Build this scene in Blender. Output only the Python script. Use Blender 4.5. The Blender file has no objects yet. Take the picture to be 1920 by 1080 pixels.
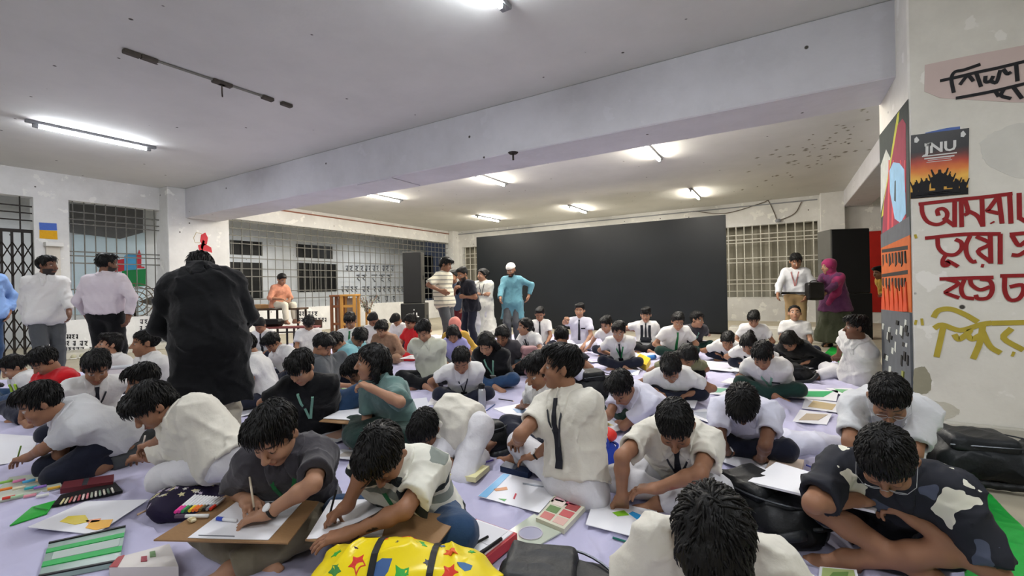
import bpy, bmesh, math, random
import numpy as np
from mathutils import Vector, Matrix

SC = bpy.context.scene
COL = SC.collection
R = math.radians
random.seed(7); rng = np.random.default_rng(7)

# ------------------------------------------------------------------ camera
F_PX, YAW, PITCH, ROLL, EYE = 847.6, R(30.962), R(-0.141), R(1.2228), 1.2
fw = np.array([-math.sin(YAW)*math.cos(PITCH), math.cos(YAW)*math.cos(PITCH), math.sin(PITCH)])
_r = np.array([math.cos(YAW), math.sin(YAW), 0.0]); _u = np.cross(_r, fw)
rt = math.cos(ROLL)*_r - math.sin(ROLL)*_u
up = math.sin(ROLL)*_r + math.cos(ROLL)*_u
CAM = np.array([0.0, 0.0, EYE])
cd = bpy.data.cameras.new('camera'); cam = bpy.data.objects.new('camera', cd); COL.objects.link(cam)
cd.sensor_width = 36.0; cd.lens = F_PX/1920*36; cd.clip_start = 0.05; cd.clip_end = 200
M = Matrix(((rt[0], up[0], -fw[0], 0), (rt[1], up[1], -fw[1], 0), (rt[2], up[2], -fw[2], EYE), (0, 0, 0, 1)))
cam.matrix_world = M
SC.camera = cam

# ------------------------------------------------------------------ world, lamps, exposure
w = bpy.data.worlds.new('night'); SC.world = w; w.use_nodes = True
w.node_tree.nodes['Background'].inputs[0].default_value = (0.02, 0.024, 0.035, 1)
w.node_tree.nodes['Background'].inputs[1].default_value = 1.0
SC.view_settings.view_transform = 'Standard'; SC.view_settings.look = 'None'
SC.view_settings.gamma = 1.0; SC.view_settings.use_curve_mapping = False
SC.view_settings.exposure = 0.45
SC.cycles.max_bounces = 6; SC.cycles.diffuse_bounces = 4
SC.cycles.sample_clamp_indirect = 4.0

# ------------------------------------------------------------------ room measures (metres)
XL, YB, ZC = -12.27, 15.63, 3.64            # left wall, back wall, ceiling
BY1, BY2, ZBM = 5.12, 5.87, 2.96            # beam
PX, PY1, PY2 = 0.872, 4.69, 5.93            # pillar near corner
COLX = -11.86                               # face of the wall column under the beam
YSCR = 11.40

def ray(px, py):
    d = fw + rt*((px-960)/F_PX) - up*((py-540)/F_PX)
    return d                                 # depth 1 along the view axis
def atz(px, py, z=0.0):
    d = ray(px, py); return CAM + d*((z-EYE)/d[2])
def atd(px, py, depth):
    return CAM + ray(px, py)*depth
def atx(px, py, X):
    d = ray(px, py); return CAM + d*(X/d[0])
def aty(px, py, Y):
    d = ray(px, py); return CAM + d*(Y/d[1])
def depth_of(p): return float((np.asarray(p)-CAM) @ fw)
def pix(p):
    v = np.asarray(p)-CAM; t = v@fw
    return 960+F_PX*(v@rt)/t, 540-F_PX*(v@up)/t

TUBES = [((53, 234), (288, 282)), ((870, -25), (945, 18)), ((690, 366), (747, 378)), ((893, 331), (946, 347)),
         ((1207, 273), (1237, 301)), ((1065, 388), (1102, 400)), ((893, 406), (937, 416)), ((1290, 358), (1315, 374))]
# unseen tubes: three added behind the beam for rear light, others outside the frame (over and behind the photographer)
TUBES_XY = [((-4.6, 6.6), (-4.6, 7.8)), ((-1.3, 6.6), (-1.3, 7.8)), ((-8.4, 6.6), (-8.4, 7.8)), ((1.6, 0.9), (1.6, 2.1)), ((-6.6, -1.6), (-6.6, -0.4)), ((0.6, -2.6), (0.6, -1.4)), ((-4.0, -3.6), (-4.0, -2.4))]
TUBE_SEGS = []
for a, b in TUBES:
    A, B = atz(*a, ZC-0.07), atz(*b, ZC-0.07)
    m = (A+B)/2 if a[1] > 0 else B-np.array([0, 0.6, 0]); L = min(max(np.linalg.norm(A-B), 1.15), 1.3)
    TUBE_SEGS.append((m-np.array([0, L/2, 0]), m+np.array([0, L/2, 0])))
for a, b in TUBES_XY:
    TUBE_SEGS.append((np.array([*a, ZC-0.07]), np.array([*b, ZC-0.07])))
LAMP_W = 30.0
for A, B in TUBE_SEGS:
    ld = bpy.data.lights.new('tube_glow', 'AREA'); ld.shape = 'RECTANGLE'; ld.size = 0.05; ld.size_y = 1.15
    far = A[1] > BY2; ld.energy = LAMP_W*(1.35 if far else 1.0); ld.color = (1.0, 0.965, 0.90) if far else (0.95, 0.97, 1.0); ld.spread = R(178)
    lo = bpy.data.objects.new('tube_glow', ld); COL.objects.link(lo)
    lo.location = tuple((A+B)/2 - np.array([0, 0, 0.035]))
# unseen lights added to brighten the veranda outside the left windows
for y in (2.5, 8.0, 13.0):
    ld = bpy.data.lights.new('veranda_fill', 'AREA'); ld.shape = 'RECTANGLE'; ld.size = 0.1; ld.size_y = 1.2
    ld.energy = 30; ld.color = (0.95, 0.97, 1.0)
    lo = bpy.data.objects.new('veranda_fill', ld); COL.objects.link(lo); lo.location = (XL-1.5, y, 3.3)

# ------------------------------------------------------------------ materials
MATS = {}
def _bsdf(name):
    m = bpy.data.materials.new(name); m.use_nodes = True
    nt = m.node_tree; b = nt.nodes['Principled BSDF']
    return m, nt, b
def srgb(c):
    if isinstance(c, str):
        c = c.lstrip('#'); c = [int(c[i:i+2], 16)/255 for i in (0, 2, 4)]
    return tuple(x/12.92 if x <= 0.04045 else ((x+0.055)/1.055)**2.4 for x in c) + (1.0,)
def mat(name, c, rough=0.7, var=0.12, scale=6.0, bump=0.0, bscale=40.0, metal=0.0, spec=0.3, emit=None, trans=0.0, alpha=1.0, stretch=None, sheen=0.0):
    """plain surface: colour with a soft noise variation and a fine bump"""
    if name in MATS: return MATS[name]
    m, nt, b = _bsdf(name); N, L = nt.nodes, nt.links
    c = srgb(c)
    b.inputs['Roughness'].default_value = rough; b.inputs['Metallic'].default_value = metal
    b.inputs['Specular IOR Level'].default_value = spec
    if sheen: b.inputs['Sheen Weight'].default_value = sheen
    tc = N.new('ShaderNodeTexCoord'); co = tc.outputs['Object']
    if stretch:
        mp = N.new('ShaderNodeMapping'); mp.inputs['Scale'].default_value = stretch; L.new(co, mp.inputs[0]); co = mp.outputs[0]
    if var > 0:
        n = N.new('ShaderNodeTexNoise'); n.inputs['Scale'].default_value = scale; n.inputs['Detail'].default_value = 5
        L.new(co, n.inputs['Vector'])
        mx = N.new('ShaderNodeMix'); mx.data_type = 'RGBA'
        mx.inputs[6].default_value = tuple(x*(1-var) for x in c[:3])+(1,)
        mx.inputs[7].default_value = tuple(min(1, x*(1+var)) for x in c[:3])+(1,)
        L.new(n.outputs['Fac'], mx.inputs[0]); L.new(mx.outputs[2], b.inputs['Base Color'])
    else:
        b.inputs['Base Color'].default_value = c
    if bump > 0:
        n2 = N.new('ShaderNodeTexNoise'); n2.inputs['Scale'].default_value = bscale; n2.inputs['Detail'].default_value = 4
        L.new(co, n2.inputs['Vector'])
        bp = N.new('ShaderNodeBump'); bp.inputs['Strength'].default_value = bump; bp.inputs['Distance'].default_value = 0.01
        L.new(n2.outputs['Fac'], bp.inputs['Height']); L.new(bp.outputs[0], b.inputs['Normal'])
    if emit:
        b.inputs['Emission Color'].default_value = srgb(emit[0]); b.inputs['Emission Strength'].default_value = emit[1]
    if trans: b.inputs['Transmission Weight'].default_value = trans
    if alpha < 1: b.inputs['Alpha'].default_value = alpha
    MATS[name] = m
    return m
def ramp(N, pts, interp='LINEAR'):
    r = N.new('ShaderNodeValToRGB'); r.color_ramp.interpolation = interp
    e = r.color_ramp.elements
    while len(e) < len(pts): e.new(0.5)
    for k, (p, c) in enumerate(pts): e[k].position = p; e[k].color = c if len(c) == 4 else srgb(c)
    return r
def plaster(name, base, stain, amount=0.5, spots=True, scale=1.3, bump=0.25, peel=None):
    """old painted plaster: broad dirt, small chips and an uneven skin"""
    m, nt, b = _bsdf(name); N, L = nt.nodes, nt.links
    b.inputs['Roughness'].default_value = 0.85; b.inputs['Specular IOR Level'].default_value = 0.2
    g = N.new('ShaderNodeNewGeometry'); co = g.outputs['Position']
    n = N.new('ShaderNodeTexNoise'); n.inputs['Scale'].default_value = scale; n.inputs['Detail'].default_value = 8; n.inputs['Roughness'].default_value = 0.65
    L.new(co, n.inputs['Vector'])
    r = ramp(N, [(0.40, srgb(base)), (0.40+0.45, tuple(a*(1-amount)+s*amount for a, s in zip(srgb(base), srgb(stain))))])
    L.new(n.outputs['Fac'], r.inputs[0]); col = r.outputs[0]
    if peel:
        n4 = N.new('ShaderNodeTexNoise'); n4.inputs['Scale'].default_value = 4.5; n4.inputs['Detail'].default_value = 6
        L.new(co, n4.inputs['Vector'])
        r4 = ramp(N, [(0.62, (0, 0, 0, 1)), (0.64, (1, 1, 1, 1))]); L.new(n4.outputs['Fac'], r4.inputs[0])
        mx = N.new('ShaderNodeMix'); mx.data_type = 'RGBA'; mx.inputs[7].default_value = srgb(peel)
        L.new(r4.outputs[0], mx.inputs[0]); L.new(col, mx.inputs[6]); col = mx.outputs[2]
    if spots:
        v = N.new('ShaderNodeTexVoronoi'); v.inputs['Scale'].default_value = 2.6; L.new(co, v.inputs['Vector'])
        rv = ramp(N, [(0.035, (1, 1, 1, 1)), (0.055, (0, 0, 0, 1))]); L.new(v.outputs['Distance'], rv.inputs[0])
        mx = N.new('ShaderNodeMix'); mx.data_type = 'RGBA'; mx.inputs[7].default_value = srgb('#4a4742')
        L.new(rv.outputs[0], mx.inputs[0]); L.new(col, mx.inputs[6]); col = mx.outputs[2]
    L.new(col, b.inputs['Base Color'])
    n2 = N.new('ShaderNodeTexNoise'); n2.inputs['Scale'].default_value = 9; n2.inputs['Detail'].default_value = 8; L.new(co, n2.inputs['Vector'])
    bp = N.new('ShaderNodeBump'); bp.inputs['Strength'].default_value = bump; bp.inputs['Distance'].default_value = 0.02
    L.new(n2.outputs['Fac'], bp.inputs['Height']); L.new(bp.outputs[0], b.inputs['Normal'])
    MATS[name] = m; return m

# ------------------------------------------------------------------ objects and tags
def tag(o, label=None, cat=None, group=None, kind=None):
    if label: o['label'] = label
    if cat: o['category'] = cat
    if group: o['group'] = group
    if kind: o['kind'] = kind
    return o
def link(o, parent=None):
    COL.objects.link(o)
    if parent is not None: o.parent = parent
    return o
def empty(name, loc, rz=0.0):
    o = bpy.data.objects.new(name, None); o.empty_display_size = 0.1
    o.location = tuple(float(x) for x in loc); o.rotation_euler = (0, 0, rz); COL.objects.link(o); return o
def add_mesh(name, V, Fc, m, parent=None, smooth=False, loc=None):
    me = bpy.data.meshes.new(name); me.from_pydata([tuple(map(float, v)) for v in V], [], [tuple(int(i) for i in f) for f in Fc]); me.update()
    if m is not None:
        for mm in (m if isinstance(m, (list, tuple)) else [m]): me.materials.append(mm)
    if smooth: me.polygons.foreach_set('use_smooth', np.ones(len(me.polygons), bool))
    o = bpy.data.objects.new(name, me)
    if loc is not None: o.location = tuple(float(x) for x in loc)
    return link(o, parent)
class MB:
    """collects boxes, bars, tubes and sheets into one mesh"""
    def __init__(s): s.V = []; s.F = []; s.mi = []; s.k = 0
    def _add(s, v, f):
        o = len(s.V); s.V += [tuple(map(float, x)) for x in v]; s.F += [tuple(i+o for i in q) for q in f]; s.mi += [s.k]*len(f); return s
    def box(s, a, b, bev=0.0, rot=None, piv=None):
        a = np.minimum(a, b).astype(float) if False else np.array([min(x, y) for x, y in zip(a, b)], float); b = np.array([max(x, y) for x, y in zip(a, b)], float)
        return s._box(a, b, bev, rot, piv)
    def _box(s, a, b, bev, rot, piv):
        if bev <= 0:
            v = [(x, y, z) for z in (a[2], b[2]) for y in (a[1], b[1]) for x in (a[0], b[0])]
            f = [(0, 2, 3, 1), (4, 5, 7, 6), (0, 1, 5, 4), (2, 6, 7, 3), (0, 4, 6, 2), (1, 3, 7, 5)]
        else:
            bev = min(bev, *((b-a)*0.49)); v = []
            for sx, sy, sz in [(i & 1, i >> 1 & 1, i >> 2 & 1) for i in range(8)]:
                c = np.array([b[0] if sx else a[0], b[1] if sy else a[1], b[2] if sz else a[2]])
                d = np.array([-1 if sx else 1, -1 if sy else 1, -1 if sz else 1])*bev
                v += [c+d*(0, 1, 1), c+d*(1, 0, 1), c+d*(1, 1, 0)]
            I = lambda i, ax: i*3+ax
            f = []
            for ax, o1, o2 in ((0, 2, 4), (1, 4, 1), (2, 1, 2)):
                bit = 1 << ax
                for side in (0, bit):
                    q = [side, side | o1, side | o1 | o2, side | o2]; q = [I(i, ax) for i in q]
                    f.append(q if side else q[::-1])
            for i in range(8):
                t = [I(i, 0), I(i, 1), I(i, 2)]; f.append(t if bin(i).count('1') % 2 else t[::-1])
            for ax in range(3):
                o1, o2 = [1 << k for k in range(3) if k != ax]; A1, A2 = [k for k in range(3) if k != ax]
                for c1 in (0, o1):
                    for c2 in (0, o2):
                        lo = c1 | c2; hi = lo | (1 << ax)
                        f.append([I(lo, A1), I(hi, A1), I(hi, A2), I(lo, A2)])
        if rot is not None:
            pv = np.array(piv if piv is not None else (a+b)/2, float)
            v = [np.array(rot) @ (np.array(q)-pv) + pv for q in v]
        return s._add(v, f)
    def tube(s, pts, r, n=6, cap=True, close=False):
        pts = [np.array(p, float) for p in pts]; m = len(pts); rs = r if hasattr(r, '__len__') else [r]*m
        v = []; prev = None
        for i, p in enumerate(pts):
            t = (pts[(i+1) % m]-pts[i-1]) if close else pts[min(i+1, m-1)]-pts[max(i-1, 0)]
            t = t/(np.linalg.norm(t)+1e-9)
            if prev is None:
                a = np.array([0, 0, 1.]) if abs(t[2]) < 0.9 else np.array([1., 0, 0])
                u = np.cross(t, a)
            else: u = prev - t*(prev@t)
            u /= np.linalg.norm(u)+1e-9; prev = u; q = np.cross(t, u)
            v += [p+rs[i]*(u*math.cos(2*math.pi*k/n)+q*math.sin(2*math.pi*k/n)) for k in range(n)]
        f = []
        for i in range(m if close else m-1):
            j = (i+1) % m
            for k in range(n):
                f.append((i*n+k, i*n+(k+1) % n, j*n+(k+1) % n, j*n+k))
        if cap and not close: f += [tuple(range(n))[::-1], tuple((m-1)*n+k for k in range(n))]
        return s._add(v, f)
    def lathe(s, prof, c=(0, 0, 0), n=20, ax=None):
        c = np.array(c, float); v = []; f = []
        A = np.eye(3) if ax is None else np.array(ax)
        for r_, z in prof:
            v += [c + A @ np.array([r_*math.cos(2*math.pi*k/n), r_*math.sin(2*math.pi*k/n), z]) for k in range(n)]
        for i in range(len(prof)-1):
            for k in range(n): f.append((i*n+k, i*n+(k+1) % n, (i+1)*n+(k+1) % n, (i+1)*n+k))
        f += [tuple(range(n))[::-1], tuple((len(prof)-1)*n+k for k in range(n))]
        return s._add(v, f)
    def prism(s, pts, off):
        """extrudes a flat polygon (list of 3d points) by the vector off"""
        pts = [np.array(p, float) for p in pts]; n = len(pts); off = np.array(off, float)
        v = pts+[p+off for p in pts]
        f = [tuple(range(n))[::-1], tuple(range(n, 2*n))]+[(i, (i+1) % n, n+(i+1) % n, n+i) for i in range(n)]
        return s._add(v, f)
    def slab(s, corners, th):
        """thin board from 4 upper corners"""
        c = [np.array(p, float) for p in corners]; nrm = np.cross(c[1]-c[0], c[3]-c[0]); nrm /= np.linalg.norm(nrm)
        if nrm[2] < 0: nrm = -nrm; 
        return s.prism(c, -nrm*th)
    def build(s, name, m, parent=None, smooth=False, loc=None):
        V = s.V
        if loc is not None: l = np.array(loc, float); V = [np.array(v)-l for v in V]
        o = add_mesh(name, V, s.F, m, parent, smooth, loc)
        if any(s.mi): o.data.polygons.foreach_set('material_index', np.array(s.mi, np.int32))
        bm = bmesh.new(); bm.from_mesh(o.data); bmesh.ops.recalc_face_normals(bm, faces=bm.faces); bm.to_mesh(o.data); bm.free()
        if smooth: o.data.polygons.foreach_set('use_smooth', np.ones(len(o.data.polygons), bool))
        return o
def setmi(mb, k): mb.k = k
def curve_pts(ctrl, n=8):
    """Catmull-Rom through the control points"""
    P = [np.array(p, float) for p in ctrl]; P = [2*P[0]-P[1]]+P+[2*P[-1]-P[-2]]; out = []
    for i in range(1, len(P)-2):
        for k in range(n):
            t = k/n; a, b, c, d = P[i-1:i+3]
            out.append(0.5*((2*b)+(c-a)*t+(2*a-5*b+4*c-d)*t*t+(3*b-a-3*c+d)*t**3))
    out.append(P[-2]); return out
def to_local(o, root):
    return o
# ------------------------------------------------------------------ smooth solid modelling: signed distances + surface nets
def nrm(v): v = np.asarray(v, float); return v/(np.linalg.norm(v)+1e-9)
class Solid:
    """a union of rounded limbs and ellipsoids, blended, cut and hollowed, then skinned"""
    def __init__(s): s.p = []
    def cone(s, a, b, ra, rb, k=0.02, cut=None, op='u'):
        s.p.append(('c', np.array(a, float), np.array(b, float), float(ra), float(rb), k, cut, op)); return s
    def chain(s, pts, rs, k=0.02):
        for i in range(len(pts)-1): s.cone(pts[i], pts[i+1], rs[i], rs[i+1], k)
        return s
    def ell(s, c, r, A=None, k=0.02, cut=None, op='u'):
        s.p.append(('e', np.array(c, float), np.array(r, float), np.eye(3) if A is None else np.array(A, float), 0, k, cut, op)); return s
    def box(s, c, hsz, rad, A=None, k=0.01, cut=None, op='u'):
        s.p.append(('b', np.array(c, float), np.array(hsz, float), np.eye(3) if A is None else np.array(A, float), rad, k, cut, op)); return s
    def bounds(s):
        lo, hi = [], []
        for q in s.p:
            if q[7] != 'u': continue
            if q[0] == 'c':
                lo += [q[1]-q[3], q[2]-q[4]]; hi += [q[1]+q[3], q[2]+q[4]]
            elif q[0] == 'e':
                e = np.sqrt(((q[3]*q[2])**2).sum(1)); lo.append(q[1]-e); hi.append(q[1]+e)
            else:
                e = np.abs(q[3]) @ q[2] + q[4]; lo.append(q[1]-e); hi.append(q[1]+e)
        return np.min(lo, 0), np.max(hi, 0)
    def ev(s, P, far=0.10):
        """signed distance at points P, which come sorted by x"""
        D = np.full(len(P), far, np.float32); px_ = P[:, 0]; one = len(P) == 1
        for q in s.p:
            t = q[0]; k = q[5]; m = far
            if t == 'c': lo = np.minimum(q[1]-q[3], q[2]-q[4])-m; hi = np.maximum(q[1]+q[3], q[2]+q[4])+m
            elif t == 'e': e = np.sqrt(((q[3]*q[2])**2).sum(1))+m; lo = q[1]-e; hi = q[1]+e
            else: e = np.abs(q[3]) @ q[2] + q[4]+m; lo = q[1]-e; hi = q[1]+e
            i0, i1 = (0, 1) if one else np.searchsorted(px_, (lo[0], hi[0]))
            if i1 <= i0: continue
            W = P[i0:i1]; ok = (W[:, 1] > lo[1]) & (W[:, 1] < hi[1]) & (W[:, 2] > lo[2]) & (W[:, 2] < hi[2])
            if one: ok &= (W[:, 0] > lo[0]) & (W[:, 0] < hi[0])
            idx = np.nonzero(ok)[0]+i0
            if not len(idx): continue
            X = P[idx]
            if t == 'c':
                ba = q[2]-q[1]; L2 = ba@ba+1e-12
                h = np.clip(((X-q[1])@ba)/L2, 0, 1)
                d = np.linalg.norm(X-q[1]-h[:, None]*ba, axis=1)-(q[3]+(q[4]-q[3])*h)
            elif t == 'e':
                Y = (X-q[1])@q[3]; a = np.linalg.norm(Y/q[2], axis=1); b2 = np.linalg.norm(Y/(q[2]*q[2]), axis=1)+1e-9
                d = a*(a-1)/b2
            else:
                Y = np.abs((X-q[1])@q[3])-q[2]
                d = np.linalg.norm(np.maximum(Y, 0), axis=1)+np.minimum(Y.max(1), 0)-q[4]
            if q[6] is not None:
                for c0, n0 in (q[6] if isinstance(q[6], list) else [q[6]]): d = np.maximum(d, (X-c0)@n0)
            if q[7] == 'u':
                o = D[idx]; hh = np.maximum(k-np.abs(o-d), 0)/max(k, 1e-6)
                D[idx] = np.minimum(o, d)-hh*hh*k*0.25
            else:
                o = D[idx]; d = -d; hh = np.maximum(k-np.abs(o-d), 0)/max(k, 1e-6)
                D[idx] = np.maximum(o, d)+hh*hh*k*0.25
        return D
    def mesh(s, h, disp=None, inter=None, window=None):
        lo, hi = s.bounds() if window is None else window
        lo = lo-3*h; hi = hi+3*h
        B = 4; nb = np.maximum(np.ceil((hi-lo)/(h*B)).astype(int), 1)
        g = [lo[a]+h*B*(np.arange(nb[a])+0.5) for a in range(3)]
        C = np.stack(np.meshgrid(*g, indexing='ij'), -1).reshape(-1, 3)
        dc = s.ev(C, h*B*1.15+0.02).reshape(nb)
        keep = np.abs(dc) < h*B*1.15+0.012
        n = nb*B+1
        D = np.repeat(np.repeat(np.repeat(np.where(dc < 0, -1, 1).astype(np.float32), B, 0), B, 1), B, 2)
        D = np.pad(D, ((0, 1),)*3, mode='edge')
        kv = np.zeros(n, bool); K = np.repeat(np.repeat(np.repeat(keep, B, 0), B, 1), B, 2)
        for a in (0, 1):
            for b in (0, 1):
                for c in (0, 1): kv[a:n[0]-1+a, b:n[1]-1+b, c:n[2]-1+c] |= K
        I = np.argwhere(kv); P = lo+I*h
        d = s.ev(P, 0.034)
        if disp is not None: d = d+disp(P)
        if inter is not None: d = np.maximum(d, inter(P)).astype(np.float32)
        D[kv] = d
        S = D < 0
        T = (S[:-1, :-1, :-1].astype(np.int8)+S[1:, :-1, :-1]+S[:-1, 1:, :-1]+S[1:, 1:, :-1]+S[:-1, :-1, 1:]+S[1:, :-1, 1:]+S[:-1, 1:, 1:]+S[1:, 1:, 1:])
        act = np.argwhere((T > 0) & (T < 8))
        if len(act) == 0: return np.zeros((0, 3)), np.zeros((0, 4), int)
        vid = np.full(T.shape, -1, np.int32); vid[tuple(act.T)] = np.arange(len(act))
        off = np.array([(i & 1, i >> 1 & 1, i >> 2 & 1) for i in range(8)])
        cd_ = np.stack([D[tuple((act+o).T)] for o in off], 1)
        acc = np.zeros((len(act), 3)); cnt = np.zeros(len(act))
        for i in range(8):
            for b in (1, 2, 4):
                j = i | b
                if j == i: continue
                a0, a1 = cd_[:, i], cd_[:, j]; mk = (a0 < 0) != (a1 < 0)
                t = np.where(mk, a0/(a0-a1+1e-12*(a0 == a1)), 0)
                acc += np.where(mk[:, None], off[i]+t[:, None]*(off[j]-off[i]), 0); cnt += mk
        V = lo+(act+acc/cnt[:, None])*h
        Fs = []
        for ax in range(3):
            o1, o2 = [(1, 2), (2, 0), (0, 1)][ax]
            s0 = [slice(None)]*3; s1 = [slice(None)]*3; s0[ax] = slice(None, -1); s1[ax] = slice(1, None)
            A, Bq = S[tuple(s0)], S[tuple(s1)]
            E = np.argwhere(A != Bq)
            ok = (E[:, o1] > 0) & (E[:, o2] > 0) & (E[:, o1] < T.shape[o1]) & (E[:, o2] < T.shape[o2]); E = E[ok]
            if not len(E): continue
            e1 = np.zeros(3, int); e1[o1] = 1; e2 = np.zeros(3, int); e2[o2] = 1
            q = np.stack([vid[tuple(x.T)] for x in (E-e1-e2, E-e2, E, E-e1)], 1)
            fl = ~A[tuple(E.T)]; q[fl] = q[fl][:, ::-1]
            Fs.append(q[(q >= 0).all(1)])
        return V, np.concatenate(Fs)

def raw_mesh(name, V, Fq, m, parent=None, loc=None, colors=None):
    """quick mesh from numpy quads, smooth shaded"""
    me = bpy.data.meshes.new(name); nv, nf = len(V), len(Fq)
    if loc is not None: V = V-np.asarray(loc)
    me.vertices.add(nv); me.vertices.foreach_set('co', V.astype(np.float32).ravel())
    me.loops.add(nf*4); me.loops.foreach_set('vertex_index', Fq.astype(np.int32).ravel())
    me.polygons.add(nf); me.polygons.foreach_set('loop_start', np.arange(0, nf*4, 4, dtype=np.int32))
    me.polygons.foreach_set('use_smooth', np.ones(nf, bool))
    me.update(calc_edges=True); me.validate()
    me.materials.append(m)
    if colors is not None:
        a = me.color_attributes.new('tint', 'FLOAT_COLOR', 'POINT'); a.data.foreach_set('color', colors.astype(np.float32).ravel())
    o = bpy.data.objects.new(name, me)
    if loc is not None and parent is None: o.location = tuple(float(x) for x in loc)
    return link(o, parent)
def folds(P, f, seed=0):
    """soft creases: 0..1, near 1 along thin lines"""
    n = noise3(P, f, seed)
    return (1-np.minimum(np.abs(n)*2.2, 1))**2
def noise3(P, f, seed=0):
    """cheap smooth pseudo noise, about -1..1"""
    a = seed*1.7
    x, y, z = (P*f).T
    return (np.sin(x*1.0+1.3*np.sin(y*0.9+a)+a)+np.sin(y*1.1+1.2*np.sin(z*1.05+a*2)+2*a)+np.sin(z*0.95+1.4*np.sin(x*1.1+a)+3*a))/3
# ------------------------------------------------------------------ people
fwh = nrm([fw[0], fw[1], 0]); rth = nrm([rt[0], rt[1], 0]); ZZ = np.array([0, 0, 1.0])
def heading(deg, P):
    """0 looks at the photographer, 90 across the view to the right, -90 to the left, 180 away"""
    a = nrm([P[0], P[1], 0]); b = np.array([a[1], -a[0], 0])
    return -a*math.cos(R(deg)) + b*math.sin(R(deg))
def cloth(name, c, bump=0.5, var=0.05, rough=0.85, bscale=22, scale=5):
    return mat(name, c, rough=rough, var=var, scale=scale, bump=bump, bscale=bscale, spec=0.15, sheen=0.15)
def skin_mat():
    if 'skin' in MATS: return MATS['skin']
    m, nt, b = _bsdf('skin'); N, L = nt.nodes, nt.links
    a = N.new('ShaderNodeAttribute'); a.attribute_name = 'tint'
    n = N.new('ShaderNodeTexNoise'); n.inputs['Scale'].default_value = 14; n.inputs['Detail'].default_value = 3
    tc = N.new('ShaderNodeTexCoord'); L.new(tc.outputs['Object'], n.inputs['Vector'])
    mr = N.new('ShaderNodeMapRange'); mr.inputs['To Min'].default_value = 0.86; mr.inputs['To Max'].default_value = 1.12; L.new(n.outputs['Fac'], mr.inputs[0])
    mx = N.new('ShaderNodeMix'); mx.data_type = 'RGBA'; mx.blend_type = 'MULTIPLY'; mx.inputs[0].default_value = 1.0
    L.new(a.outputs['Color'], mx.inputs[6]); L.new(mr.outputs[0], mx.inputs[7]); L.new(mx.outputs[2], b.inputs['Base Color'])
    b.inputs['Roughness'].default_value = 0.55; b.inputs['Specular IOR Level'].default_value = 0.35
    MATS['skin'] = m; return m
def hair_mat():
    return mat('black_hair', '#0a0908', rough=0.5, var=0.35, scale=30, bump=0.7, bscale=70, spec=0.22, stretch=(1, 1, 0.25))
FACE_DETAIL = []
def ik(a, t, l1, l2, pole):
    v = t-a; d = np.linalg.norm(v); d = min(max(d, abs(l1-l2)+0.02), (l1+l2)*0.995); n = nrm(v)
    x = (l1*l1-l2*l2+d*d)/(2*d); y = math.sqrt(max(l1*l1-x*x, 0))
    p = pole-n*(pole@n); p = nrm(p)
    return a+n*x+p*y, a+n*d
def rot(v, axis, ang):
    axis = nrm(axis); c, s = math.cos(ang), math.sin(ang)
    return v*c+np.cross(axis, v)*s+axis*(axis@v)*(1-c)
def build_hand(S, wrist, d, n, side, sc, curl, fat=0.0, pinch=False):
    """palm, four fingers of unequal length with two knuckle bends each, and a thumb from the palm's side"""
    d = nrm(d); n = nrm(n-d*(n@d)); t = nrm(np.cross(d, n))*side        # t points to the thumb
    A = np.stack([t, d, n], 1); s = sc
    S.cone(wrist-d*0.02*s, wrist+d*0.02*s, 0.024*s, 0.027*s, 0.02)
    S.box(wrist+d*0.048*s, np.array([0.028, 0.036, 0.004])*s, 0.010*s, A, 0.018)
    lens = ((0.036, 0.024, 0.019), (0.041, 0.027, 0.021), (0.038, 0.025, 0.020), (0.030, 0.019, 0.018))
    for i, ln in enumerate(lens):
        x = (0.029, 0.010, -0.010, -0.029)[i]; b = wrist+t*x*s+d*(0.084-0.004*abs(i-1))*s
        spread = (0.10, 0.02, -0.06, -0.16)[i]; dd = nrm(d+t*spread); c = curl*(0.75+0.12*i); ang = c*0.6
        ra = (0.0092, 0.0095, 0.0090, 0.0080)[i]*s+fat
        p = b-d*0.02*s
        for j, l in enumerate(ln):
            q = p+(dd*math.cos(ang)+n*math.sin(ang))*(l*s+(0.02*s if j == 0 else 0))
            S.cone(p, q, ra*(1-0.07*j), ra*(0.93-0.07*j), 0.006); p = q; ang += c*(0.95 if j == 0 else 0.7)
    b = wrist+t*0.024*s+d*0.018*s; q = b+(t*0.62+d*0.72+n*(0.15+0.3*curl))*0.042*s
    S.cone(b, q, 0.0145*s+fat, 0.0115*s+fat, 0.012)
    e = q+(t*(0.25-0.45*min(curl, 1))+d*0.85+n*0.25*curl)*0.032*s; S.cone(q, e, 0.0108*s+fat, 0.0095*s+fat, 0.006)
    g = e+(t*(0.0-0.5*min(curl, 1))+d*0.85+n*0.3*curl)*0.022*s; S.cone(e, g, 0.0095*s+fat, 0.0078*s+fat, 0.006)
    return wrist+d*0.10*s+n*0.02*s
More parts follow.
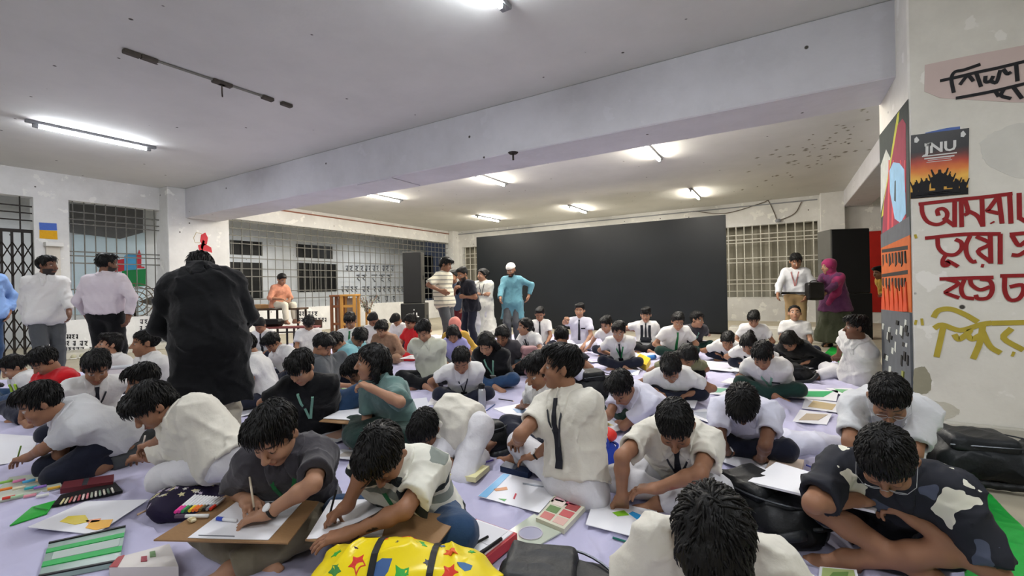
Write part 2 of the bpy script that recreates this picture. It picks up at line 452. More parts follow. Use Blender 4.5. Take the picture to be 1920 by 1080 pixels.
def build_foot(S, ankle, d, upv, sc, toes=True, fat=0.0):
    d = nrm(d); u = nrm(upv-d*(upv@d)); t = np.cross(d, u); s = sc
    heel = ankle-u*0.045*s-d*0.03*s; ball = ankle+d*0.115*s-u*0.052*s
    S.cone(ankle, heel, 0.036*s, 0.032*s, 0.03); S.cone(ankle+d*0.01*s, ball, 0.034*s, 0.026*s, 0.03)
    S.cone(heel, ball+t*0.02*s, 0.028*s, 0.024*s, 0.02); S.cone(heel, ball-t*0.02*s, 0.028*s, 0.024*s, 0.02)
    if toes:
        for i in range(5):
            x = (-0.034, -0.017, -0.001, 0.014, 0.030)[i]
            b = ball+t*x*s+d*0.005*s; S.cone(b, b+d*(0.045, 0.042, 0.04, 0.035, 0.028)[i]*s-u*0.006*s, 0.0115*s+fat, (0.0115 if i == 0 else 0.009)*s+fat, 0.006)
class Snap:
    """finds the surface of a solid along a line, to lay ties, straps and badges on clothes"""
    def __init__(s, S, disp=None): s.S = S; s.dp = disp
    def hit(s, o, d, off=0.004, L=0.5):
        d = nrm(d); t = 0.0
        for _ in range(40):
            X = (o+d*t)[None]; q = s.S.ev(X, 0.3)[0]
            if s.dp is not None: q += float(s.dp(X)[0])
            if q < 0.0015: break
            t += max(q*0.8, 0.001)
            if t > L: return None
        return o+d*t-d*off
def ribbon(name, pts, nrms, wid, th, m, root, loc):
    """a strip along pts, flat side along nrms"""
    mb = MB(); pts = [np.array(p) for p in pts]; n = len(pts); V = []; F_ = []
    ws = wid if hasattr(wid, '__len__') else [wid]*n
    for i in range(n):
        t = nrm(pts[min(i+1, n-1)]-pts[max(i-1, 0)]); s = nrm(np.cross(t, nrms[i])); nn = np.cross(s, t)
        if nn@nrms[i] < 0: nn = -nn
        for a, b in ((-1, 0), (1, 0), (1, 1), (-1, 1)): V.append(pts[i]+s*a*ws[i]/2+nn*(b*th))
    for i in range(n-1):
        for k in range(4): F_.append((i*4+k, i*4+(k+1) % 4, i*4+4+(k+1) % 4, i*4+4+k))
    F_ += [(0, 1, 2, 3), ((n-1)*4+3, (n-1)*4+2, (n-1)*4+1, (n-1)*4)]
    mb._add(V, F_); o = mb.build(name, m, root); 
    for v in o.data.vertices: v.co -= Vector(tuple(loc))
    return o

PEOPLE = []
def person(label, head, d, face=0, sc=0.88, pose='cross', pitch=35, hface=None, tilt=0, pel=None, pz=None, hands=(None, None), curl=(0.5, 0.5),
           pole=(None, None), legs=None, top='white_shirt', sleeve=0.62, tuck=True, bottom='navy_trousers', hem=1.0, hair='short', skin=0, collar=True, tie=None,
           lanyard=None, badge=None, pocket=None, shoes=None, beard=False, fatness=1.0, kameez=0.0, watch=None, group=None, feet=True, bendmid=0.045, h=None,
           elbows=(None, None), cap=None, scarf=None, vest=None, glasses=False, hemcol=None, longflare=0.0, shoulders=(0, 0), loose=1.0, sw=0.0, name='person', bandeau=False, hump=0.0, belt=None):
    h = h or min(max(0.0031*d, 0.0058), 0.0135)
    Hc = atd(head[0], head[1], d)
    f = heading(face, Hc); hfd = heading(face if hface is None else hface, Hc)
    stand = pose == 'stand'
    if pz is None: pz = {'cross': 0.105*sc, 'stand': 0.91*sc, 'kneel': 0.24*sc, 'bend': 0.36*sc, 'bench': 0.52, 'side': 0.11*sc, 'up': 0.11*sc}[pose]
    hf = nrm(hfd*math.cos(R(pitch))-ZZ*math.sin(R(pitch))); hr = nrm(np.cross(hfd, ZZ)); hu = np.cross(hr, hf)
    if tilt: hu = rot(hu, hf, R(tilt)); hr = np.cross(hf, hu)
    TL = 0.49*sc
    if pel is not None and pel[0] == 's': Pv = atd(pel[1], 540, d+pel[2]); Pv[2] = pz
    elif pel is not None and pel[0] == 'd': Pv = atd(*pel[1:]); pz = Pv[2]
    elif pel is not None: Pv = atz(pel[0], pel[1], pz)
    else: Pv = np.array([Hc[0], Hc[1], pz])
    for _ in range(6):
        t = nrm(Hc-Pv); n = nrm(t*0.62+hu*0.38); C7 = Hc-n*0.128*max(sc, 0.9)-hf*0.02*sc+ZZ*hump
        if pel is None:
            if stand:
                b = math.sqrt(max(TL**2-(C7[2]-pz)**2, 0)); Pv = np.array([*(C7-f*b)[:2], pz])
                if C7[2]-pz > TL*1.04: pz = C7[2]-TL; Pv[2] = pz
            else:
                b = math.sqrt(max(TL**2-(C7[2]-pz)**2, 0)); Pv = np.array([*(C7-f*b)[:2], pz])
                if b == 0 and (C7[2]-pz) > TL*1.06: sc = sc*(C7[2]-pz)/(TL*1.06); TL = 0.49*sc; pz = min(pz*1.0, pz)
    root_loc = np.array([Pv[0], Pv[1], 0.0])
    t0 = nrm(C7-Pv); back = nrm(-f-t0*(-f@t0)); mid = (Pv+C7)/2+back*bendmid*sc
    upc = nrm(C7-mid); rgt = nrm(np.cross(f, upc)) if abs(f@upc) < 0.98 else nrm(np.cross(f, ZZ))
    # person facing f with up z: right-hand side = f x up
    fc = nrm(np.cross(upc, rgt)); 
    upp = nrm(mid-Pv); rp = nrm(np.cross(f, ZZ)); fp = nrm(np.cross(upp, rp))
    F_ = fatness
    st = [(Pv-upp*0.02*sc, 0.078*sc*F_, 0.098*sc*F_), (Pv*0.45+mid*0.55+fp*0.012*sc, 0.068*sc*F_, 0.086*sc*F_), (mid*0.55+C7*0.45+fc*0.015*sc, 0.085*sc, 0.094*sc), (C7-upc*0.105*sc+fc*0.022*sc, 0.108*sc, 0.072*sc)]
    def torso(S, add, k=0.05):
        for i in range(3):
            rr = rp if i == 0 else rgt; r2 = rgt if i else nrm(rp+rgt)
            (a, wa, ra), (b, wb, rb) = st[i], st[i+1]
            for sd in (-1, 0, 1):
                S.cone(a+rr*sd*wa, b+r2*sd*wb, ra+add, rb+add, k)
        S.cone(C7-upc*0.05*sc-fc*0.005*sc, st[3][0]-fc*0.02*sc, 0.05*sc+add, 0.06*sc+add, k)
        for q in shs: S.cone(C7-upc*0.045*sc+fc*0.004*sc, q+upc*0.008*sc, 0.042*sc+add, 0.046*sc+add, k)
    shs = []
    for i, sd in enumerate((1, -1)):                       # 0 = right, 1 = left
        shs.append(C7-upc*(0.075-0.05*shoulders[i])*sc+rgt*sd*(0.158+sw)*sc+fc*0.02*sc)
    ua, fa = 0.275*sc, 0.235*sc
    el, wr, hd, pn = [], [], [], []
    for i, sd in enumerate((1, -1)):
        tg = hands[i]
        if tg is None:
            if stand: T = shs[i]-ZZ*0.50*sc+rgt*sd*0.05*sc+f*0.05*sc
            else: T = Pv+f*0.34*sc+rp*sd*0.12*sc+ZZ*0.03
        elif tg[0] == 'l':                                     # local: forward, right, up from the pelvis
            T = Pv+f*tg[1]*sc+rp*tg[2]*sc+ZZ*(tg[3]*sc)
        elif tg[0] == 'c': T = C7+fc*tg[1]*sc+rgt*tg[2]*sc+upc*tg[3]*sc
        elif tg[0] == 'd': T = atd(tg[1], tg[2], tg[3])
        else: T = atz(*tg)
        pl = (rgt*sd*0.75-ZZ*0.5-f*0.35) if pole[i] is None else (rgt*pole[i][0]*sd+f*pole[i][1]+ZZ*pole[i][2])
        if elbows[i] is not None:
            E0 = atd(*elbows[i][1:]) if elbows[i][0] == 'd' else atz(*elbows[i]); pl = E0-shs[i]
        e, q = ik(shs[i], T, ua, fa+0.055*sc, np.array(pl, float))
        dd = nrm(q-e); el.append(e); wr.append(e+dd*fa)
        if not stand and tg is not None and q[2] < 0.35 and dd[2] < 0: dd = nrm(dd*np.array([1, 1, 0.35]))
        hd.append(dd); nn = -ZZ if not stand else -rgt*sd
        if abs(nn@dd) > 0.9: nn = f
        pn.append(nn)
    # legs
    hips = [Pv+rp*sd*0.082*sc-upp*0.01*sc for sd in (1, -1)]
    th, sn = 0.40*sc, 0.38*sc; kn, an, fd, fu = [None]*2, [None]*2, [None]*2, [None]*2
    legs = legs or {}
    for i, sd in enumerate((1, -1)):
        K, A_ = legs.get('k%d' % i), legs.get('a%d' % i)
        conv = lambda q: (Pv+f*q[1]*sc+rp*q[2]*sc+np.array([0, 0, q[3]*sc-Pv[2]])) if q[0] == 'l' else (atd(*q[1:]) if q[0] == 'd' else atz(*q))
        if pose == 'cross':
            k_ = ('l', 0.24, sd*0.31, 0.15) if K is None else K; a_ = ('l', 0.31+0.02*sd, -sd*0.07, 0.065) if A_ is None else A_
        elif pose in ('kneel', 'bend'):
            k_ = ('l', 0.30 if pose == 'kneel' else 0.12, sd*0.12, 0.075) if K is None else K; a_ = ('l', -0.10 if pose == 'kneel' else -0.27, sd*0.09, 0.06) if A_ is None else A_
        elif pose == 'side':
            k_ = ('l', 0.33, sd*0.16+0.10, 0.10) if K is None else K; a_ = ('l', 0.10, 0.36+0.06*sd, 0.06) if A_ is None else A_
        elif pose == 'up':
            k_ = ('l', 0.30, sd*0.13, 0.44) if K is None else K; a_ = ('l', 0.42, sd*0.12, 0.07) if A_ is None else A_
        elif pose == 'bench':
            k_ = ('l', 0.40, sd*0.12, pz/sc-0.02) if K is None else K; a_ = ('l', 0.43, sd*0.12, pz/sc-0.40) if A_ is None else A_
        else:
            k_ = None; a_ = ('l', (0.04 if sd > 0 else -0.05), sd*0.095, 0.085) if A_ is None else A_
        Aw = conv(a_)
        if k_ is None:
            kn[i], an[i] = ik(hips[i], Aw, Pv[2]*0.475, Pv[2]*0.45, f)
            an[i][2] = max(an[i][2], 0.075*sc)
        else:
            Kw = conv(k_); Kw = hips[i]+nrm(Kw-hips[i])*min(max(np.linalg.norm(Kw-hips[i]), th*0.85), th*1.12)
            kn[i] = Kw; an[i] = Kw+nrm(Aw-Kw)*min(max(np.linalg.norm(Aw-Kw), sn*0.8), sn*1.12)
            if pose != 'bench': an[i][2] = max(an[i][2], 0.05*sc)
        sh = nrm(an[i]-kn[i])
        if pose in ('stand', 'bench', 'up'): fd[i] = nrm(f+rp*sd*0.2); fu[i] = ZZ
        elif pose in ('kneel', 'bend'): fd[i] = nrm(-f*0.9-ZZ*0.15); fu[i] = -ZZ
        else: fd[i] = nrm(sh*np.array([1, 1, 0.3])+f*0.45); fu[i] = nrm(rp*sd*0.7+ZZ*0.5)
    det = h <= 0.0095; fat = max(0.0, 0.62*h-0.0062)
    # ---- body
    B = Solid(); torso(B, -0.012)
    hs = 1.10 if sc < 1.0 else 1.05
    HA = np.stack([hr, hf, hu], 1); HP = lambda x, y, z: Hc+HA@np.array([x, y, z])*hs
    B.cone(C7-upc*0.06*sc, C7+(HP(0, -0.03, -0.055)-C7)*0.5, 0.056*sc, 0.047*sc, 0.03); B.cone(C7+(HP(0, -0.03, -0.055)-C7)*0.5, HP(0, -0.02, -0.04), 0.047*sc, 0.049*sc, 0.02)
    B.ell(HP(0, -0.012, 0.034), np.array([0.073, 0.092, 0.080])*hs, HA, 0.02)
    B.ell(HP(0, 0.026, -0.038), np.array([0.057, 0.062, 0.074])*hs, HA, 0.03)
    B.ell(HP(0, 0.060, -0.094), np.array([0.024, 0.022, 0.018])*hs, HA, 0.02)
    for x in (-1, 1):
        B.ell(HP(x*0.036, 0.055, -0.028), np.array([0.026, 0.028, 0.026])*hs, HA, 0.02)
        B.ell(HP(x*0.030, 0.092, 0.010), np.array([0.018, 0.012, 0.010])*hs, HA, 0.012, None, 's')
        B.ell(HP(x*0.030, 0.070, 0.008), np.array([0.0145, 0.0145, 0.0125])*hs, HA, 0.004)
        ea = rot(hr*x, hu, R(25)*x); EA = np.stack([ea, np.cross(hu, ea), hu], 1)
        B.ell(HP(x*0.077, -0.008, 0.000), np.array([0.008+0.3*h, 0.019, 0.031])*hs, EA, 0.008)
        B.ell(HP(x*0.088, -0.004, 0.004), np.array([0.006, 0.009, 0.016])*hs, EA, 0.006, None, 's')
        B.ell(HP(x*0.010, 0.100, -0.026), np.array([0.009, 0.010, 0.007])*hs, HA, 0.006)
    B.cone(HP(0, 0.082, 0.018), HP(0, 0.108, -0.022), 0.008*hs, 0.0115*hs, 0.01)
    B.ell(HP(0, 0.085, -0.056), np.array([0.024, 0.012, 0.006])*hs, HA, 0.005); B.ell(HP(0, 0.083, -0.067), np.array([0.020, 0.012, 0.007])*hs, HA, 0.005)
    for i in (0, 1):
        B.cone(shs[i], el[i], 0.050*sc, 0.037*sc, 0.03); m_ = el[i]*0.7+wr[i]*0.3
        B.cone(el[i], m_, 0.036*sc, 0.037*sc, 0.02); B.cone(m_, wr[i], 0.037*sc, 0.0245*sc, 0.02)
        build_hand(B, wr[i], hd[i], pn[i], (1 if i == 0 else -1), sc, curl[i], fat)
        B.cone(hips[i], kn[i], 0.074*sc, 0.050*sc, 0.03); m_ = kn[i]*0.68+an[i]*0.32
        B.cone(kn[i], m_, 0.048*sc, 0.050*sc, 0.02); B.cone(m_, an[i], 0.050*sc, 0.032*sc, 0.02)
        if feet: build_foot(B, an[i], fd[i], fu[i], sc, det and shoes is None, fat)
    V, Q = B.mesh(h)
    tone = [(0.27, 0.13, 0.072), (0.23, 0.105, 0.058), (0.36, 0.19, 0.115), (0.165, 0.075, 0.042)][skin]
    Cc = np.ones((len(V), 4)); Cc[:, :3] = tone
    Y = (V-Hc)@HA/hs; x, y, z = np.abs(Y[:, 0]), Y[:, 1], Y[:, 2]; frt = (y > 0.045) & (np.abs(z) < 0.12)
    ey = frt & (((x-0.030)/0.0145)**2+((z-0.008)/(0.007 if pitch < 40 else 0.004))**2 < 1)
    Cc[ey, :3] = (0.42, 0.39, 0.36) if pitch < 40 else (0.05, 0.03, 0.02)
    Cc[frt & ((x-0.030)**2+(z-0.008)**2 < 0.0062**2), :3] = (0.012, 0.008, 0.006)
    Cc[frt & (((x-0.031)/0.021)**2+((z-0.030+0.12*(x-0.031))/0.0055)**2 < 1), :3] = (0.02, 0.014, 0.01)
    lp = frt & ((x/0.023)**2+((z+0.061)/0.0095)**2 < 1); Cc[lp, :3] = np.array(tone)*np.array([0.95, 0.62, 0.62])
    if beard:
        bd = (y > -0.01) & (z < -0.035+0.0*x) & (z > -0.13) & ~lp & ((z < -0.072) | (x > 0.030) | ((z > -0.055) & (z < -0.042))) & (x*x+y*y < 0.012) & (np.abs(Y).max(1) < 0.14)
        Cc[bd, :3] = (0.02, 0.016, 0.014)
    body = raw_mesh(name, V, Q, skin_mat(), None, root_loc, Cc)
    tag(body, label, 'person', group)
    hc = max(h*1.25, 0.0085)
    # ---- hair
    HM = hair_mat(); hh = min(max(h*0.95, 0.0055), 0.012)
    if hair != 'none':
        H_ = Solid(); kk = 0.012; big = 1.0 if hair != 'crop' else 0.955
        nA = HA@nrm([0, 0.80, -0.60]); nB = HA@nrm([0, 0.50, -0.86])
        fr = 0.070 if hair in ('fringe', 'mop') else 0.064
        cuts = [(HP(0, fr, 0.072 if hair != 'fringe' else 0.055), nA), (HP(0, -0.002, -0.022), nB)]
        H_.ell(HP(0, -0.016, 0.040), np.array([0.083, 0.104, 0.092])*hs*big, HA, kk, cuts)
        if hair in ('short', 'mop', 'fringe'):
            H_.ell(HP(0.012, 0.030, 0.098), np.array([0.062, 0.062, 0.034])*hs, HA, 0.02)
            H_.ell(HP(-0.02, -0.03, 0.102), np.array([0.058, 0.066, 0.034])*hs, HA, 0.02)
        if hair == 'fringe': H_.ell(HP(0.0, 0.078, 0.062), np.array([0.056, 0.022, 0.030])*hs, HA, 0.02)
        if hair == 'mop':
            H_.ell(HP(-0.03, 0.06, 0.085), np.array([0.05, 0.045, 0.035])*hs, HA, 0.02)
            H_.ell(HP(0, -0.075, -0.02), np.array([0.066, 0.038, 0.055])*hs, HA, 0.02)
        if hair == 'quiff': H_.ell(HP(0.0, 0.055, 0.108), np.array([0.06, 0.055, 0.036])*hs, HA, 0.02); H_.ell(HP(0, -0.02, 0.1), np.array([0.068, 0.085, 0.036])*hs, HA, 0.02)
        if hair in ('long', 'ponytail', 'braid', 'bun', 'bob'):
            H_.ell(HP(0, -0.045, 0.01), np.array([0.078, 0.070, 0.085])*hs, HA, 0.02)
            for sx in (-1, 1): H_.cone(HP(sx*0.050, 0.045, 0.075), HP(sx*0.078, -0.01, 0.01), 0.022*hs, 0.020*hs, 0.02)
            bk = C7-upc*0.10*sc-fc*0.085*sc
            if hair == 'long':
                for sx in (-1, 1):
                    H_.chain([HP(sx*0.07, -0.02, 0.0), C7+rgt*sx*0.09*sc-fc*0.03*sc, bk+rgt*sx*0.07*sc-upc*0.02, bk-upc*0.14*sc+rgt*sx*0.05*sc], [0.032*hs, 0.04*sc, 0.035*sc, 0.018*sc], 0.03)
                H_.chain([HP(0, -0.09, 0.0), bk, bk-upc*0.15*sc], [0.05*hs, 0.05*sc, 0.03*sc], 0.03)
            if hair == 'bob':
                for sx in (-1, 1): H_.chain([HP(sx*0.074, -0.02, 0.01), HP(sx*0.080, -0.012, -0.06), HP(sx*0.072, -0.015, -0.11)], [0.024*hs, 0.026*hs, 0.018*hs], 0.02)
                H_.chain([HP(0, -0.085, 0.0), HP(0, -0.09, -0.10)], [0.05*hs, 0.04*hs], 0.03)
            if hair == 'ponytail': H_.chain([HP(0, -0.10, 0.05), HP(0, -0.15, 0.03), HP(0, -0.15, -0.08), HP(0, -0.13, -0.17)], [0.026*hs, 0.03*hs, 0.028*hs, 0.012*hs], 0.015)
            if hair == 'braid': H_.chain([HP(0, -0.10, 0.02), HP(0.02, -0.12, -0.06), C7-fc*0.10*sc-upc*0.06*sc, bk-upc*0.12*sc, bk-upc*0.30*sc-fc*0.02*sc], [0.032*hs, 0.028*hs, 0.026*sc, 0.024*sc, 0.012*sc], 0.012)
            if hair == 'bun': H_.ell(HP(0, -0.115, 0.04), np.array([0.04, 0.034, 0.038])*hs, HA, 0.01)
        am = 0.0035*hs if d < 6 else 0.002
        if len(H_.p):
            Vh, Qh = H_.mesh(hh, disp=lambda P: am*noise3(P@HA*np.array([1.0, 0.45, 1.0]), 210, 3)+am*0.8*noise3(P, 95, 1))
            nl = 750 if d < 3 else 420 if d < 5 else 160 if d < 8 else 0
            if nl and len(Vh) > 50:
                g = np.random.default_rng(len(PEOPLE)); ctr = HP(0, -0.012, 0.02); crown = HP(0.01, -0.06, 0.14)
                vs = Vh[g.integers(0, len(Vh), nl)]; nn_ = (vs-ctr)@HA/np.array([0.083, 0.104, 0.092])**2; nn_ = (nn_/np.linalg.norm(nn_, axis=1)[:, None])@HA.T
                tt = vs-crown+0.35*(hf-0.3*hu)*0.1+g.normal(0, 0.022, vs.shape); tt -= nn_*(tt*nn_).sum(1)[:, None]; tt /= np.linalg.norm(tt, axis=1)[:, None]+1e-6
                bt_ = np.cross(nn_, tt); ln = g.uniform(0.022, 0.045, nl)[:, None]*hs*(0.7 if hair == 'crop' else 1.0); lift = g.uniform(0.0005, 0.0045, nl)[:, None]*(0.6 if hair == 'crop' else 1.0)
                rows = [vs-nn_*0.005-tt*ln*0.3, vs+nn_*lift, vs+tt*ln*0.55+nn_*lift*0.9-nn_*ln*0.06, vs+tt*ln-nn_*ln*0.22]
                wd_ = np.array([0.0050, 0.0062, 0.0048, 0.0006])*(0.62 if d < 3 else 0.8); LV = []
                for r0, w0 in zip(rows, wd_):
                    for a, b_ in ((1, 0), (0, 0.55), (-1, 0), (0, -0.5)): LV.append(r0+bt_*a*w0*hs+nn_*b_*w0*hs)
                LV = np.stack(LV, 1).reshape(-1, 3); base_ = (np.arange(nl)*16)[:, None]; LQ = []
                for i_ in range(3):
                    for k_ in range(4): LQ.append(base_+np.array([[i_*4+k_, i_*4+(k_+1) % 4, i_*4+4+(k_+1) % 4, i_*4+4+k_]]))
                LQ = np.concatenate(LQ)+len(Vh); Vh = np.concatenate([Vh, LV]); Qh = np.concatenate([Qh, LQ])
            raw_mesh('hair', Vh, Qh, HM, body, root_loc)
    if beard == 'full' or beard == 'long':
        Bd = Solid(); Bd.ell(HP(0, 0.046, -0.086 if beard == 'full' else -0.105), np.array([0.052, 0.044, 0.046 if beard == 'full' else 0.06])*hs, HA, 0.02, [(HP(0, 0.0, -0.068), HA@nrm([0, 0.25, 1.0]))])
        Vb, Qb = Bd.mesh(hh, disp=lambda P: 0.003*noise3(P, 180, 2)); raw_mesh('beard', Vb, Qb, HM, body, root_loc)
    if cap:
        Cs = Solid(); Cs.ell(HP(0, -0.014, 0.052), np.array([0.087, 0.107, 0.090])*hs, HA, 0.01, [(HP(0, 0, 0.045), -hu)])
        Vc, Qc = Cs.mesh(hh); raw_mesh('cap', Vc, Qc, MATS[cap], body, root_loc)
    if bandeau:
        mb = MB(); mb.tube([HP(0.088*math.cos(a), 0.012, 0.03+0.098*math.sin(a)) for a in np.linspace(0, math.pi, 14)], 0.008*hs, 6)
        o = mb.build('hair_band', MATS['white_paint'], body, True); 
        for v in o.data.vertices: v.co -= Vector(tuple(root_loc))
    # ---- trousers or skirt
    T_ = Solid(); ad = 0.012*loose
    if bottom:
        base = Pv+upp*(0.10*sc)
        for sd in (-1, 0, 1): T_.cone(st[0][0]+rp*sd*st[0][1], (st[0][0]*0.35+st[1][0]*0.65)+rp*sd*st[1][1], st[0][2]+0.010, st[1][2]+0.012, 0.05, (base, upp))
        for i in (0, 1):
            T_.cone(hips[i], kn[i], 0.080*sc*F_+ad, 0.054*sc+ad, 0.035, None if hem > 0.55 else (hips[i]*(1-hem*1.7)+kn[i]*hem*1.7, nrm(kn[i]-hips[i])))
            if hem > 0.55:
                e = kn[i]+(an[i]-kn[i])*min(1.0, (hem-0.5)*2-0.06); m_ = kn[i]*0.6+an[i]*0.4
                T_.cone(kn[i], m_, 0.054*sc+ad, 0.054*sc+ad*1.1, 0.03); T_.cone(m_, e, 0.054*sc+ad*1.1, 0.044*sc+ad*1.2, 0.02, (e, nrm(an[i]-kn[i])))
            if longflare and not stand:      # a spread skirt over folded legs
                T_.ell((kn[0]+kn[1]+hips[0]+hips[1])/4+f*0.05*sc, np.array([0.33, 0.27, 0.10])*sc, np.stack([rp, f, ZZ], 1), 0.05)
        if longflare and stand:
            for sd in (-1, 0, 1): T_.cone(st[0][0]+rp*sd*st[0][1], np.array([*(st[0][0]+rp*sd*(st[0][1]+longflare*0.35))[:2], 0.16*sc]), 0.105*sc, (0.09+longflare*0.25)*sc, 0.05, (np.array([0, 0, 0.10*sc]), -ZZ))
        wv = 0.0075*sc
        Vt, Qt = T_.mesh(hc, disp=lambda P: 0.5*wv*noise3(P, 18, 5)-wv*folds(P, 17, 2)-0.4*wv*folds(P, 33, 6))
        Vt[:, 2] = np.maximum(Vt[:, 2], 0.004)
        raw_mesh('trousers' if not longflare else 'skirt', Vt, Qt, MATS[bottom] if isinstance(bottom, str) else bottom, body, root_loc)
    # ---- top
    S = Solid(); torso(S, 0.006+0.006*loose)
    for sd in (-1, 0, 1): S.cone(st[0][0]-upp*0.03*sc+rp*sd*st[0][1], st[1][0]+rp*sd*st[1][1], st[0][2]+0.014+0.012*loose*(0 if tuck else 1), st[1][2]+0.012*loose, 0.05)
    if kameez:
        bz = np.array([*Pv[:2], max(Pv[2]-kameez*sc, 0.05)]) if stand else Pv+f*kameez*sc*0.6
        for sd in (-1, 0, 1): S.cone(st[0][0]+rp*sd*st[0][1], bz+rp*sd*(st[0][1]+0.05*sc), st[0][2]+0.012, (0.105 if not longflare else 0.16)*sc, 0.05, (bz, nrm(bz-st[0][0])))
    cutp = (Pv+upp*0.045*sc, -upp) if tuck else (Pv-upp*0.115*sc if stand else Pv-upp*0.06*sc, -upp)
    if not kameez:
        for j, q in enumerate(S.p): S.p[j] = q[:6]+(cutp,)+q[7:]
    S.p = [q if not (q[6] is None) else q for q in S.p]
    slv = sleeve
    for i in (0, 1):
        if slv <= 0: continue
        if slv <= 1.0:
            e = shs[i]+(el[i]-shs[i])*slv; dr = nrm(el[i]-shs[i])
            S.cone(shs[i]+upc*0.006*sc, e+dr*0.03*sc, 0.058*sc+0.004, 0.060*sc+0.008*loose, 0.03, (e, dr))
            if h < 0.0098: S.cone(e-dr*0.03*sc, e+dr*0.05*sc, 0.046*sc+0.003, 0.054*sc+0.006*loose, 0.003, None, 's')
        else:
            e = el[i]+(wr[i]-el[i])*min(slv-1.0, 0.97); dr = nrm(wr[i]-el[i])
            S.cone(shs[i]+upc*0.006*sc, el[i], 0.056*sc+0.004, 0.049*sc+0.005, 0.03); S.cone(el[i], e+dr*0.02*sc, 0.049*sc+0.005, 0.036*sc+0.006, 0.02, (e, dr))
    # neck opening
    nk = HP(0, -0.02, -0.04)-C7
    S.cone(C7+nrm(nk)*0.015*sc, C7+nrm(nk)*0.12*sc, 0.052*sc, 0.07*sc, 0.006, None, 's')
    wv = 0.0125*sc; FM = np.stack([rgt, fc, upc], 1)*np.array([1.0, 1.0, 0.55]); FM[:, 0] += 0.5*upc
    dsp = (lambda P: 0.35*wv*noise3(P, 17, 7)-wv*folds(P@FM, 15, 4+skin)-0.6*wv*folds(P@FM[:, ::-1], 27, 2)-0.25*wv*folds(P, 50, 3))
    Vs, Qs = S.mesh(hc, disp=dsp)
    Vs[:, 2] = np.maximum(Vs[:, 2], 0.006)
    tm = MATS[top] if isinstance(top, str) else top
    raw_mesh('shirt' if not kameez else 'kameez', Vs, Qs, tm, body, root_loc)
    sp = Snap(S, dsp)
    def local(o):
        co = np.array([v.co[:] for v in o.data.vertices])-root_loc
        o.data.vertices.foreach_set('co', co.astype(np.float32).ravel()); o.data.update(); return o
    def front(u, r_, off=0.004):
        """point on the shirt front, u up from the pelvis along the spine 0..1, r_ to the person's right"""
        c = Pv*(1-u)+C7*u if u > 0.55 else (Pv*(1-u*1.8)+mid*u*1.8+mid*0 if u*1.8 <= 1 else mid)
        o = c+fc*0.33+rgt*r_; return sp.hit(o, -fc, off)
    if collar and sleeve > 0 and d < 7:                # a turned-down collar: a second skin of cloth round the neck, open in front
        na = nrm(nk); s1 = nrm(np.cross(na, fc)); s2 = nrm(np.cross(s1, na)); s2 = s2 if s2@fc > 0 else -s2; K = Solid(); K.p = S.p
        def reg(P):
            q = P-C7; al = q@na; lt = q@s1; fd_ = q@s2; rad = np.sqrt(lt*lt+fd_*fd_); an_ = np.abs(np.arctan2(lt, fd_))
            Rc = (0.094+0.040*np.exp(-((an_-0.5)/0.28)**2))*sc
            gap = np.where(fd_ > 0, 0.006*sc+0.16*np.maximum(rad-0.05*sc, 0)-np.abs(lt), -1.0)
            return np.maximum(np.maximum(rad-Rc, gap), -al-0.13*sc)
        hk_ = 0.0055 if d < 3.2 else 0.0075
        Vk, Qk = K.mesh(hk_, disp=lambda P: dsp(P)-0.0075, inter=reg, window=(C7-0.16*sc, C7+0.16*sc))
        if len(Qk): raw_mesh('collar', Vk, Qk, tm, body, root_loc)
    if tie:
        us = np.linspace(0.97, 0.28, 9); pts = [front(u, 0, 0.006) for u in us]; ok = [p for p in pts if p is not None]
        if len(ok) > 3:
            ws = [0.030*sc, 0.022*sc]+[0.03*sc+0.03*sc*k/len(ok) for k in range(len(ok)-2)]
            local(ribbon('tie', ok, [fc]*len(ok), ws, 0.006, MATS[tie], None, np.zeros(3))).parent = body
    if lanyard:
        mb = []
        for sx in (-1, 1):
            pts = [C7+rgt*sx*0.062*sc+fc*0.0+upc*0.012*sc]+[front(u, sx*r_*sc, 0.006) for u, r_ in ((0.88, 0.055), (0.74, 0.04), (0.6, 0.022), (0.46, 0.004))]
            ok = [p for p in pts if p is not None]
            if len(ok) > 2: local(ribbon('lanyard_strap', ok, [fc]*len(ok), (0.008 if lanyard == 'lanyard_dark' else 0.016)*sc+0.3*h, 0.004, MATS[lanyard], None, np.zeros(3))).parent = body
        c = front(0.40, 0, 0.008)
        if c is not None and badge:
            m2 = MB(); B2 = np.stack([rgt, fc, upc], 1); m2.box(c-np.array([0.035, 0.004, 0.05])*sc, c+np.array([0.035, 0.004, 0.045])*sc, 0, B2, c); local(m2.build('name_badge', MATS[badge], None)).parent = body
    if pocket:
        c = front(0.66, -0.075*sc, 0.006)
        if c is not None:
            m2 = MB(); B2 = np.stack([rgt, fc, upc], 1); m2.box(c-np.array([0.038, 0.004, 0.012])*sc, c+np.array([0.038, 0.004, 0.012])*sc, 0, B2, c); local(m2.build('pocket_badge', MATS[pocket], None)).parent = body
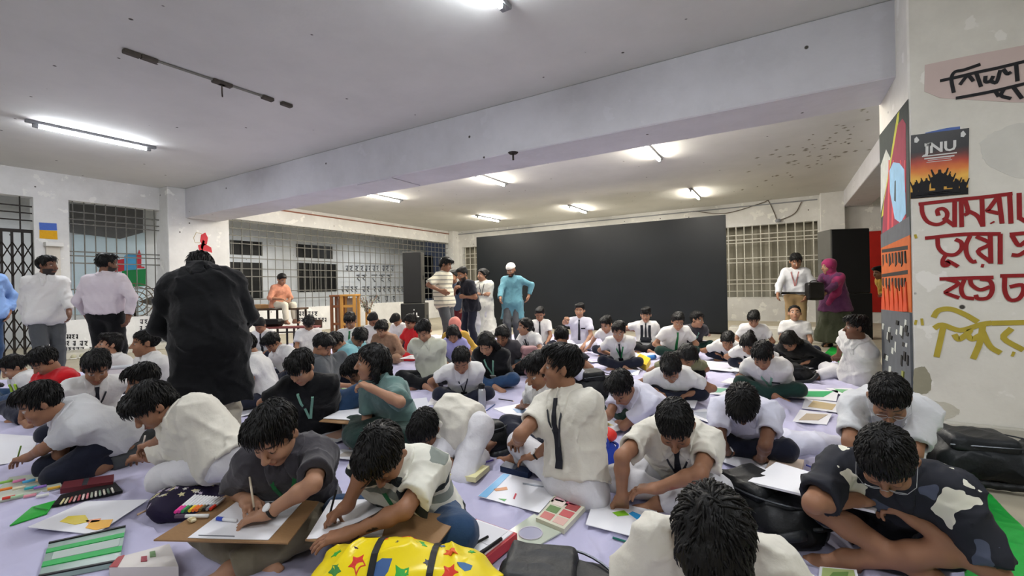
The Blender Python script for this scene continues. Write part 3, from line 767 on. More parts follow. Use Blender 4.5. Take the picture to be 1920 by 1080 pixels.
    if watch is not None:
        i = watch; dr = nrm(wr[i]-el[i]); c = wr[i]-dr*0.022*sc; u = nrm(ZZ-dr*(ZZ@dr)); v = np.cross(dr, u)
        m2 = MB(); m2.tube([c+(u*math.cos(a)+v*math.sin(a))*0.031*sc for a in np.linspace(0, 2*math.pi, 14)[:-1]], 0.007*sc, 6, close=True)
        o = local(m2.build('watch', MATS['black_rubber'], None, True)); o.parent = body
        m2 = MB(); vw = nrm(CAM-c); ax = nrm(u*0.75+nrm(vw-dr*(vw@dr))*0.6); a2 = nrm(dr-ax*(dr@ax)); m2.lathe([(0.019*sc, 0), (0.019*sc, 0.007*sc), (0.015*sc, 0.009*sc)], c+ax*0.029*sc, 18, np.stack([a2, np.cross(ax, a2), ax], 1))
        o2 = local(m2.build('watch_dial', MATS['watch_face'], None)); o2.parent = o
    if vest:
        for sx in (-1, 1):
            pts = [C7+rgt*sx*0.08*sc+upc*0.0-fc*0.02]+[front(u, sx*r_*sc, 0.008) for u, r_ in ((0.88, 0.075), (0.72, 0.07), (0.55, 0.075), (0.36, 0.085))]; ok = [p for p in pts if p is not None]
            if len(ok) > 2: local(ribbon('pinafore_strap', ok, [fc]*len(ok), 0.05*sc, 0.006, MATS[vest], None, np.zeros(3))).parent = body
        ok = [p for p in [front(u, 0, 0.007) for u in (0.5, 0.42, 0.34, 0.27)] if p is not None]
        if len(ok) > 2: local(ribbon('pinafore_bib', ok, [fc]*len(ok), 0.19*sc, 0.006, MATS[vest], None, np.zeros(3))).parent = body
    if belt:
        u_ = Pv+upp*0.055*sc; pts = []
        for a in np.linspace(0, 2*math.pi, 25)[:-1]:
            dr = rp*math.cos(a)+f*math.sin(a); q = sp.hit(u_+dr*0.4, -dr, 0.004); pts.append(q if q is not None else u_+dr*0.16*sc)
        V_ = []
        for q in pts: V_ += [q-upp*0.018, q+upp*0.018]
        n_ = len(pts); local(MB()._add(V_, [(2*i, 2*((i+1) % n_), 2*((i+1) % n_)+1, 2*i+1) for i in range(n_)]).build('belt', MATS[belt], None)).parent = body
    if scarf:
        X = Solid(); X.ell(HP(0, -0.022, 0.030), np.array([0.094, 0.112, 0.105])*hs, HA, 0.02)
        X.ell(HP(0, -0.01, -0.075), np.array([0.082, 0.085, 0.062])*hs, HA, 0.03)
        X.ell(C7-upc*0.06*sc, np.array([0.17, 0.115, 0.075])*sc, np.stack([rgt, fc, upc], 1), 0.04)
        X.ell(HP(0, 0.10, -0.012), np.array([0.050, 0.06, 0.072])*hs, HA, 0.012, None, 's')
        if scarf[1]: 
            X.chain([shs[1]-upc*0.01, shs[1]*0.4+Pv*0.6+fc*0.10*sc+rgt*-0.05, Pv+f*0.13*sc-ZZ*0.08*sc], [0.075*sc, 0.075*sc, 0.06*sc], 0.05)
            X.chain([shs[0]-upc*0.01, el[0]], [0.07*sc, 0.055*sc], 0.05); X.chain([shs[1]-upc*0.01, el[1]], [0.075*sc, 0.062*sc], 0.05)
        Vx, Qx = X.mesh(hh*1.1, disp=lambda P: 0.006*noise3(P, 36, 9)); raw_mesh('headscarf', Vx, Qx, MATS[scarf[0]], body, root_loc)
    if glasses:
        m2 = MB()
        for sx in (-1, 1):
            m2.tube([HP(sx*0.033+0.023*math.cos(a), 0.100-0.004*abs(math.cos(a)), 0.006+0.018*math.sin(a)) for a in np.linspace(0, 2*math.pi, 16)[:-1]], 0.0013, 5, close=True)
            m2.tube([HP(sx*0.056, 0.097, 0.01), HP(sx*0.078, 0.07, 0.012), HP(sx*0.080, -0.005, 0.012)], 0.0012, 5)
        m2.tube([HP(-0.010, 0.102, 0.01), HP(0.010, 0.102, 0.01)], 0.0012, 5)
        local(m2.build('spectacles', MATS['steel'], None, True)).parent = body
    if shoes:
        for i in (0, 1):
            Z = Solid(); dr = fd[i]; u = fu[i]; 
            Z.cone(an[i]-ZZ*0.035*sc-dr*0.03*sc, an[i]+dr*0.12*sc-ZZ*0.048*sc, 0.044*sc, 0.036*sc, 0.03); Z.cone(an[i]+ZZ*0.0, an[i]-ZZ*0.03*sc, 0.042*sc, 0.044*sc, 0.02)
            Vz, Qz = Z.mesh(hh*1.1); raw_mesh('shoe', Vz, Qz, MATS[shoes], body, root_loc)
    PEOPLE.append((label, tuple(np.round(pix(Hc), 0)), d, sc, Hc, Pv, np.array(wr), hd, kn, an))
    return dict(body=body, Hc=Hc, Pv=Pv, C7=C7, wr=wr, hd=hd, pn=pn, el=el, kn=kn, an=an, f=f, rp=rp, fc=fc, rgt=rgt, upc=upc, sc=sc, HP=HP, snap=sp, shirt=S, loc=root_loc)
cloth('white_shirt', '#d3d2d0'); cloth('cream_shirt', '#d2cec2'); cloth('lilac_shirt', '#cdcddb'); cloth('grey_white_shirt', '#c8c9cb'); cloth('lime_cloth', '#a8d02a'); mat('lanyard_rose', '#9a6a68')
cloth('navy_trousers', '#1a1d2b'); cloth('black_cloth', '#090a0d'); cloth('dark_green', '#16302a'); cloth('white_trousers', '#d0cfd3'); cloth('jeans_blue', '#27405f', scale=14, var=0.2)
cloth('grey_trousers', '#4c4f52'); cloth('charcoal_polo', '#3a383d'); cloth('red_shirt', '#b3131b'); cloth('grey_green', '#5c7672'); cloth('khaki', '#8a7350'); cloth('grey_khaki', '#77705f')
cloth('olive_skirt', '#3d4030'); cloth('cream_trousers', '#cfc8b4'); cloth('teal_kurta', '#5b8996'); cloth('sky_shirt', '#7f9fd0'); cloth('pale_pink_shirt', '#cfc6cd')
cloth('navy_tee', '#14161f'); cloth('rose_scarf', '#8c2a56', scale=9, var=0.5); cloth('plum_dress', '#572d50', scale=10, var=0.3); cloth('aqua_cloth', '#78aab2'); cloth('pale_polo', '#c3c5b4')
cloth('orange_check', '#c08468', scale=20, var=0.4); cloth('red_dress', '#c02026'); cloth('brown_check', '#92725c', scale=26, var=0.35); cloth('salmon_scarf', '#d8877a'); cloth('mustard', '#b9953f')
cloth('maroon', '#5b1a22'); cloth('blue_grey_cloth', '#465060'); cloth('olive_cloth', '#7d7c60'); cloth('lilac_cloth', '#9a98c8')
mat('tie_navy', '#12141d', rough=0.6, var=0.1); mat('lanyard_green', '#1d6b3c', rough=0.5, var=0.1); mat('lanyard_mint', '#79a892', rough=0.5, var=0.1); mat('lanyard_dark', '#2b2d33', rough=0.5, var=0.1)
mat('badge_card', '#cfcfcb', var=0.1); mat('black_rubber', '#121212', rough=0.5, var=0.1); mat('watch_face', '#dcdcdc', rough=0.2, var=0.05); mat('steel', '#a9abad', rough=0.35, metal=0.5, var=0.05)
mat('white_paint', '#e2e1dc', rough=0.5, var=0.05); mat('black_leather', '#141210', rough=0.35, var=0.2); mat('knit_white', '#dedbd4', rough=0.9, var=0.06, bump=0.5, bscale=90)
mat('skull_cap', '#e0ddd6', rough=0.9, var=0.08, bump=0.6, bscale=120); mat('navy_pinafore', '#171a22', rough=0.8, var=0.1)
# ------------------------------------------------------------------ the hall
plaster('wall_plaster', '#e4e4e2', '#9a9993', 0.5, True, 1.1, 0.3, peel='#ecece8')
plaster('pillar_plaster', '#e6e3da', '#aba69a', 0.5, True, 1.6, 0.35, peel='#ece9e2')
plaster('beam_plaster', '#cfcfd4', '#a9a9ac', 0.5, True, 1.4, 0.25, peel='#cdcdd2')
plaster('ceiling_plaster', '#d6d6d2', '#aeb0ac', 0.45, True, 0.7, 0.12)
plaster('dado', '#c9c6bb', '#8b8678', 0.7, False, 2.0, 0.2)
plaster('floor_terrazzo', '#b3ab98', '#8a826f', 0.5, False, 3.0, 0.05)
plaster('outer_wall', '#d9dde0', '#8d9296', 0.55, True, 0.9, 0.15)
mat('iron_bar', '#6f6e69', rough=0.55, var=0.3, scale=20, metal=0.2); mat('iron_pale', '#c9c7bd', rough=0.5, var=0.25, scale=18); mat('iron_dark', '#231d19', rough=0.6, var=0.3)
mat('dark_void', '#0c0d0e', rough=0.4, var=0.2); mat('grey_paint', '#8d9096', rough=0.7, var=0.15)
def S_(o): o['kind'] = 'structure'; return o
S_(MB().box((-17, -7, -0.12), (7, 17.5, 0)).build('floor', MATS['floor_terrazzo']))
S_(MB().box((-17, -7, ZC), (7, 17.5, ZC+0.15)).build('ceiling', MATS['ceiling_plaster']))
S_(MB().box((XL+0.0, BY1, ZBM), (6.5, BY2, ZC), 0.012).build('beam', MATS['beam_plaster']))
# pillar with the painted side, and the wall it belongs to
S_(MB().box((PX, PY1, 0), (4.2, PY2, ZC), 0.012).build('pillar', MATS['pillar_plaster']))
S_(MB().box((PX-0.0, PY1-0.045, 0), (4.2, PY1, 0.0+max(0.09, atz(1800, 800, 0.1)[2])), 0.01).build('baseboard_pillar', MATS['dado']))
yl = lambda px, py=450: atx(px, py, XL)[1]
zl = lambda px, py: atx(px, py, XL)[2]
gate_y1, pier_y1, winA_y1 = yl(64), yl(130), yl(302)
winB_y0, winB_y1 = yl(414), yl(842)
ztopG, ztopA = zl(30, 366), zl(200, 383)
zsA, zsB = zl(290, 592), zl(700, 569)
wl = MB()
T = 0.22
wl.box((XL-T, -7, 0), (XL, gate_y1-1.9, ZC)); wl.box((XL-T, gate_y1-1.9, ztopG), (XL, gate_y1, ZC))
wl.box((XL-T, gate_y1, 0), (XL, pier_y1, ZC))
wl.box((XL-T, pier_y1, ztopA), (XL, winA_y1, ZC)); wl.box((XL-T, pier_y1, 0), (XL, winA_y1, zsA))
wl.box((XL-T, winA_y1, 0), (XL, winB_y0, ZC))
wl.box((XL-T, winB_y0, ztopA), (XL, winB_y1, ZC)); wl.box((XL-T, winB_y0, 0), (XL, winB_y1, zsB))
wl.box((XL-T, winB_y1, 0), (XL, YB+0.2, ZC))
S_(wl.build('wall_left', MATS['wall_plaster']))
S_(MB().box((XL, winA_y1-0.02, 0), (COLX, winB_y0, ZC), 0.012).build('pillar', MATS['wall_plaster']))
S_(MB().box((XL, winB_y1-0.05, 0), (XL+0.25, YB, ZC), 0.01).build('pillar', MATS['wall_plaster']))
S_(MB().box((XL, winB_y0, ZC-0.13), (XL+0.05, YB, ZC-0.10)).build('trim_1', mat('conduit', '#8a5a48', var=0.2)))
S_(MB().box((XL+0.0, -7, 0), (COLX+0.25, winB_y0, 0.12), 0.01).build('baseboard_left', MATS['dado']))
xb = lambda px, py=450: aty(px, py, YB)[0]
zb_ = lambda px, py: aty(px, py, YB)[2]
wb = MB()
xa, xb1, xc, xd = xb(866), xb(866)+2.2, xb(1330), xb(1534)
zt, zs = zb_(1450, 420), zb_(1450, 557)
ztL = zb_(880, 463)
wb.box((XL, YB, 0), (xa, YB+T, ZC)); wb.box((xa, YB, ztL), (xb1, YB+T, ZC)); wb.box((xa, YB, 0), (xb1, YB+T, 0.7)); wb.box((xb1, YB, 0), (xc, YB+T, ZC))
wb.box((xc, YB, zt), (xd, YB+T, ZC)); wb.box((xc, YB, 0), (xd, YB+T, zs)); wb.box((xd, YB, 0), (6.5, YB+T, ZC))
S_(wb.build('wall_back', MATS['wall_plaster']))
S_(MB().box((XL, YB-0.04, ZC-0.14), (xd, YB, ZC-0.11)).build('trim_2', MATS['grey_paint']))
S_(MB().box((6.5, -7, 0), (6.7, YB, ZC)).build('wall_right', MATS['wall_plaster']))
S_(MB().box((-17, -7.2, 0), (7, -7, ZC)).build('wall_front', MATS['wall_plaster']))
# red lower part of the back wall beside the window, and the pillar there
xr0, xr1 = xb(1545), xb(1760)
S_(MB().box((xd+0.05, YB-0.30, 0), (xb(1583), YB, ZC), 0.01).build('pillar', MATS['wall_plaster']))
plaster('red_wall', '#b5271f', '#6d1b17', 0.6, False, 2.4, 0.1)
S_(MB().box((xd+0.06, YB-0.315, 0.3), (xb(1583), YB-0.30, zb_(1570, 446)), 0).build('trim_3', MATS['red_wall']))
S_(MB().box((xb(1583), YB-0.02, 0.3), (4.5, YB, zb_(1660, 432)), 0).build('trim_4', MATS['red_wall']))
# the second beam runs from the back wall toward the pillar
b0, b1 = aty(1580, 389, YB), aty(1622, 388, YB)
S_(MB().box((b0[0], PY2, b0[2]), (b0[0]+0.62, YB, ZC), 0.012).build('beam', MATS['beam_plaster']))
# veranda beyond the left windows
XO = XL-3.3
ow = MB(); ow.box((XO-0.2, -7, 0), (XO, 17.5, ZC))
S_(ow.build('wall_outer', MATS['outer_wall']))
o_ = lambda px, py: atx(px, py, XO+0.01)
def opening(px0, py0, px1, py1, n, name='window_far'):
    a, b = o_(px0, py0), o_(px1, py1)
    y0, y1 = a[1], b[1]; z1, z0 = (a[2]+o_(px1, py0)[2])/2, (b[2]+o_(px0, py1)[2])/2
    r = empty('window', (XO, y0, z0)); r['kind'] = 'structure'
    m = MB(); m.box((XO-0.02, y0, z0), (XO+0.02, y1, z1)); m.build('pane', MATS['dark_void'], r, loc=None).location = (-XO, -y0, -z0)
    for k in range(n+1):
        y = y0+(y1-y0)*k/n; m = MB(); m.box((0.0, y-y0-0.02, 0), (0.06, y-y0+0.02, z1-z0)); m.build('bar', MATS['iron_bar'], r)
    return r
opening(432, 452, 490, 478, 3); opening(430, 492, 491, 560, 3); opening(556, 460, 622, 484, 5); opening(558, 494, 630, 547, 7)
opening(770, 478, 812, 560, 4)
# painted shapes on the veranda wall
def flat_on_x(name, pts, X, m, th=0.004, parent=None):
    P = [atx(px, py, X) for px, py in pts]; mb = MB(); mb.prism(P, (th, 0, 0)); return mb.build(name, m, parent)
mat('paint_red', '#c23a44', var=0.1); mat('paint_blue', '#4e9ed0', var=0.1); mat('paint_green', '#1e7d46', var=0.1); mat('paint_sky', '#c9dde8', var=0.08); mat('paint_grey', '#6f7072', var=0.2)
root = empty('painted_mural', (XO, 3.0, 0)); tag(root, 'wall mural of red, blue and green areas on the outer veranda wall behind bars', 'mural')
for i, (nm, pts, mt) in enumerate([('sky_field', [(135, 440), (225, 442), (272, 436), (272, 590), (135, 590)], 'paint_sky'), ('red_field', [(215, 488), (236, 485), (236, 508), (215, 510)], 'paint_red'),
     ('blue_field', [(233, 480), (244, 475), (256, 477), (257, 506), (233, 508)], 'paint_blue'), ('red_tower', [(257, 478), (261, 468), (265, 479), (265, 500), (271, 500), (271, 503), (257, 503)], 'paint_red'),
     ('green_hill', [(229, 508), (246, 506), (273, 504), (273, 536), (229, 538)], 'paint_green'), ('grey_soffit', [(131, 382), (268, 392), (268, 436), (225, 448), (131, 436)], 'paint_grey')]):
    o = flat_on_x(nm, pts, XO+0.012+0.004*i, MATS[mt], 0.004, root)
    for v in o.data.vertices: v.co -= Vector((XO, 3.0, 0))
# corrugated shutter behind the back windows
sh = MB(); xs_ = np.linspace(XL, 2.5, 150); V = []; Fq = []
for i, x in enumerate(xs_):
    y = YB+0.42+0.03*math.sin(i*1.6)
    V += [(x, y, 0), (x, y, ZC)]
for i in range(len(xs_)-1): Fq.append((2*i, 2*i+2, 2*i+3, 2*i+1))
S_(add_mesh('wall_shutter', V, Fq, mat('shutter', '#8d897b', var=0.2, scale=3, rough=0.6)))
for x in (-1.0, -9.5):  # unseen fill lights added between back wall and shutter to brighten it
    ld = bpy.data.lights.new('shutter_fill', 'AREA'); ld.shape = 'RECTANGLE'; ld.size = 1.6; ld.size_y = 0.1; ld.energy = 2.5
    lo = bpy.data.objects.new('shutter_fill', ld); COL.objects.link(lo); lo.location = (x, YB+0.30, 0.3); lo.rotation_euler = (R(160), 0, 0)

# ---- window grilles: every bar a part
def grille_x(label, y0, y1, z0, z1, n, rails, X, m='iron_bar', r=0.011):
    g = empty('window_grille', (X, (y0+y1)/2, z0)); tag(g, label, 'grille')
    me = None
    for k in range(n):
        y = y0+(y1-y0)*(k+0.5)/n-(y0+y1)/2
        if me is None:
            o = MB().tube([(0, 0, 0), (0, 0, z1-z0)], r, 6).build('bar', MATS[m], g); me = o.data
        else: o = bpy.data.objects.new('bar', me); link(o, g)
        o.location = (0, y, 0)
    me = None
    for z in rails:
        if me is None:
            o = MB().box((-0.006, -(y1-y0)/2, -0.012), (0.006, (y1-y0)/2, 0.012)).build('rail', MATS[m], g); me = o.data
        else: o = bpy.data.objects.new('rail', me); link(o, g)
        o.location = (0.012, 0, z-z0)
    return g
def rails_at(px, ys, X): return [atx(px, y, X)[2] for y in ys]
grille_x('steel window grille between the notice pier and the column with red paint', pier_y1, winA_y1, zsA, ztopA, 9, rails_at(290, (412, 424, 432, 478, 485, 497, 541), XL-0.1), XL-0.1)
grille_x('long steel window grille behind the bench and the wooden display stand', winB_y0, winB_y1, zsB, ztopA, 40, rails_at(640, (436, 447, 458, 470, 492, 508, 520, 543, 556), XL-0.1), XL-0.1)
grille_x('iron grille above the folding gate', gate_y1-1.9, gate_y1, zl(40, 430), ztopG, 6, rails_at(30, (385, 398, 412), XL-0.1), XL-0.1, 'iron_dark')
def grille_y(label, x0, x1, z0, z1, n, rails, Y, m, r=0.013):
    g = empty('window_grille', ((x0+x1)/2, Y, z0)); tag(g, label, 'grille'); me = None
    for k in range(n):
        x = x0+(x1-x0)*(k+0.5)/n-(x0+x1)/2
        if me is None:
            o = MB().tube([(0, 0, 0), (0, 0, z1-z0)], r, 6).build('bar', MATS[m], g); me = o.data
        else: o = bpy.data.objects.new('bar', me); link(o, g)
        o.location = (x, 0, 0)
    me = None
    for z in rails:
        if me is None:
            o = MB().box((-(x1-x0)/2, -0.006, -0.013), ((x1-x0)/2, 0.006, 0.013)).build('rail', MATS[m], g); me = o.data
        else: o = bpy.data.objects.new('rail', me); link(o, g)
        o.location = (0, -0.014, z-z0)
    return g
grille_y('pale steel window grille behind the standing man in khaki trousers', xc, xd, zs, zt, 13, [zb_(1450, y) for y in (437, 446, 452, 482, 490, 523, 531, 545)], YB-0.03, 'iron_pale', 0.018)
grille_y('narrow window grille in the corner beside the black backdrop', xa, xb1, 0.7, ztL, 9, [zb_(880, y) for y in (476, 483, 496, 505)], YB+0.08, 'iron_pale', 0.016)

# ---- folding gate
gt = empty('folding_gate', (XL-0.1, gate_y1-0.95, 0)); tag(gt, 'dark brown folding iron gate in the doorway by the notice pier', 'gate')
zt_g = zl(40, 432); yy = np.linspace(-0.95, 0.95, 15)
for i, y in enumerate(yy):
    MB().box((-0.02, y-0.016, 0.02), (0.02, y+0.016, zt_g)).build('upright', MATS['iron_dark'], gt)
for i in range(len(yy)-1):
    for z in (0.18, 0.52, 0.86, 1.6, 1.94):
        for s_ in (0, 1):
            a = (0.024, yy[i], z+(0.30 if s_ else 0)); b = (0.024, yy[i+1], z+(0 if s_ else 0.30))
            MB().tube([a, b], 0.010, 4).build('lattice_bar', MATS['iron_dark'], gt)
MB().box((-0.03, -0.95, zt_g-0.03), (0.03, 0.95, zt_g+0.03)).build('head_rail', MATS['iron_dark'], gt)

# ---- notice pier: the blue and yellow sheet, a white shelf board
nt_ = empty('notice_sheet', atx(91, 452, XL+0.012)); tag(nt_, 'blue and yellow notice sheet taped to the pier by the gate', 'notice')
def on_x_local(name, pts, X, m, par, th=0.003):
    o = flat_on_x(name, pts, X, m, th, par); l = par.location
    for v in o.data.vertices: v.co -= l
    return o
on_x_local('blue_half', [(73, 417), (106, 419), (107, 432), (74, 431)], XL+0.004, mat('notice_blue', '#4f6fc0', var=0.15, scale=30), nt_)
on_x_local('yellow_half', [(74, 431), (107, 433), (108, 449), (74, 447)], XL+0.004, mat('notice_yellow', '#e0a81c', var=0.15, scale=30), nt_)
sf = empty('wall_shelf', (XL, (gate_y1+pier_y1)/2, zl(100, 460))); tag(sf, 'white box shelf on the pier under the blue and yellow notice', 'shelf')
hw = (pier_y1-gate_y1)/2-0.12
MB().box((0, -hw, -0.03), (0.16, hw, 0.05), 0.006).build('shelf_board', MATS['white_paint'], sf)
MB().box((0, -hw+0.03, -0.62), (0.05, hw-0.03, -0.03), 0.004).build('back_panel', mat('shelf_back', '#cfc9bd', var=0.15), sf)
MB().box((0, -hw, -0.68), (0.12, hw, -0.62), 0.004).build('lower_board', MATS['white_paint'], sf)

# ---- big fan frame behind the window bars
fc_ = atx(255, 566, XL-0.35); fn = empty('pedestal_fan', (fc_[0], fc_[1], 0)); tag(fn, 'brown round fan guard standing outside the barred window with the mural', 'fan')
rr = 0.42
for k, q in enumerate((0.3, 0.55, 0.8, 1.0)): MB().tube([(0.0, rr*q*math.cos(a), fc_[2]+rr*q*math.sin(a)) for a in np.linspace(0, 2*math.pi, 28)[:-1]], 0.012, 5, close=True).build('guard_ring', mat('fan_brown', '#6e5f4c', var=0.25, rough=0.6), fn)
for k in range(12): MB().tube([(0, 0, fc_[2]), (0, rr*math.cos(k*math.pi/6), fc_[2]+rr*math.sin(k*math.pi/6))], 0.006, 4).build('guard_wire', MATS['fan_brown'], fn)
for k in range(3):
    a = k*2.094; MB().prism([(-0.04, 0.05*math.cos(a), fc_[2]+0.05*math.sin(a)), (-0.05, 0.33*math.cos(a-0.3), fc_[2]+0.33*math.sin(a-0.3)), (-0.03, 0.34*math.cos(a+0.35), fc_[2]+0.34*math.sin(a+0.35))], (0.006, 0, 0)).build('blade', MATS['iron_bar'], fn)
MB().tube([(-0.06, 0, 0.02), (-0.06, 0, fc_[2])], 0.03, 8).build('stem', MATS['iron_dark'], fn)
MB().lathe([(0.22, 0), (0.2, 0.03), (0.03, 0.06)], (-0.06, 0, 0)).build('base', MATS['iron_dark'], fn)

# ---- tube lamps
mat('tube_light', '#ffffff', emit=('#f4f8ff', 95.0), var=0)
mat('tube_light_warm', '#ffffff', emit=('#fff6e6', 150.0), var=0); mat('fixture', '#8b8d90', rough=0.6, var=0.1)
where = ['long tube lamp over the barred windows', 'tube lamp at the top edge of the view on the near ceiling', 'tube lamp beyond the beam nearest the barred wall', 'tube lamp beyond the beam over the man in teal',
         'tube lamp beyond the beam nearest the painted pillar', 'tube lamp deep in the hall above the black backdrop', 'tube lamp by the far corner above the backdrop edge', 'tube lamp deep in the hall over the backdrop end',
         'added unseen tube lamp close behind the beam middle', 'added unseen tube lamp close behind the beam by the pillar', 'tube lamp hidden close behind the beam by the barred wall', 'tube lamp over the photographer', 'tube lamp behind the photographer by the barred wall', 'tube lamp behind the photographer near the pillar', 'rearmost tube lamp behind the photographer']
for (A, B), lb in zip(TUBE_SEGS, where):
    m_ = (A+B)/2; r = empty('tube_lamp', m_); tag(r, lb, 'lamp', 'ceiling tube lamps')
    L2 = np.linalg.norm(A-B)/2
    MB().box((-0.035, -L2-0.10, 0.028), (0.035, L2+0.10, 0.07), 0.004).build('batten', MATS['fixture'], r)
    MB().tube([(0, -L2+0.03, 0), (0, L2-0.03, 0)], 0.021, 10).build('tube', MATS['tube_light_warm' if A[1] > BY2 else 'tube_light'], r)
    for s_ in (-1, 1): MB().box((-0.02, s_*L2-0.03, -0.022), (0.02, s_*L2+0.03, 0.03), 0.004).build('end_cap', MATS['fixture'], r)
A, B = atz(237, 95, ZC-0.01), atz(543, 197, ZC-0.01)
r = empty('dead_lamp_batten', (A+B)/2); tag(r, 'empty rusty lamp batten with a dangling wire on the near ceiling', 'lamp batten')
mat('rust', '#4a443d', var=0.4, scale=18)
D_ = (B-A)/2; MB().tube([-D_, -D_*0.2, D_*0.72], 0.016, 4).build('batten', mat('batten_grey', '#77766f', var=0.2), r)
for q in (-0.95, -0.78, 0.0, 0.08, 0.66, 0.95): MB().box(D_*q-np.array([0.035, 0.07, 0.03]), D_*q+np.array([0.035, 0.07, 0.01]), 0.006).build('clip', MATS['rust'], r)
p0 = D_*0.03; MB().tube([p0, p0+np.array([0.01, 0, -0.06]), p0+np.array([-0.01, 0.01, -0.12]), p0+np.array([0.015, 0, -0.17])], 0.008, 5).build('wire', MATS['rust'], r)
# patch of square plaster and hook under the beam, wires over the back window
P_ = [atz(640+px/4.5, 180+py/4.5, ZBM-0.001) for px, py in ((135, 748), (425, 686), (665, 752), (330, 812))]
S_(MB().prism([p-np.array([0, 0, 0.012]) for p in P_], (0, 0, 0.012)).build('trim_5', MATS['beam_plaster']))
hk = atz(962, 286, ZBM); r = empty('fan_hook', hk); tag(r, 'black iron fan hook under the beam middle', 'hook')
MB().lathe([(0.07, 0.0), (0.05, -0.02), (0.012, -0.03), (0.012, -0.10)], n=10).build('hook_plate', MATS['iron_dark'], r)
mat('wire_grey', '#6b6158', var=0.2)
cw = [aty(px, py, YB-0.03) for px, py in ((1300, 396), (1360, 400), (1430, 380), (1440, 376), (1452, 400), (1458, 412), (1475, 408), (1492, 398), (1503, 378))]
tag(MB().tube(curve_pts(cw, 5), 0.012, 5).build('electric_wire', MATS['wire_grey']), 'loose brown wire looping along the wall above the pale window grille', 'wire')
bx = aty(1459, 413, YB-0.05); r = empty('ceiling_hook', bx); tag(r, 'round wire box hanging above the pale window grille', 'junction box')
MB().lathe([(0.07, -0.05), (0.08, 0), (0.05, 0.04)], n=12).build('box_body', MATS['grey_paint'], r)

# ---- black backdrop on its stand
xs1, xs2, zs_ = -8.083, -1.105, 2.752
bd = empty('black_backdrop', ((xs1+xs2)/2, YSCR, 0)); tag(bd, 'wide black display screen standing across the end of the hall', 'screen')
m, nt, b = _bsdf('screen_black'); b.inputs['Roughness'].default_value = 0.38; b.inputs['Specular IOR Level'].default_value = 0.35
n_ = nt.nodes.new('ShaderNodeTexNoise'); n_.inputs['Scale'].default_value = 1.2; r_ = ramp(nt.nodes, [(0.3, '#0f1416'), (0.7, '#151a1d')]); tcn = nt.nodes.new('ShaderNodeTexCoord')
nt.links.new(tcn.outputs['Object'], n_.inputs['Vector']); nt.links.new(n_.outputs['Fac'], r_.inputs[0]); nt.links.new(r_.outputs[0], b.inputs['Base Color']); MATS['screen_black'] = m
hx = (xs2-xs1)/2
nx_, nz_ = 1, 1
for i in range(nx_):
    for j in range(nz_):
        a = -hx+2*hx*i/nx_; c = 0.04+(zs_-0.04)*j/nz_
        MB().box((a+0.001, 0, c+0.001), (a+2*hx/nx_-0.001, 0.07, c+(zs_-0.04)/nz_-0.001), 0.001).build('panel', MATS['screen_black'], bd)
MB().box((-hx+0.01, 0.07, 0.0), (hx-0.01, 0.12, zs_-0.02)).build('back_frame', MATS['iron_dark'], bd)
for x in np.linspace(-hx+0.3, hx-0.3, 5): MB().tube([(x, 0.12, zs_*0.8), (x, 0.7, 0.02)], 0.02, 6).build('strut', MATS['iron_bar'], bd)

# ---- low step at the back wall
st0, st1 = atz(1395, 648, 0.0), atz(1543, 645, 0.0)
S_(MB().box((st1[0]-1.6, st1[1], 0), (st1[0], st1[1]+0.55, 0.27), 0.01).build('step', MATS['dado']))

# ---- loudspeakers
mat('speaker_cloth', '#08090a', rough=0.75, var=0.2, bump=0.4, bscale=160); mat('speaker_side', '#4c4b46', rough=0.6, var=0.12); mat('print_white', '#d8d8d6', var=0.03)
def speaker(label, x, y, wdt, dep, zb0, zt0, rz, side='speaker_side', vents=False):
    r = empty('loudspeaker', (x, y, zb0), rz); tag(r, label, 'loudspeaker')
    MB().box((-wdt/2, 0.03, 0.0), (wdt/2, dep, zt0-zb0), 0.012).build('cabinet', MATS[side], r)
    MB().box((-wdt/2+0.012, 0.0, 0.012), (wdt/2-0.012, 0.03, zt0-zb0-0.012), 0.006).build('grille_cloth', MATS['speaker_cloth'], r)
    for s_ in (-1, 1): MB().box((s_*wdt/2-0.006, dep*0.45, (zt0-zb0)*0.5-0.06), (s_*wdt/2+0.012, dep*0.7, (zt0-zb0)*0.5+0.06), 0.006).build('handle', MATS['black_rubber'], r)
    return r
p = atd(774, 600, 12.6)
a1 = speaker('tall black loudspeaker on its bass box in the corner by the long grille', p[0], p[1], 0.52, 0.5, 0.80, 2.24, R(31))
a2 = speaker('black bass box with white lettering under the corner loudspeaker', p[0]+0.02, p[1]-0.02, 0.68, 0.6, 0.0, 0.80, R(31))
p = atd(1598, 600, 9.0)
b1 = speaker('tall black loudspeaker stacked beside the painted pillar', p[0], p[1], 0.70, 0.55, 0.93, 2.22, R(22))
b2 = speaker('black bass box on the floor beside the painted pillar', p[0], p[1], 0.76, 0.62, 0.0, 0.93, R(22))
def text_obj(name, s, size, m, parent, loc, rotm, align='CENTER', ext=0.001):
    c = bpy.data.curves.new(name, 'FONT'); c.offset = size*0.03; c.body = s; c.size = size; c.extrude = ext; c.align_x = align; c.materials.append(m); c.resolution_u = 2
    o = bpy.data.objects.new(name, c); COL.objects.link(o); dg = bpy.context.evaluated_depsgraph_get(); me = bpy.data.meshes.new_from_object(o.evaluated_get(dg)); bpy.data.objects.remove(o); o = bpy.data.objects.new(name, me); o.parent = parent; COL.objects.link(o); o.location = loc; o.rotation_euler = rotm; return o
text_obj('lettering', 'nLL', 0.17, MATS['print_white'], a2, (0.05, -0.004, 0.42), (R(90), 0, 0)); MB().box((0.03, -0.004, 0.60), (0.05, 0.002, 0.64)).build('logo_dot', MATS['print_white'], a2)
MB().box((-0.20, -0.004, 0.80), (-0.05, 0.002, 0.84)).build('label_plate', MATS['print_white'], b2)

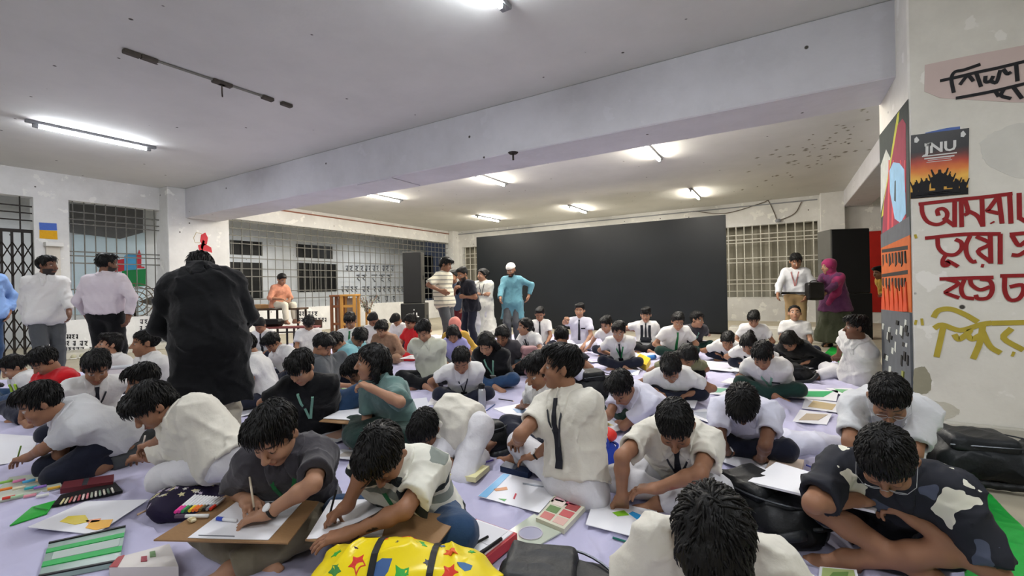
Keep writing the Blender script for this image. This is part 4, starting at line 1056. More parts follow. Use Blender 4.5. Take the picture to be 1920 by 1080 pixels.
# ---- bench, desk, stands at the barred wall
mat('desk_wood', '#4a3a2c', rough=0.5, var=0.25, stretch=(2, 12, 2)); mat('bench_red', '#6d3a36', rough=0.55, var=0.2); mat('stand_wood', '#7d4e2f', rough=0.5, var=0.25, stretch=(12, 12, 2)); mat('stand_yellow', '#b9883f', rough=0.5, var=0.2, stretch=(12, 12, 2))
DD = 10.3
dk = atd(520, 590, DD); ang = math.atan2(rth[1], rth[0])
desk = empty('school_desk', (dk[0], dk[1], 0), ang); tag(desk, 'dark school desk with iron legs that the man in orange sits on', 'desk')
DZ = 0.83
MB().box((-0.62, -0.22, DZ-0.04), (0.62, 0.22, DZ), 0.006).build('desk_top', MATS['desk_wood'], desk)
for x in (-0.56, -0.1, 0.56):
    for y in (-0.19, 0.19): MB().box((x-0.018, y-0.018, 0), (x+0.018, y+0.018, DZ-0.04)).build('leg', MATS['iron_dark'], desk)
MB().box((-0.56, -0.2, 0.28), (0.56, -0.17, 0.31)).build('foot_rail', MATS['iron_dark'], desk)
bc = atd(530, 615, DD-0.55); bench = empty('school_bench', (bc[0]+0.15, bc[1], 0), ang); tag(bench, 'low red-brown school bench in front of the dark desk', 'bench')
MB().box((-0.55, -0.14, 0.42), (0.68, 0.14, 0.46), 0.006).build('seat', MATS['bench_red'], bench)
MB().box((0.36, 0.12, 0.40), (0.70, 0.15, 0.58), 0.006).build('backrest', MATS['desk_wood'], bench)
for x in (-0.5, -0.35, 0.05, 0.2, 0.62): MB().box((x-0.016, -0.11, 0), (x+0.016, -0.08, 0.42)).build('leg', MATS['iron_dark'], bench)
for x in (-0.5, 0.62): MB().box((x-0.016, 0.08, 0), (x+0.016, 0.11, 0.42)).build('leg', MATS['iron_dark'], bench)
bx = atd(491, 571, DD); cbx = empty('cardboard_box', (bx[0], bx[1], DZ)); tag(cbx, 'small tan cardboard box lying on the dark desk', 'box')
MB().box((-0.13, -0.1, 0), (0.13, 0.1, 0.09), 0.006).build('box_body', mat('cardboard', '#b08a5c', var=0.15), cbx); MB().box((-0.13, -0.1, 0.091), (0.0, 0.1, 0.096)).build('flap', MATS['cardboard'], cbx)
bg = atd(508, 598, DD-0.6); sb = empty('satchel', (bg[0], bg[1]-0.0, 0.462), ang); tag(sb, 'black satchel lying on the red-brown bench', 'bag')
MB().box((-0.25, -0.12, 0), (0.25, 0.12, 0.16), 0.05).build('bag_body', MATS['black_leather'], sb); MB().box((-0.22, -0.13, 0.05), (0.22, -0.115, 0.15), 0.008).build('flap', MATS['black_leather'], sb)
def stand(label, px0, px1, ytop, dd, m):
    a, b = atd(px0, 600, dd), atd(px1, 600, dd); c = (a+b)/2; wd = np.linalg.norm(a-b)/2; zt_ = atd((px0+px1)/2, ytop, dd)[2]
    r = empty('display_stand', (c[0], c[1], 0), ang); tag(r, label, 'stand')
    for x in (-wd, wd):
        for y in (-0.15, 0.15): MB().box((x-0.03, y-0.03, 0), (x+0.03, y+0.03, zt_), 0.004).build('post', MATS[m], r)
    MB().box((-wd-0.04, -0.19, zt_), (wd+0.04, 0.19, zt_+0.04), 0.004).build('top_board', MATS[m], r)
    for z in (zt_*0.35, zt_*0.75): MB().box((-wd, -0.17, z), (wd, -0.14, z+0.06), 0.004).build('rail', MATS[m], r)
    MB().box((-wd+0.03, 0.1, 0.25), (wd-0.03, 0.12, zt_-0.05)).build('back_board', mat('stand_panel', '#8f8170', var=0.35, scale=9), r)
stand('brown wooden display stand under the long grille', 627, 643, 556, 11.0, 'stand_wood'); stand('yellowish wooden display stand beside the brown one', 646, 669, 555, 10.8, 'stand_yellow')
tw = atd(690, 600, 10.6); tr = empty('dry_branches', (tw[0], tw[1], 0)); tag(tr, 'bunch of dry leafy twigs in a tall holder beside the display stand', 'plant')
for x in (-0.05, 0.06): MB().box((x-0.015, -0.02, 0), (x+0.015, 0.02, 0.75)).build('holder_post', MATS['stand_yellow'], tr)
rg = random.Random(3); tb = MB()
lm = mat('dry_leaf', '#8b927e', var=0.3, rough=0.9); lf = MB()
for k in range(26):
    a = rg.uniform(0, 6.28); l = rg.uniform(0.2, 0.45); e = np.array([math.cos(a)*l*0.75, math.sin(a)*l*0.4, 0.75+l*0.75]); s0 = np.array([0, 0, 0.62]); tb.tube([s0, (s0+e)/2+np.array([0, 0, 0.05]), e], 0.004, 4)
    for q in range(12):
        t_ = rg.uniform(0.35, 1.0); c = s0+(e-s0)*t_+np.array([rg.uniform(-.05, .05), rg.uniform(-.05, .05), rg.uniform(-.04, .04)]); v = np.array([rg.uniform(-1, 1), rg.uniform(-1, 1), rg.uniform(-1, 1)])*0.03; w2 = np.cross(v, [0.3, 0.5, 0.8])*0.5
        lf._add([c-v, c+w2, c+v, c-w2], [(0, 1, 2, 3)])
tb.build('twigs', MATS['stand_wood'], tr); o = lf.build('leaves', lm, tr); o['kind'] = 'stuff'

# ---- cloth on the floor, green sheet
def sheet(name, poly_px, m, n=160, amp=0.012, z0=0.004, seed=0, fine=1.0):
    P = np.array([atz(*q)[:2] for q in poly_px]); lo, hi = P.min(0), P.max(0)
    nx = n; ny = int(n*(hi[1]-lo[1])/(hi[0]-lo[0]))+1
    if n > 300:                                       # finer weave of vertices where the photographer stands
        g_ = lambda a, b_, c, k: c+np.sinh(np.linspace(np.arcsinh((a-c)/0.9), np.arcsinh((b_-c)/0.9), k))*0.9
        X, Y = np.meshgrid(g_(lo[0], hi[0], -0.6, nx), g_(lo[1], hi[1], 1.9, nx), indexing='ij')
    else: X, Y = np.meshgrid(np.linspace(lo[0], hi[0], nx), np.linspace(lo[1], hi[1], ny), indexing='ij')
    def inside(x, y):
        c = np.zeros(x.shape, bool); k = len(P)
        for i in range(k):
            a, b_ = P[i], P[i-1]; c ^= ((a[1] > y) != (b_[1] > y)) & (x < (b_[0]-a[0])*(y-a[1])/(b_[1]-a[1]+1e-9)+a[0])
        return c
    Q = np.stack([X.ravel(), Y.ravel(), np.zeros(X.size)], 1)
    wrp = Q+0.25*np.stack([noise3(Q, 1.3, seed), noise3(Q[:, [1, 0, 2]], 1.1, seed+3), np.zeros(len(Q))], 1)
    Z = z0+amp*(folds(wrp, 3.4, seed)*0.55+folds(wrp[:, [1, 0, 2]]*0.6+wrp, 5.3*fine, seed+2)*0.5+0.28*folds(wrp+0.3*wrp[:, [1, 0, 2]], 12*fine, seed+5)+0.1*(1+noise3(Q, 9*fine, seed)))
    if n > 300:                                       # sharp little creases, gathered in patches
        mk = np.clip(noise3(Q, 2.1, 4)+0.35, 0, 1); w2 = Q+0.12*np.stack([noise3(Q, 4.3, 1), noise3(Q, 3.7, 2), 0*Q[:, 0]], 1)
        rd = lambda P_, f_, s_: np.clip(1-np.abs(noise3(P_*np.array([1.0, 0.45, 1]), f_, s_))*4.5, 0, 1)
        Z = Z+mk*(0.016*rd(w2, 7.0, 6)+0.012*rd(w2[:, [1, 0, 2]], 9.0, 8))+0.006*rd(w2+0.3*w2[:, [1, 0, 2]], 13.0, 3)
    ins = inside(X, Y); idx = -np.ones(X.shape, int); V = []; Fq = []
    cell = ins[:-1, :-1] | ins[1:, :-1] | ins[1:, 1:] | ins[:-1, 1:]
    XY = np.stack([X.ravel(), Y.ravel()], 1); out = np.nonzero(~ins.ravel())[0]; best = np.full(len(out), 1e9); bp = XY[out].copy()
    for i in range(len(P)):
        a, b_ = P[i-1], P[i]; e = b_-a; t_ = np.clip(((XY[out]-a)@e)/(e@e+1e-12), 0, 1); q = a+t_[:, None]*e; dd_ = ((XY[out]-q)**2).sum(1)
        mk = dd_ < best; best[mk] = dd_[mk]; bp[mk] = q[mk]
    XY[out] = bp; X = XY[:, 0].reshape(X.shape); Y = XY[:, 1].reshape(Y.shape)
    idx = np.arange(X.size).reshape(X.shape); I, J = np.nonzero(cell)
    F4 = np.stack([idx[I, J], idx[I+1, J], idx[I+1, J+1], idx[I, J+1]], 1)
    used = np.unique(F4); mp = -np.ones(X.size, int); mp[used] = np.arange(len(used))
    Vv = np.stack([X.ravel(), Y.ravel(), Z], 1)[used]
    return raw_mesh(name, Vv, mp[F4], m)
cloth('floor_sheet', '#b8b5d0', var=0.06, bump=0.35, bscale=9, scale=1.5)
o = sheet('floor_cloth', [(-900, 1000), (-260, 735), (130, 704), (330, 676), (470, 650), (700, 632), (1000, 628), (1200, 634), (1380, 645), (1545, 662), (1620, 720), (1660, 800), (1790, 1010), (1900, 1500), (300, 3200), (-600, 3000)], MATS['floor_sheet'], 420, 0.050)
tag(o, 'wrinkled pale lilac cloth spread over the hall floor under everyone', 'cloth')
m = mat('green_plastic', '#1ea03e', rough=0.35, var=0.12, scale=5, bump=0.5, bscale=14)
o = sheet('green_sheet', [(1560, 1500), (1740, 985), (1785, 908), (1835, 905), (1935, 1010), (2100, 1200), (2060, 1700)], m, 110, 0.010, 0.003, 5, 2.0); tag(o, 'bright green plastic sheet lying on the floor at the end of the lilac cloth', 'sheet')
o = sheet('green_sheet', [(1540, 668), (1560, 650), (1600, 668), (1640, 712), (1580, 700)], m, 40, 0.008, 0.004, 9, 2.0); tag(o, 'small green plastic sheet on the floor below the woman in the pink scarf', 'sheet')
# ------------------------------------------------------------------ everybody in the hall
m, nt, b = _bsdf('striped_shirt'); N, L = nt.nodes, nt.links            # broad uneven stripes of the boy's shirt
tc = N.new('ShaderNodeTexCoord'); sx = N.new('ShaderNodeSeparateXYZ'); mp = N.new('ShaderNodeMapping'); mp.inputs['Rotation'].default_value = (0.0, R(-28), R(20)); L.new(tc.outputs['Object'], mp.inputs[0]); L.new(mp.outputs[0], sx.inputs[0])
mu = N.new('ShaderNodeMath'); mu.operation = 'MULTIPLY'; mu.inputs[1].default_value = 4.6; L.new(sx.outputs['Z'], mu.inputs[0])
fr = N.new('ShaderNodeMath'); fr.operation = 'FRACT'; L.new(mu.outputs[0], fr.inputs[0])
r_ = ramp(N, [(0.0, '#d9d8cc'), (0.30, '#7f867f'), (0.50, '#d9d8cc'), (0.62, '#20282a'), (0.86, '#d9d8cc')], 'CONSTANT'); L.new(fr.outputs[0], r_.inputs[0]); L.new(r_.outputs[0], b.inputs['Base Color']); b.inputs['Roughness'].default_value = 0.85; MATS['striped_shirt'] = m
m, nt, b = _bsdf('leaf_shirt'); N, L = nt.nodes, nt.links               # navy shirt with pale and grey leaf patches
tc = N.new('ShaderNodeTexCoord'); nz = N.new('ShaderNodeTexNoise'); nz.inputs['Scale'].default_value = 9; L.new(tc.outputs['Object'], nz.inputs['Vector'])
va = N.new('ShaderNodeMix'); va.data_type = 'VECTOR'; va.inputs[0].default_value = 0.16; L.new(tc.outputs['Object'], va.inputs[4]); L.new(nz.outputs['Color'], va.inputs[5])
v1 = N.new('ShaderNodeTexVoronoi'); v1.inputs['Scale'].default_value = 8.5; v1.inputs['Randomness'].default_value = 0.9; L.new(va.outputs[1], v1.inputs['Vector'])
ra = ramp(N, [(0.0, (1, 1, 1, 1)), (0.36, (0, 0, 0, 1))], 'CONSTANT'); L.new(v1.outputs['Distance'], ra.inputs[0])
sp = N.new('ShaderNodeSeparateColor'); L.new(v1.outputs['Color'], sp.inputs[0])
rc = ramp(N, [(0.0, '#d8d6c6'), (0.55, '#454b5e'), (0.85, '#11141f')], 'CONSTANT'); L.new(sp.outputs[0], rc.inputs[0])
mx = N.new('ShaderNodeMix'); mx.data_type = 'RGBA'; mx.inputs[6].default_value = srgb('#11141f'); L.new(ra.outputs[0], mx.inputs[0]); L.new(rc.outputs[0], mx.inputs[7]); L.new(mx.outputs[2], b.inputs['Base Color']); b.inputs['Roughness'].default_value = 0.85; MATS['leaf_shirt'] = m
m, nt, b = _bsdf('check_shirt'); N, L = nt.nodes, nt.links
tc = N.new('ShaderNodeTexCoord'); sx = N.new('ShaderNodeSeparateXYZ'); L.new(tc.outputs['Object'], sx.inputs[0])
mu = N.new('ShaderNodeMath'); mu.operation = 'MULTIPLY'; mu.inputs[1].default_value = 14.0; L.new(sx.outputs['Z'], mu.inputs[0]); fr = N.new('ShaderNodeMath'); fr.operation = 'FRACT'; L.new(mu.outputs[0], fr.inputs[0])
r_ = ramp(N, [(0.0, '#d8d3bd'), (0.72, '#8d8c80')], 'CONSTANT'); L.new(fr.outputs[0], r_.inputs[0]); L.new(r_.outputs[0], b.inputs['Base Color']); b.inputs['Roughness'].default_value = 0.85; MATS['check_shirt'] = m
m, nt, b = _bsdf('print_dress'); N, L = nt.nodes, nt.links
tc = N.new('ShaderNodeTexCoord'); v1 = N.new('ShaderNodeTexVoronoi'); v1.inputs['Scale'].default_value = 16; mp = N.new('ShaderNodeMapping'); mp.inputs['Scale'].default_value = (1, 1, 0.4); L.new(tc.outputs['Object'], mp.inputs[0]); L.new(mp.outputs[0], v1.inputs['Vector'])
r_ = ramp(N, [(0.0, '#9aa094'), (0.10, '#d9d8cd')], 'CONSTANT'); L.new(v1.outputs['Distance'], r_.inputs[0]); L.new(r_.outputs[0], b.inputs['Base Color']); b.inputs['Roughness'].default_value = 0.85; MATS['print_dress'] = m

WS, WT, NT, DG = 'white_shirt', 'white_trousers', 'navy_trousers', 'dark_green'
Z = lambda x, y, z=0.05: (x, y, z)
SHEETS = []
def kid(short, *a, paper=None, **k):
    """one person; paper = what lies on the floor in front"""
    p = person(*a, **k)
    if paper: SHEETS.append((short, p, paper))
    return p
# --- nearest rows
n1 = kid('', 'boy in cream shirt with mop of black hair bowing at the bottom edge', (1336, 1006), 1.16, 0, 0.9, pitch=68, top='cream_shirt', bottom=WT, hair='mop', shoulders=(0.9, 0.9), skin=0)
n2 = kid('', 'boy in navy leaf-patterned shirt and shorts with spectacles drawing on a lap board', (1662, 862), 1.68, -6, 0.98, pitch=64, top='leaf_shirt', sleeve=0.84, tuck=False, bottom=NT, hem=0.52, hair='crop', skin=0, glasses=True, loose=1.2,
         hands=(Z(1632, 935, 0.32), Z(1690, 958, 0.30)), curl=(1.2, 1.0), elbows=(('d', 1580, 905, 1.84), ('d', 1772, 968, 1.66)), shoulders=(0.5, 0.4), sw=0.02,
         legs=dict(k0=Z(1530, 948, 0.25), a0=Z(1745, 1085, 0.07), k1=Z(1765, 1030, 0.18), a1=Z(1590, 1050, 0.05)))
n3 = kid('', 'boy in broad striped shirt with green lanyard writing on a brown board', (720, 852), 1.92, -22, 0.95, pitch=62, hface=-30, top='striped_shirt', tuck=False, bottom='jeans_blue', lanyard='lanyard_green', skin=0, loose=1.8, sleeve=0.75,
         hands=(Z(640, 968, 0.25), Z(632, 1010, 0.23)), curl=(0.9, 0.35), elbows=(('d', 668, 900, 1.78), ('d', 805, 962, 1.72)), pel=(792, 960), legs=dict(k0=Z(640, 960, 0.13), a0=Z(760, 1010, 0.06), k1=Z(850, 990, 0.13), a1=Z(690, 1030, 0.06)))
n4 = kid('', 'boy in charcoal polo with black wristwatch and green lanyard drawing on a board', (515, 815), 1.98, -14, 0.95, pitch=42, hface=-34, top='charcoal_polo', tuck=False, bottom='grey_khaki', lanyard='lanyard_green', skin=2, watch=1, hair='short', sleeve=0.75, loose=1.6,
         hands=(Z(470, 945, 0.27), Z(482, 975, 0.25)), curl=(0.9, 0.45), elbows=(('d', 450, 915, 2.14), ('d', 600, 905, 1.86)), legs=dict(k0=Z(410, 985, 0.12), a0=Z(470, 1045, 0.06), k1=Z(570, 995, 0.12), a1=Z(455, 1062, 0.05)))
n5 = kid('', 'boy in white shirt and navy tie colouring a sheet with a blue feather', (1266, 798), 2.25, -3, 0.98, pitch=56, top='cream_shirt', tie='tie_navy', pocket='tie_navy', bottom=WT, hair='crop', skin=0, lanyard='lanyard_dark',
         hands=(Z(1166, 950, 0.06), Z(1212, 922, 0.17)), curl=(0.8, 0.5), elbows=(('d', 1152, 862, 2.20), ('d', 1332, 885, 2.08)), sw=0.01, legs=dict(k0=Z(1135, 900, 0.15), a0=Z(1260, 930, 0.06), k1=Z(1345, 920, 0.16), a1=Z(1240, 945, 0.06)))
n6 = kid('', 'upright boy in white shirt and dark tie looking aside with white trousers and wristwatch', (1052, 690), 2.62, -42, 1.02, pitch=-2, hface=-86, top='cream_shirt', tie='tie_navy', lanyard='lanyard_dark', bottom=WT, hair='short', skin=0, watch=1,
         hands=(Z(970, 832, 0.24), Z(988, 868, 0.13)), curl=(0.9, 0.5), elbows=(('d', 1010, 775, 2.55), ('d', 1082, 835, 2.42)), legs=dict(k0=Z(962, 822, 0.20), a0=Z(1010, 872, 0.06), k1=Z(1085, 868, 0.15), a1=Z(955, 862, 0.05)), pel=(1082, 905))
n7 = kid('', 'boy in white shirt kneeling far forward with his white knee beside the purple bag', (288, 762), 2.50, -72, 1.0, pose='kneel', pitch=42, hface=-78, top='cream_shirt', tuck=False, bottom=WT, hair='mop', skin=0, sleeve=0.8, loose=1.7, pel=(415, 850), pz=0.30,
         hands=(Z(225, 870, 0.08), Z(214, 889, 0.07)), curl=(0.7, 1.0), elbows=(('d', 260, 880, 2.75), ('d', 312, 922, 2.34)), legs=dict(k0=Z(330, 870, 0.12), a0=Z(430, 905, 0.06), k1=Z(268, 908, 0.12), a1=Z(400, 900, 0.06)))
n8 = kid('', 'boy in white shirt stretched forward low with one brown arm along the floor', (76, 758), 2.85, -82, 1.0, pose='kneel', pitch=28, hface=-86, top='grey_white_shirt', tuck=False, bottom=NT, hair='short', skin=0, sleeve=0.7, pel=(208, 812), pz=0.24,
         hands=(Z(85, 866, 0.06), Z(12, 880, 0.05)), curl=(1.0, 0.6), elbows=(('d', 130, 855, 2.9), ('d', 75, 845, 2.72)))
n9 = kid('', 'boy in cream shirt folded right down over the floor so only hair shows', (800, 806), 2.95, -30, 0.95, pose='kneel', pitch=58, top='cream_shirt', tuck=False, bottom=WT, hair='short', skin=3, sleeve=0.8, loose=1.7, pel=(872, 800), pz=0.27,
         hands=(Z(800, 872, 0.05), Z(858, 884, 0.05)), curl=(0.5, 0.5), pole=((0.6, 0.2, -1), (0.6, 0.2, -1)), legs=dict(k0=('l', 0.20, 0.12, 0.08), k1=('l', 0.18, -0.08, 0.08)))
n10 = kid('', 'boy in white shirt and navy trousers bowing with the crown of his head showing', (1393, 757), 2.80, -4, 0.96, pitch=78, top='lilac_shirt', bottom=NT, hair='short', skin=3, watch=0,
         hands=(Z(1368, 852, 0.05), Z(1425, 866, 0.05)), curl=(0.5, 0.7), elbows=(('d', 1345, 835, 2.75), ('d', 1437, 825, 2.68)), legs=dict(k0=Z(1345, 822, 0.13), a0=Z(1410, 848, 0.06), k1=Z(1470, 842, 0.13), a1=Z(1365, 842, 0.06)))
n11 = kid('', 'boy in white shirt leaning on both straight arms behind the navy leaf shirt', (1667, 748), 2.42, 3, 0.98, pose='kneel', pitch=52, top='grey_white_shirt', pocket='tie_navy', tuck=False, bottom=WT, hair='crop', skin=0, sleeve=0.8, glasses=True, lanyard='lanyard_dark',
         hands=(Z(1592, 930, 0.04), Z(1716, 925, 0.04)), curl=(0.4, 0.4), elbows=(('d', 1588, 850, 2.35), ('d', 1714, 845, 2.35)), pz=0.26)
n12 = kid('', 'boy in black tee with mint lanyard and blue jeans sitting with hands together', (565, 690), 3.45, -16, 1.0, pitch=34, hface=-34, top='black_cloth', tuck=False, bottom='jeans_blue', lanyard='lanyard_mint', hair='fringe', skin=2, sleeve=0.72, loose=1.8, collar=False,
         hands=(Z(548, 770, 0.19), Z(562, 775, 0.18)), curl=(0.8, 0.8), watch=1, legs=dict(k0=Z(515, 765, 0.14), a0=Z(590, 788, 0.06), k1=Z(628, 778, 0.15), a1=Z(540, 790, 0.06)))
n13 = kid('', 'girl with fringe and white hair clips in grey-green shirt holding a pencil to her chin', (697, 680), 3.35, -55, 0.98, pitch=4, hface=-86, top='grey_green', tuck=False, bottom=DG, hair='bob', skin=2, sleeve=0.8, longflare=1,
         hands=(Z(690, 785, 0.15), ('d', 684, 722, 3.12)), curl=(0.5, 1.1), elbows=(('d', 690, 755, 3.4), ('d', 742, 752, 3.05)), bandeau=False)
n14 = kid('', 'boy in white shirt reaching over his sheet beside the black backpack', (1166, 728), 3.50, -42, 0.95, pitch=50, hface=-36, top='lilac_shirt', bottom=DG, tuck=False, hair='short', skin=0, sleeve=0.7,
         hands=(Z(1128, 790, 0.05), Z(1165, 792, 0.05)), curl=(0.6, 0.5), elbows=(('d', 1150, 765, 3.55), ('d', 1215, 775, 3.2)), pel=(1232, 775), paper='white')
n15 = kid('the bowing boy in dark tie by the red tee', 'bowing boy in white shirt and dark tie sitting beside the red tee', (180, 690), 3.7, 12, 0.95, pitch=36, hface=4, top=WS, tie='tie_navy', lanyard='lanyard_dark', bottom=NT, hair='short', skin=0,
         hands=(Z(140, 745, 0.16), Z(205, 752, 0.2)), curl=(0.7, 0.7), paper='white')
n16 = kid('', 'boy in bright red tee bent to one side over the floor', (84, 678), 4.4, -58, 0.98, pitch=42, hface=-66, top='red_shirt', tuck=False, bottom=NT, hair='short', skin=0, sleeve=0.8, collar=False, pel=('s', 108, 0.1), hands=(Z(45, 745, 0.06), Z(62, 760, 0.06)))
n17 = kid('the boy with the lime strap', 'boy in white shirt with lime green strap writing at the edge by the red tee', (27, 690), 5.0, -72, 0.9, pitch=36, hface=-80, top=WS, tuck=False, bottom='jeans_blue', hair='short', skin=2, vest='lime_cloth', lanyard=None, pel=('s', 55, 0.1), paper='white', hands=(Z(5, 748, 0.08), Z(20, 752, 0.08)))
n18 = kid('', 'boy in white shirt and dark tie lifting his face beside a white tote box', (205, 647), 5.2, -60, 0.95, pitch=-8, hface=-76, top=WS, tie='tie_navy', bottom=NT, hair='mop', skin=2, pel=('s', 226, 0.1), hands=(Z(195, 720, 0.15), Z(215, 725, 0.15)))
n19 = kid('the boy reaching beside the white tote box', 'boy in white shirt with crossed dark strap reaching forward beside the white tote box', (272, 644), 4.45, -66, 0.97, pitch=4, hface=-82, top=WS, tie='tie_navy', lanyard='lanyard_dark', bottom=WT, hair='crop', skin=0, pel=('s', 298, 0.1), hands=(Z(225, 725, 0.15), Z(232, 722, 0.12)), elbows=(None, ('d', 275, 705, 4.5)), paper='white')
n20 = kid('', 'dark-haired child almost hidden behind the kneeling boy by the purple bag', (268, 716), 3.6, -70, 0.92, pitch=20, top=WS, tuck=False, bottom='grey_trousers', hair='short', skin=0, legs=dict(k1=Z(262, 855, 0.10), a1=Z(180, 882, 0.05), k0=Z(255, 830, 0.16), a0=Z(190, 870, 0.05)), hem=0.96, pel=('s', 345, 0.2))
# --- grown-ups standing
a1 = kid('', 'bearded man in white shirt with folded sleeves and grey trousers standing by the gate', (89, 499), 5.85, 14, 1.0, pose='stand', pitch=4, hface=52, top=WS, sleeve=1.75, tuck=False, bottom='grey_trousers', hair='short', skin=3, beard=True, shoes='black_leather', fatness=1.05, loose=1.2,
         hands=(('d', 48, 610, 5.85), ('d', 133, 605, 5.75)))
a2 = kid('', 'man in pale pink shirt and black trousers standing with his back turned', (201, 496), 5.7, 155, 1.0, pose='stand', pitch=4, hface=112, top='pale_pink_shirt', sleeve=1.85, bottom='black_cloth', hair='short', skin=3, beard=True, shoes='black_leather', loose=1.7, hands=(('d', 240, 600, 5.7), ('d', 168, 600, 5.75)))
a3 = kid('', 'man in long black coat and cream trousers seen from behind bowing over the children', (376, 505), 3.42, 178, 1.06, pose='stand', pitch=62, pel=('d', 393, 632, 3.25), top='black_cloth', sleeve=1.9, tuck=False, kameez=0.43, hump=0.09, bottom='cream_trousers', hair='short', skin=0, shoes='black_leather', fatness=1.08, loose=2.4, sw=0.02, shoulders=(-0.7, -0.7), hands=(('l', 0.26, 0.10, -0.06), ('l', 0.26, -0.10, -0.06)), pole=((0.75, -0.5, -0.6), (0.75, -0.5, -0.6)))
a4 = kid('', 'man in light blue shirt partly outside the edge of the view by the gate', (-30, 496), 5.9, 20, 1.0, pose='stand', top='sky_shirt', sleeve=1.8, tuck=False, bottom='jeans_blue', hair='short', skin=0, shoes='black_leather', fatness=1.1)
a5 = kid('', 'man in orange checked shirt sitting on the dark desk against the bars', (528, 525), 10.15, 38, 0.92, pose='bench', pz=DZ+0.09, pitch=28, top='orange_check', sleeve=1.2, tuck=False, bottom='cream_trousers', hair='short', skin=0, hands=(('l', 0.32, 0.10, 0.12), ('l', 0.34, -0.05, 0.10)), pel=None)
a6 = kid('', 'tall young man in striped cream shirt leaning forward in grey trousers', (836, 497), 7.9, 60, 1.0, pose='stand', pitch=22, hface=66, top='check_shirt', sleeve=0.9, tuck=False, bottom='grey_trousers', hair='mop', skin=0, shoes='black_leather', loose=1.8, hands=(('d', 832, 548, 7.6), ('d', 833, 556, 7.9)))
a7 = kid('', 'man in navy tee standing with hand to his chin beside the woman in white', (867, 515), 8.5, -52, 0.97, pose='stand', pitch=22, top='navy_tee', sleeve=0.75, tuck=False, bottom=NT, hair='short', skin=0, beard=True, shoes='black_leather', collar=False, hands=(('c', 0.24, 0.02, -0.02), ('c', 0.22, 0.0, -0.24)), curl=(1.2, 0.9))
a8 = kid('', 'person in blue-grey and maroon clothes half hidden behind the striped cream shirt', (850, 520), 9.2, -30, 0.95, pose='stand', pitch=10, top='blue_grey_cloth', sleeve=1.5, tuck=False, bottom='maroon', hair='short', skin=0, shoes='black_leather')
a9 = kid('', 'woman in long white printed dress standing with folded arms', (905, 516), 9.1, -26, 0.92, pose='stand', pitch=4, hface=-62, top='print_dress', sleeve=1.6, tuck=False, kameez=0.74, longflare=0.1, bottom='white_trousers', hair='bun', skin=2, shoes='black_leather', collar=False, hands=(('c', 0.17, -0.10, -0.26), ('c', 0.19, 0.10, -0.24)), curl=(0.8, 0.8), lanyard='lanyard_dark')
a10 = kid('', 'bearded man in teal kurta and white cap standing before the black screen', (958, 507), 9.0, -14, 0.98, pose='stand', pitch=22, hface=-24, top='teal_kurta', sleeve=1.85, tuck=False, kameez=0.36, bottom='grey_trousers', hair='none', cap='skull_cap', beard='long', skin=0, shoes='black_leather', loose=1.7, hands=(('d', 938, 563, 8.7), ('d', 990, 560, 9.0)))
a11 = kid('', 'man in white long-sleeved shirt and khaki trousers standing by the pale grille', (1492, 491), 7.9, -4, 0.98, pose='stand', pitch=30, hface=10, top='grey_white_shirt', sleeve=1.85, tuck=True, bottom='khaki', hair='quiff', skin=0, shoes='black_leather', lanyard='lanyard_rose', belt='black_leather', fatness=1.0, hands=(('d', 1458, 556, 7.8), ('d', 1512, 560, 7.7)))
a12 = kid('', 'woman in pink headscarf and olive skirt standing beside the tall loudspeaker', (1553, 500), 8.0, -38, 0.95, pose='stand', pitch=8, hface=-55, top='plum_dress', sleeve=1.8, tuck=False, kameez=0.22, bottom='olive_skirt', longflare=0.35, hair='none', scarf=('rose_scarf', True), skin=2, shoes='black_leather', collar=False, fatness=1.15, hands=(('d', 1528, 552, 7.7), ('d', 1540, 556, 7.7)))
a13 = kid('', 'person in yellow and red clothes half hidden between loudspeaker and painted pillar', (1648, 512), 9.4, -50, 0.95, pose='stand', pitch=14, top='mustard', sleeve=1.5, tuck=False, bottom='red_dress', hair='short', skin=0, shoes='black_leather', hands=(('c', 0.25, -0.1, -0.28), ('c', 0.25, 0.05, -0.28)))
a14 = kid('', 'man in plain white shirt sitting upright beside the painted pillar in pale trousers', (1605, 615), 4.75, -50, 1.0, pitch=2, hface=-72, top=WS, tuck=False, bottom='white_trousers', hair='short', skin=3, fatness=1.15, sleeve=0.8, loose=1.7, hands=(Z(1566, 680, 0.2), Z(1580, 692, 0.16)), legs=dict(k0=Z(1545, 690, 0.1), a0=Z(1600, 708, 0.06), k1=Z(1612, 702, 0.12), a1=Z(1530, 706, 0.05)), pel=(1612, 706))
# --- middle rows
def M(short, label, x, y, d, face, paper='white', **k):
    if k.get('pose', 'cross') == 'cross' and 'legs' not in k: k['legs'] = dict(k0=('l', 0.25, 0.26, 0.15), k1=('l', 0.25, -0.26, 0.15))
    k.setdefault('top', WS); k.setdefault('bottom', NT); k.setdefault('sc', 0.9); sc = k.pop('sc')
    return kid(short, label, (x, y), d, face, sc, paper=paper, **k)
M('the boy in navy tie below the desk', 'boy in white shirt and navy tie bowing in front of the school desk', 488, 611, 8.0, -34, tie='tie_navy', pitch=42, skin=1)
M('the boy leaning by the black coat', 'boy in white shirt leaning far forward with dark hair turned to the desk', 512, 643, 5.9, -58, pitch=55, tuck=False, pel=('s', 545, 0.1))
M('the boy before the bench end', 'boy in white shirt bowing squarely in front of the bench end', 579, 607, 7.7, 4, pitch=55)
M('', 'boy in white shirt with navy trousers seen from the back beside the long black coat', 462, 652, 4.7, -100, paper=None, pitch=40, tuck=False, pel=('s', 500, 0.0))
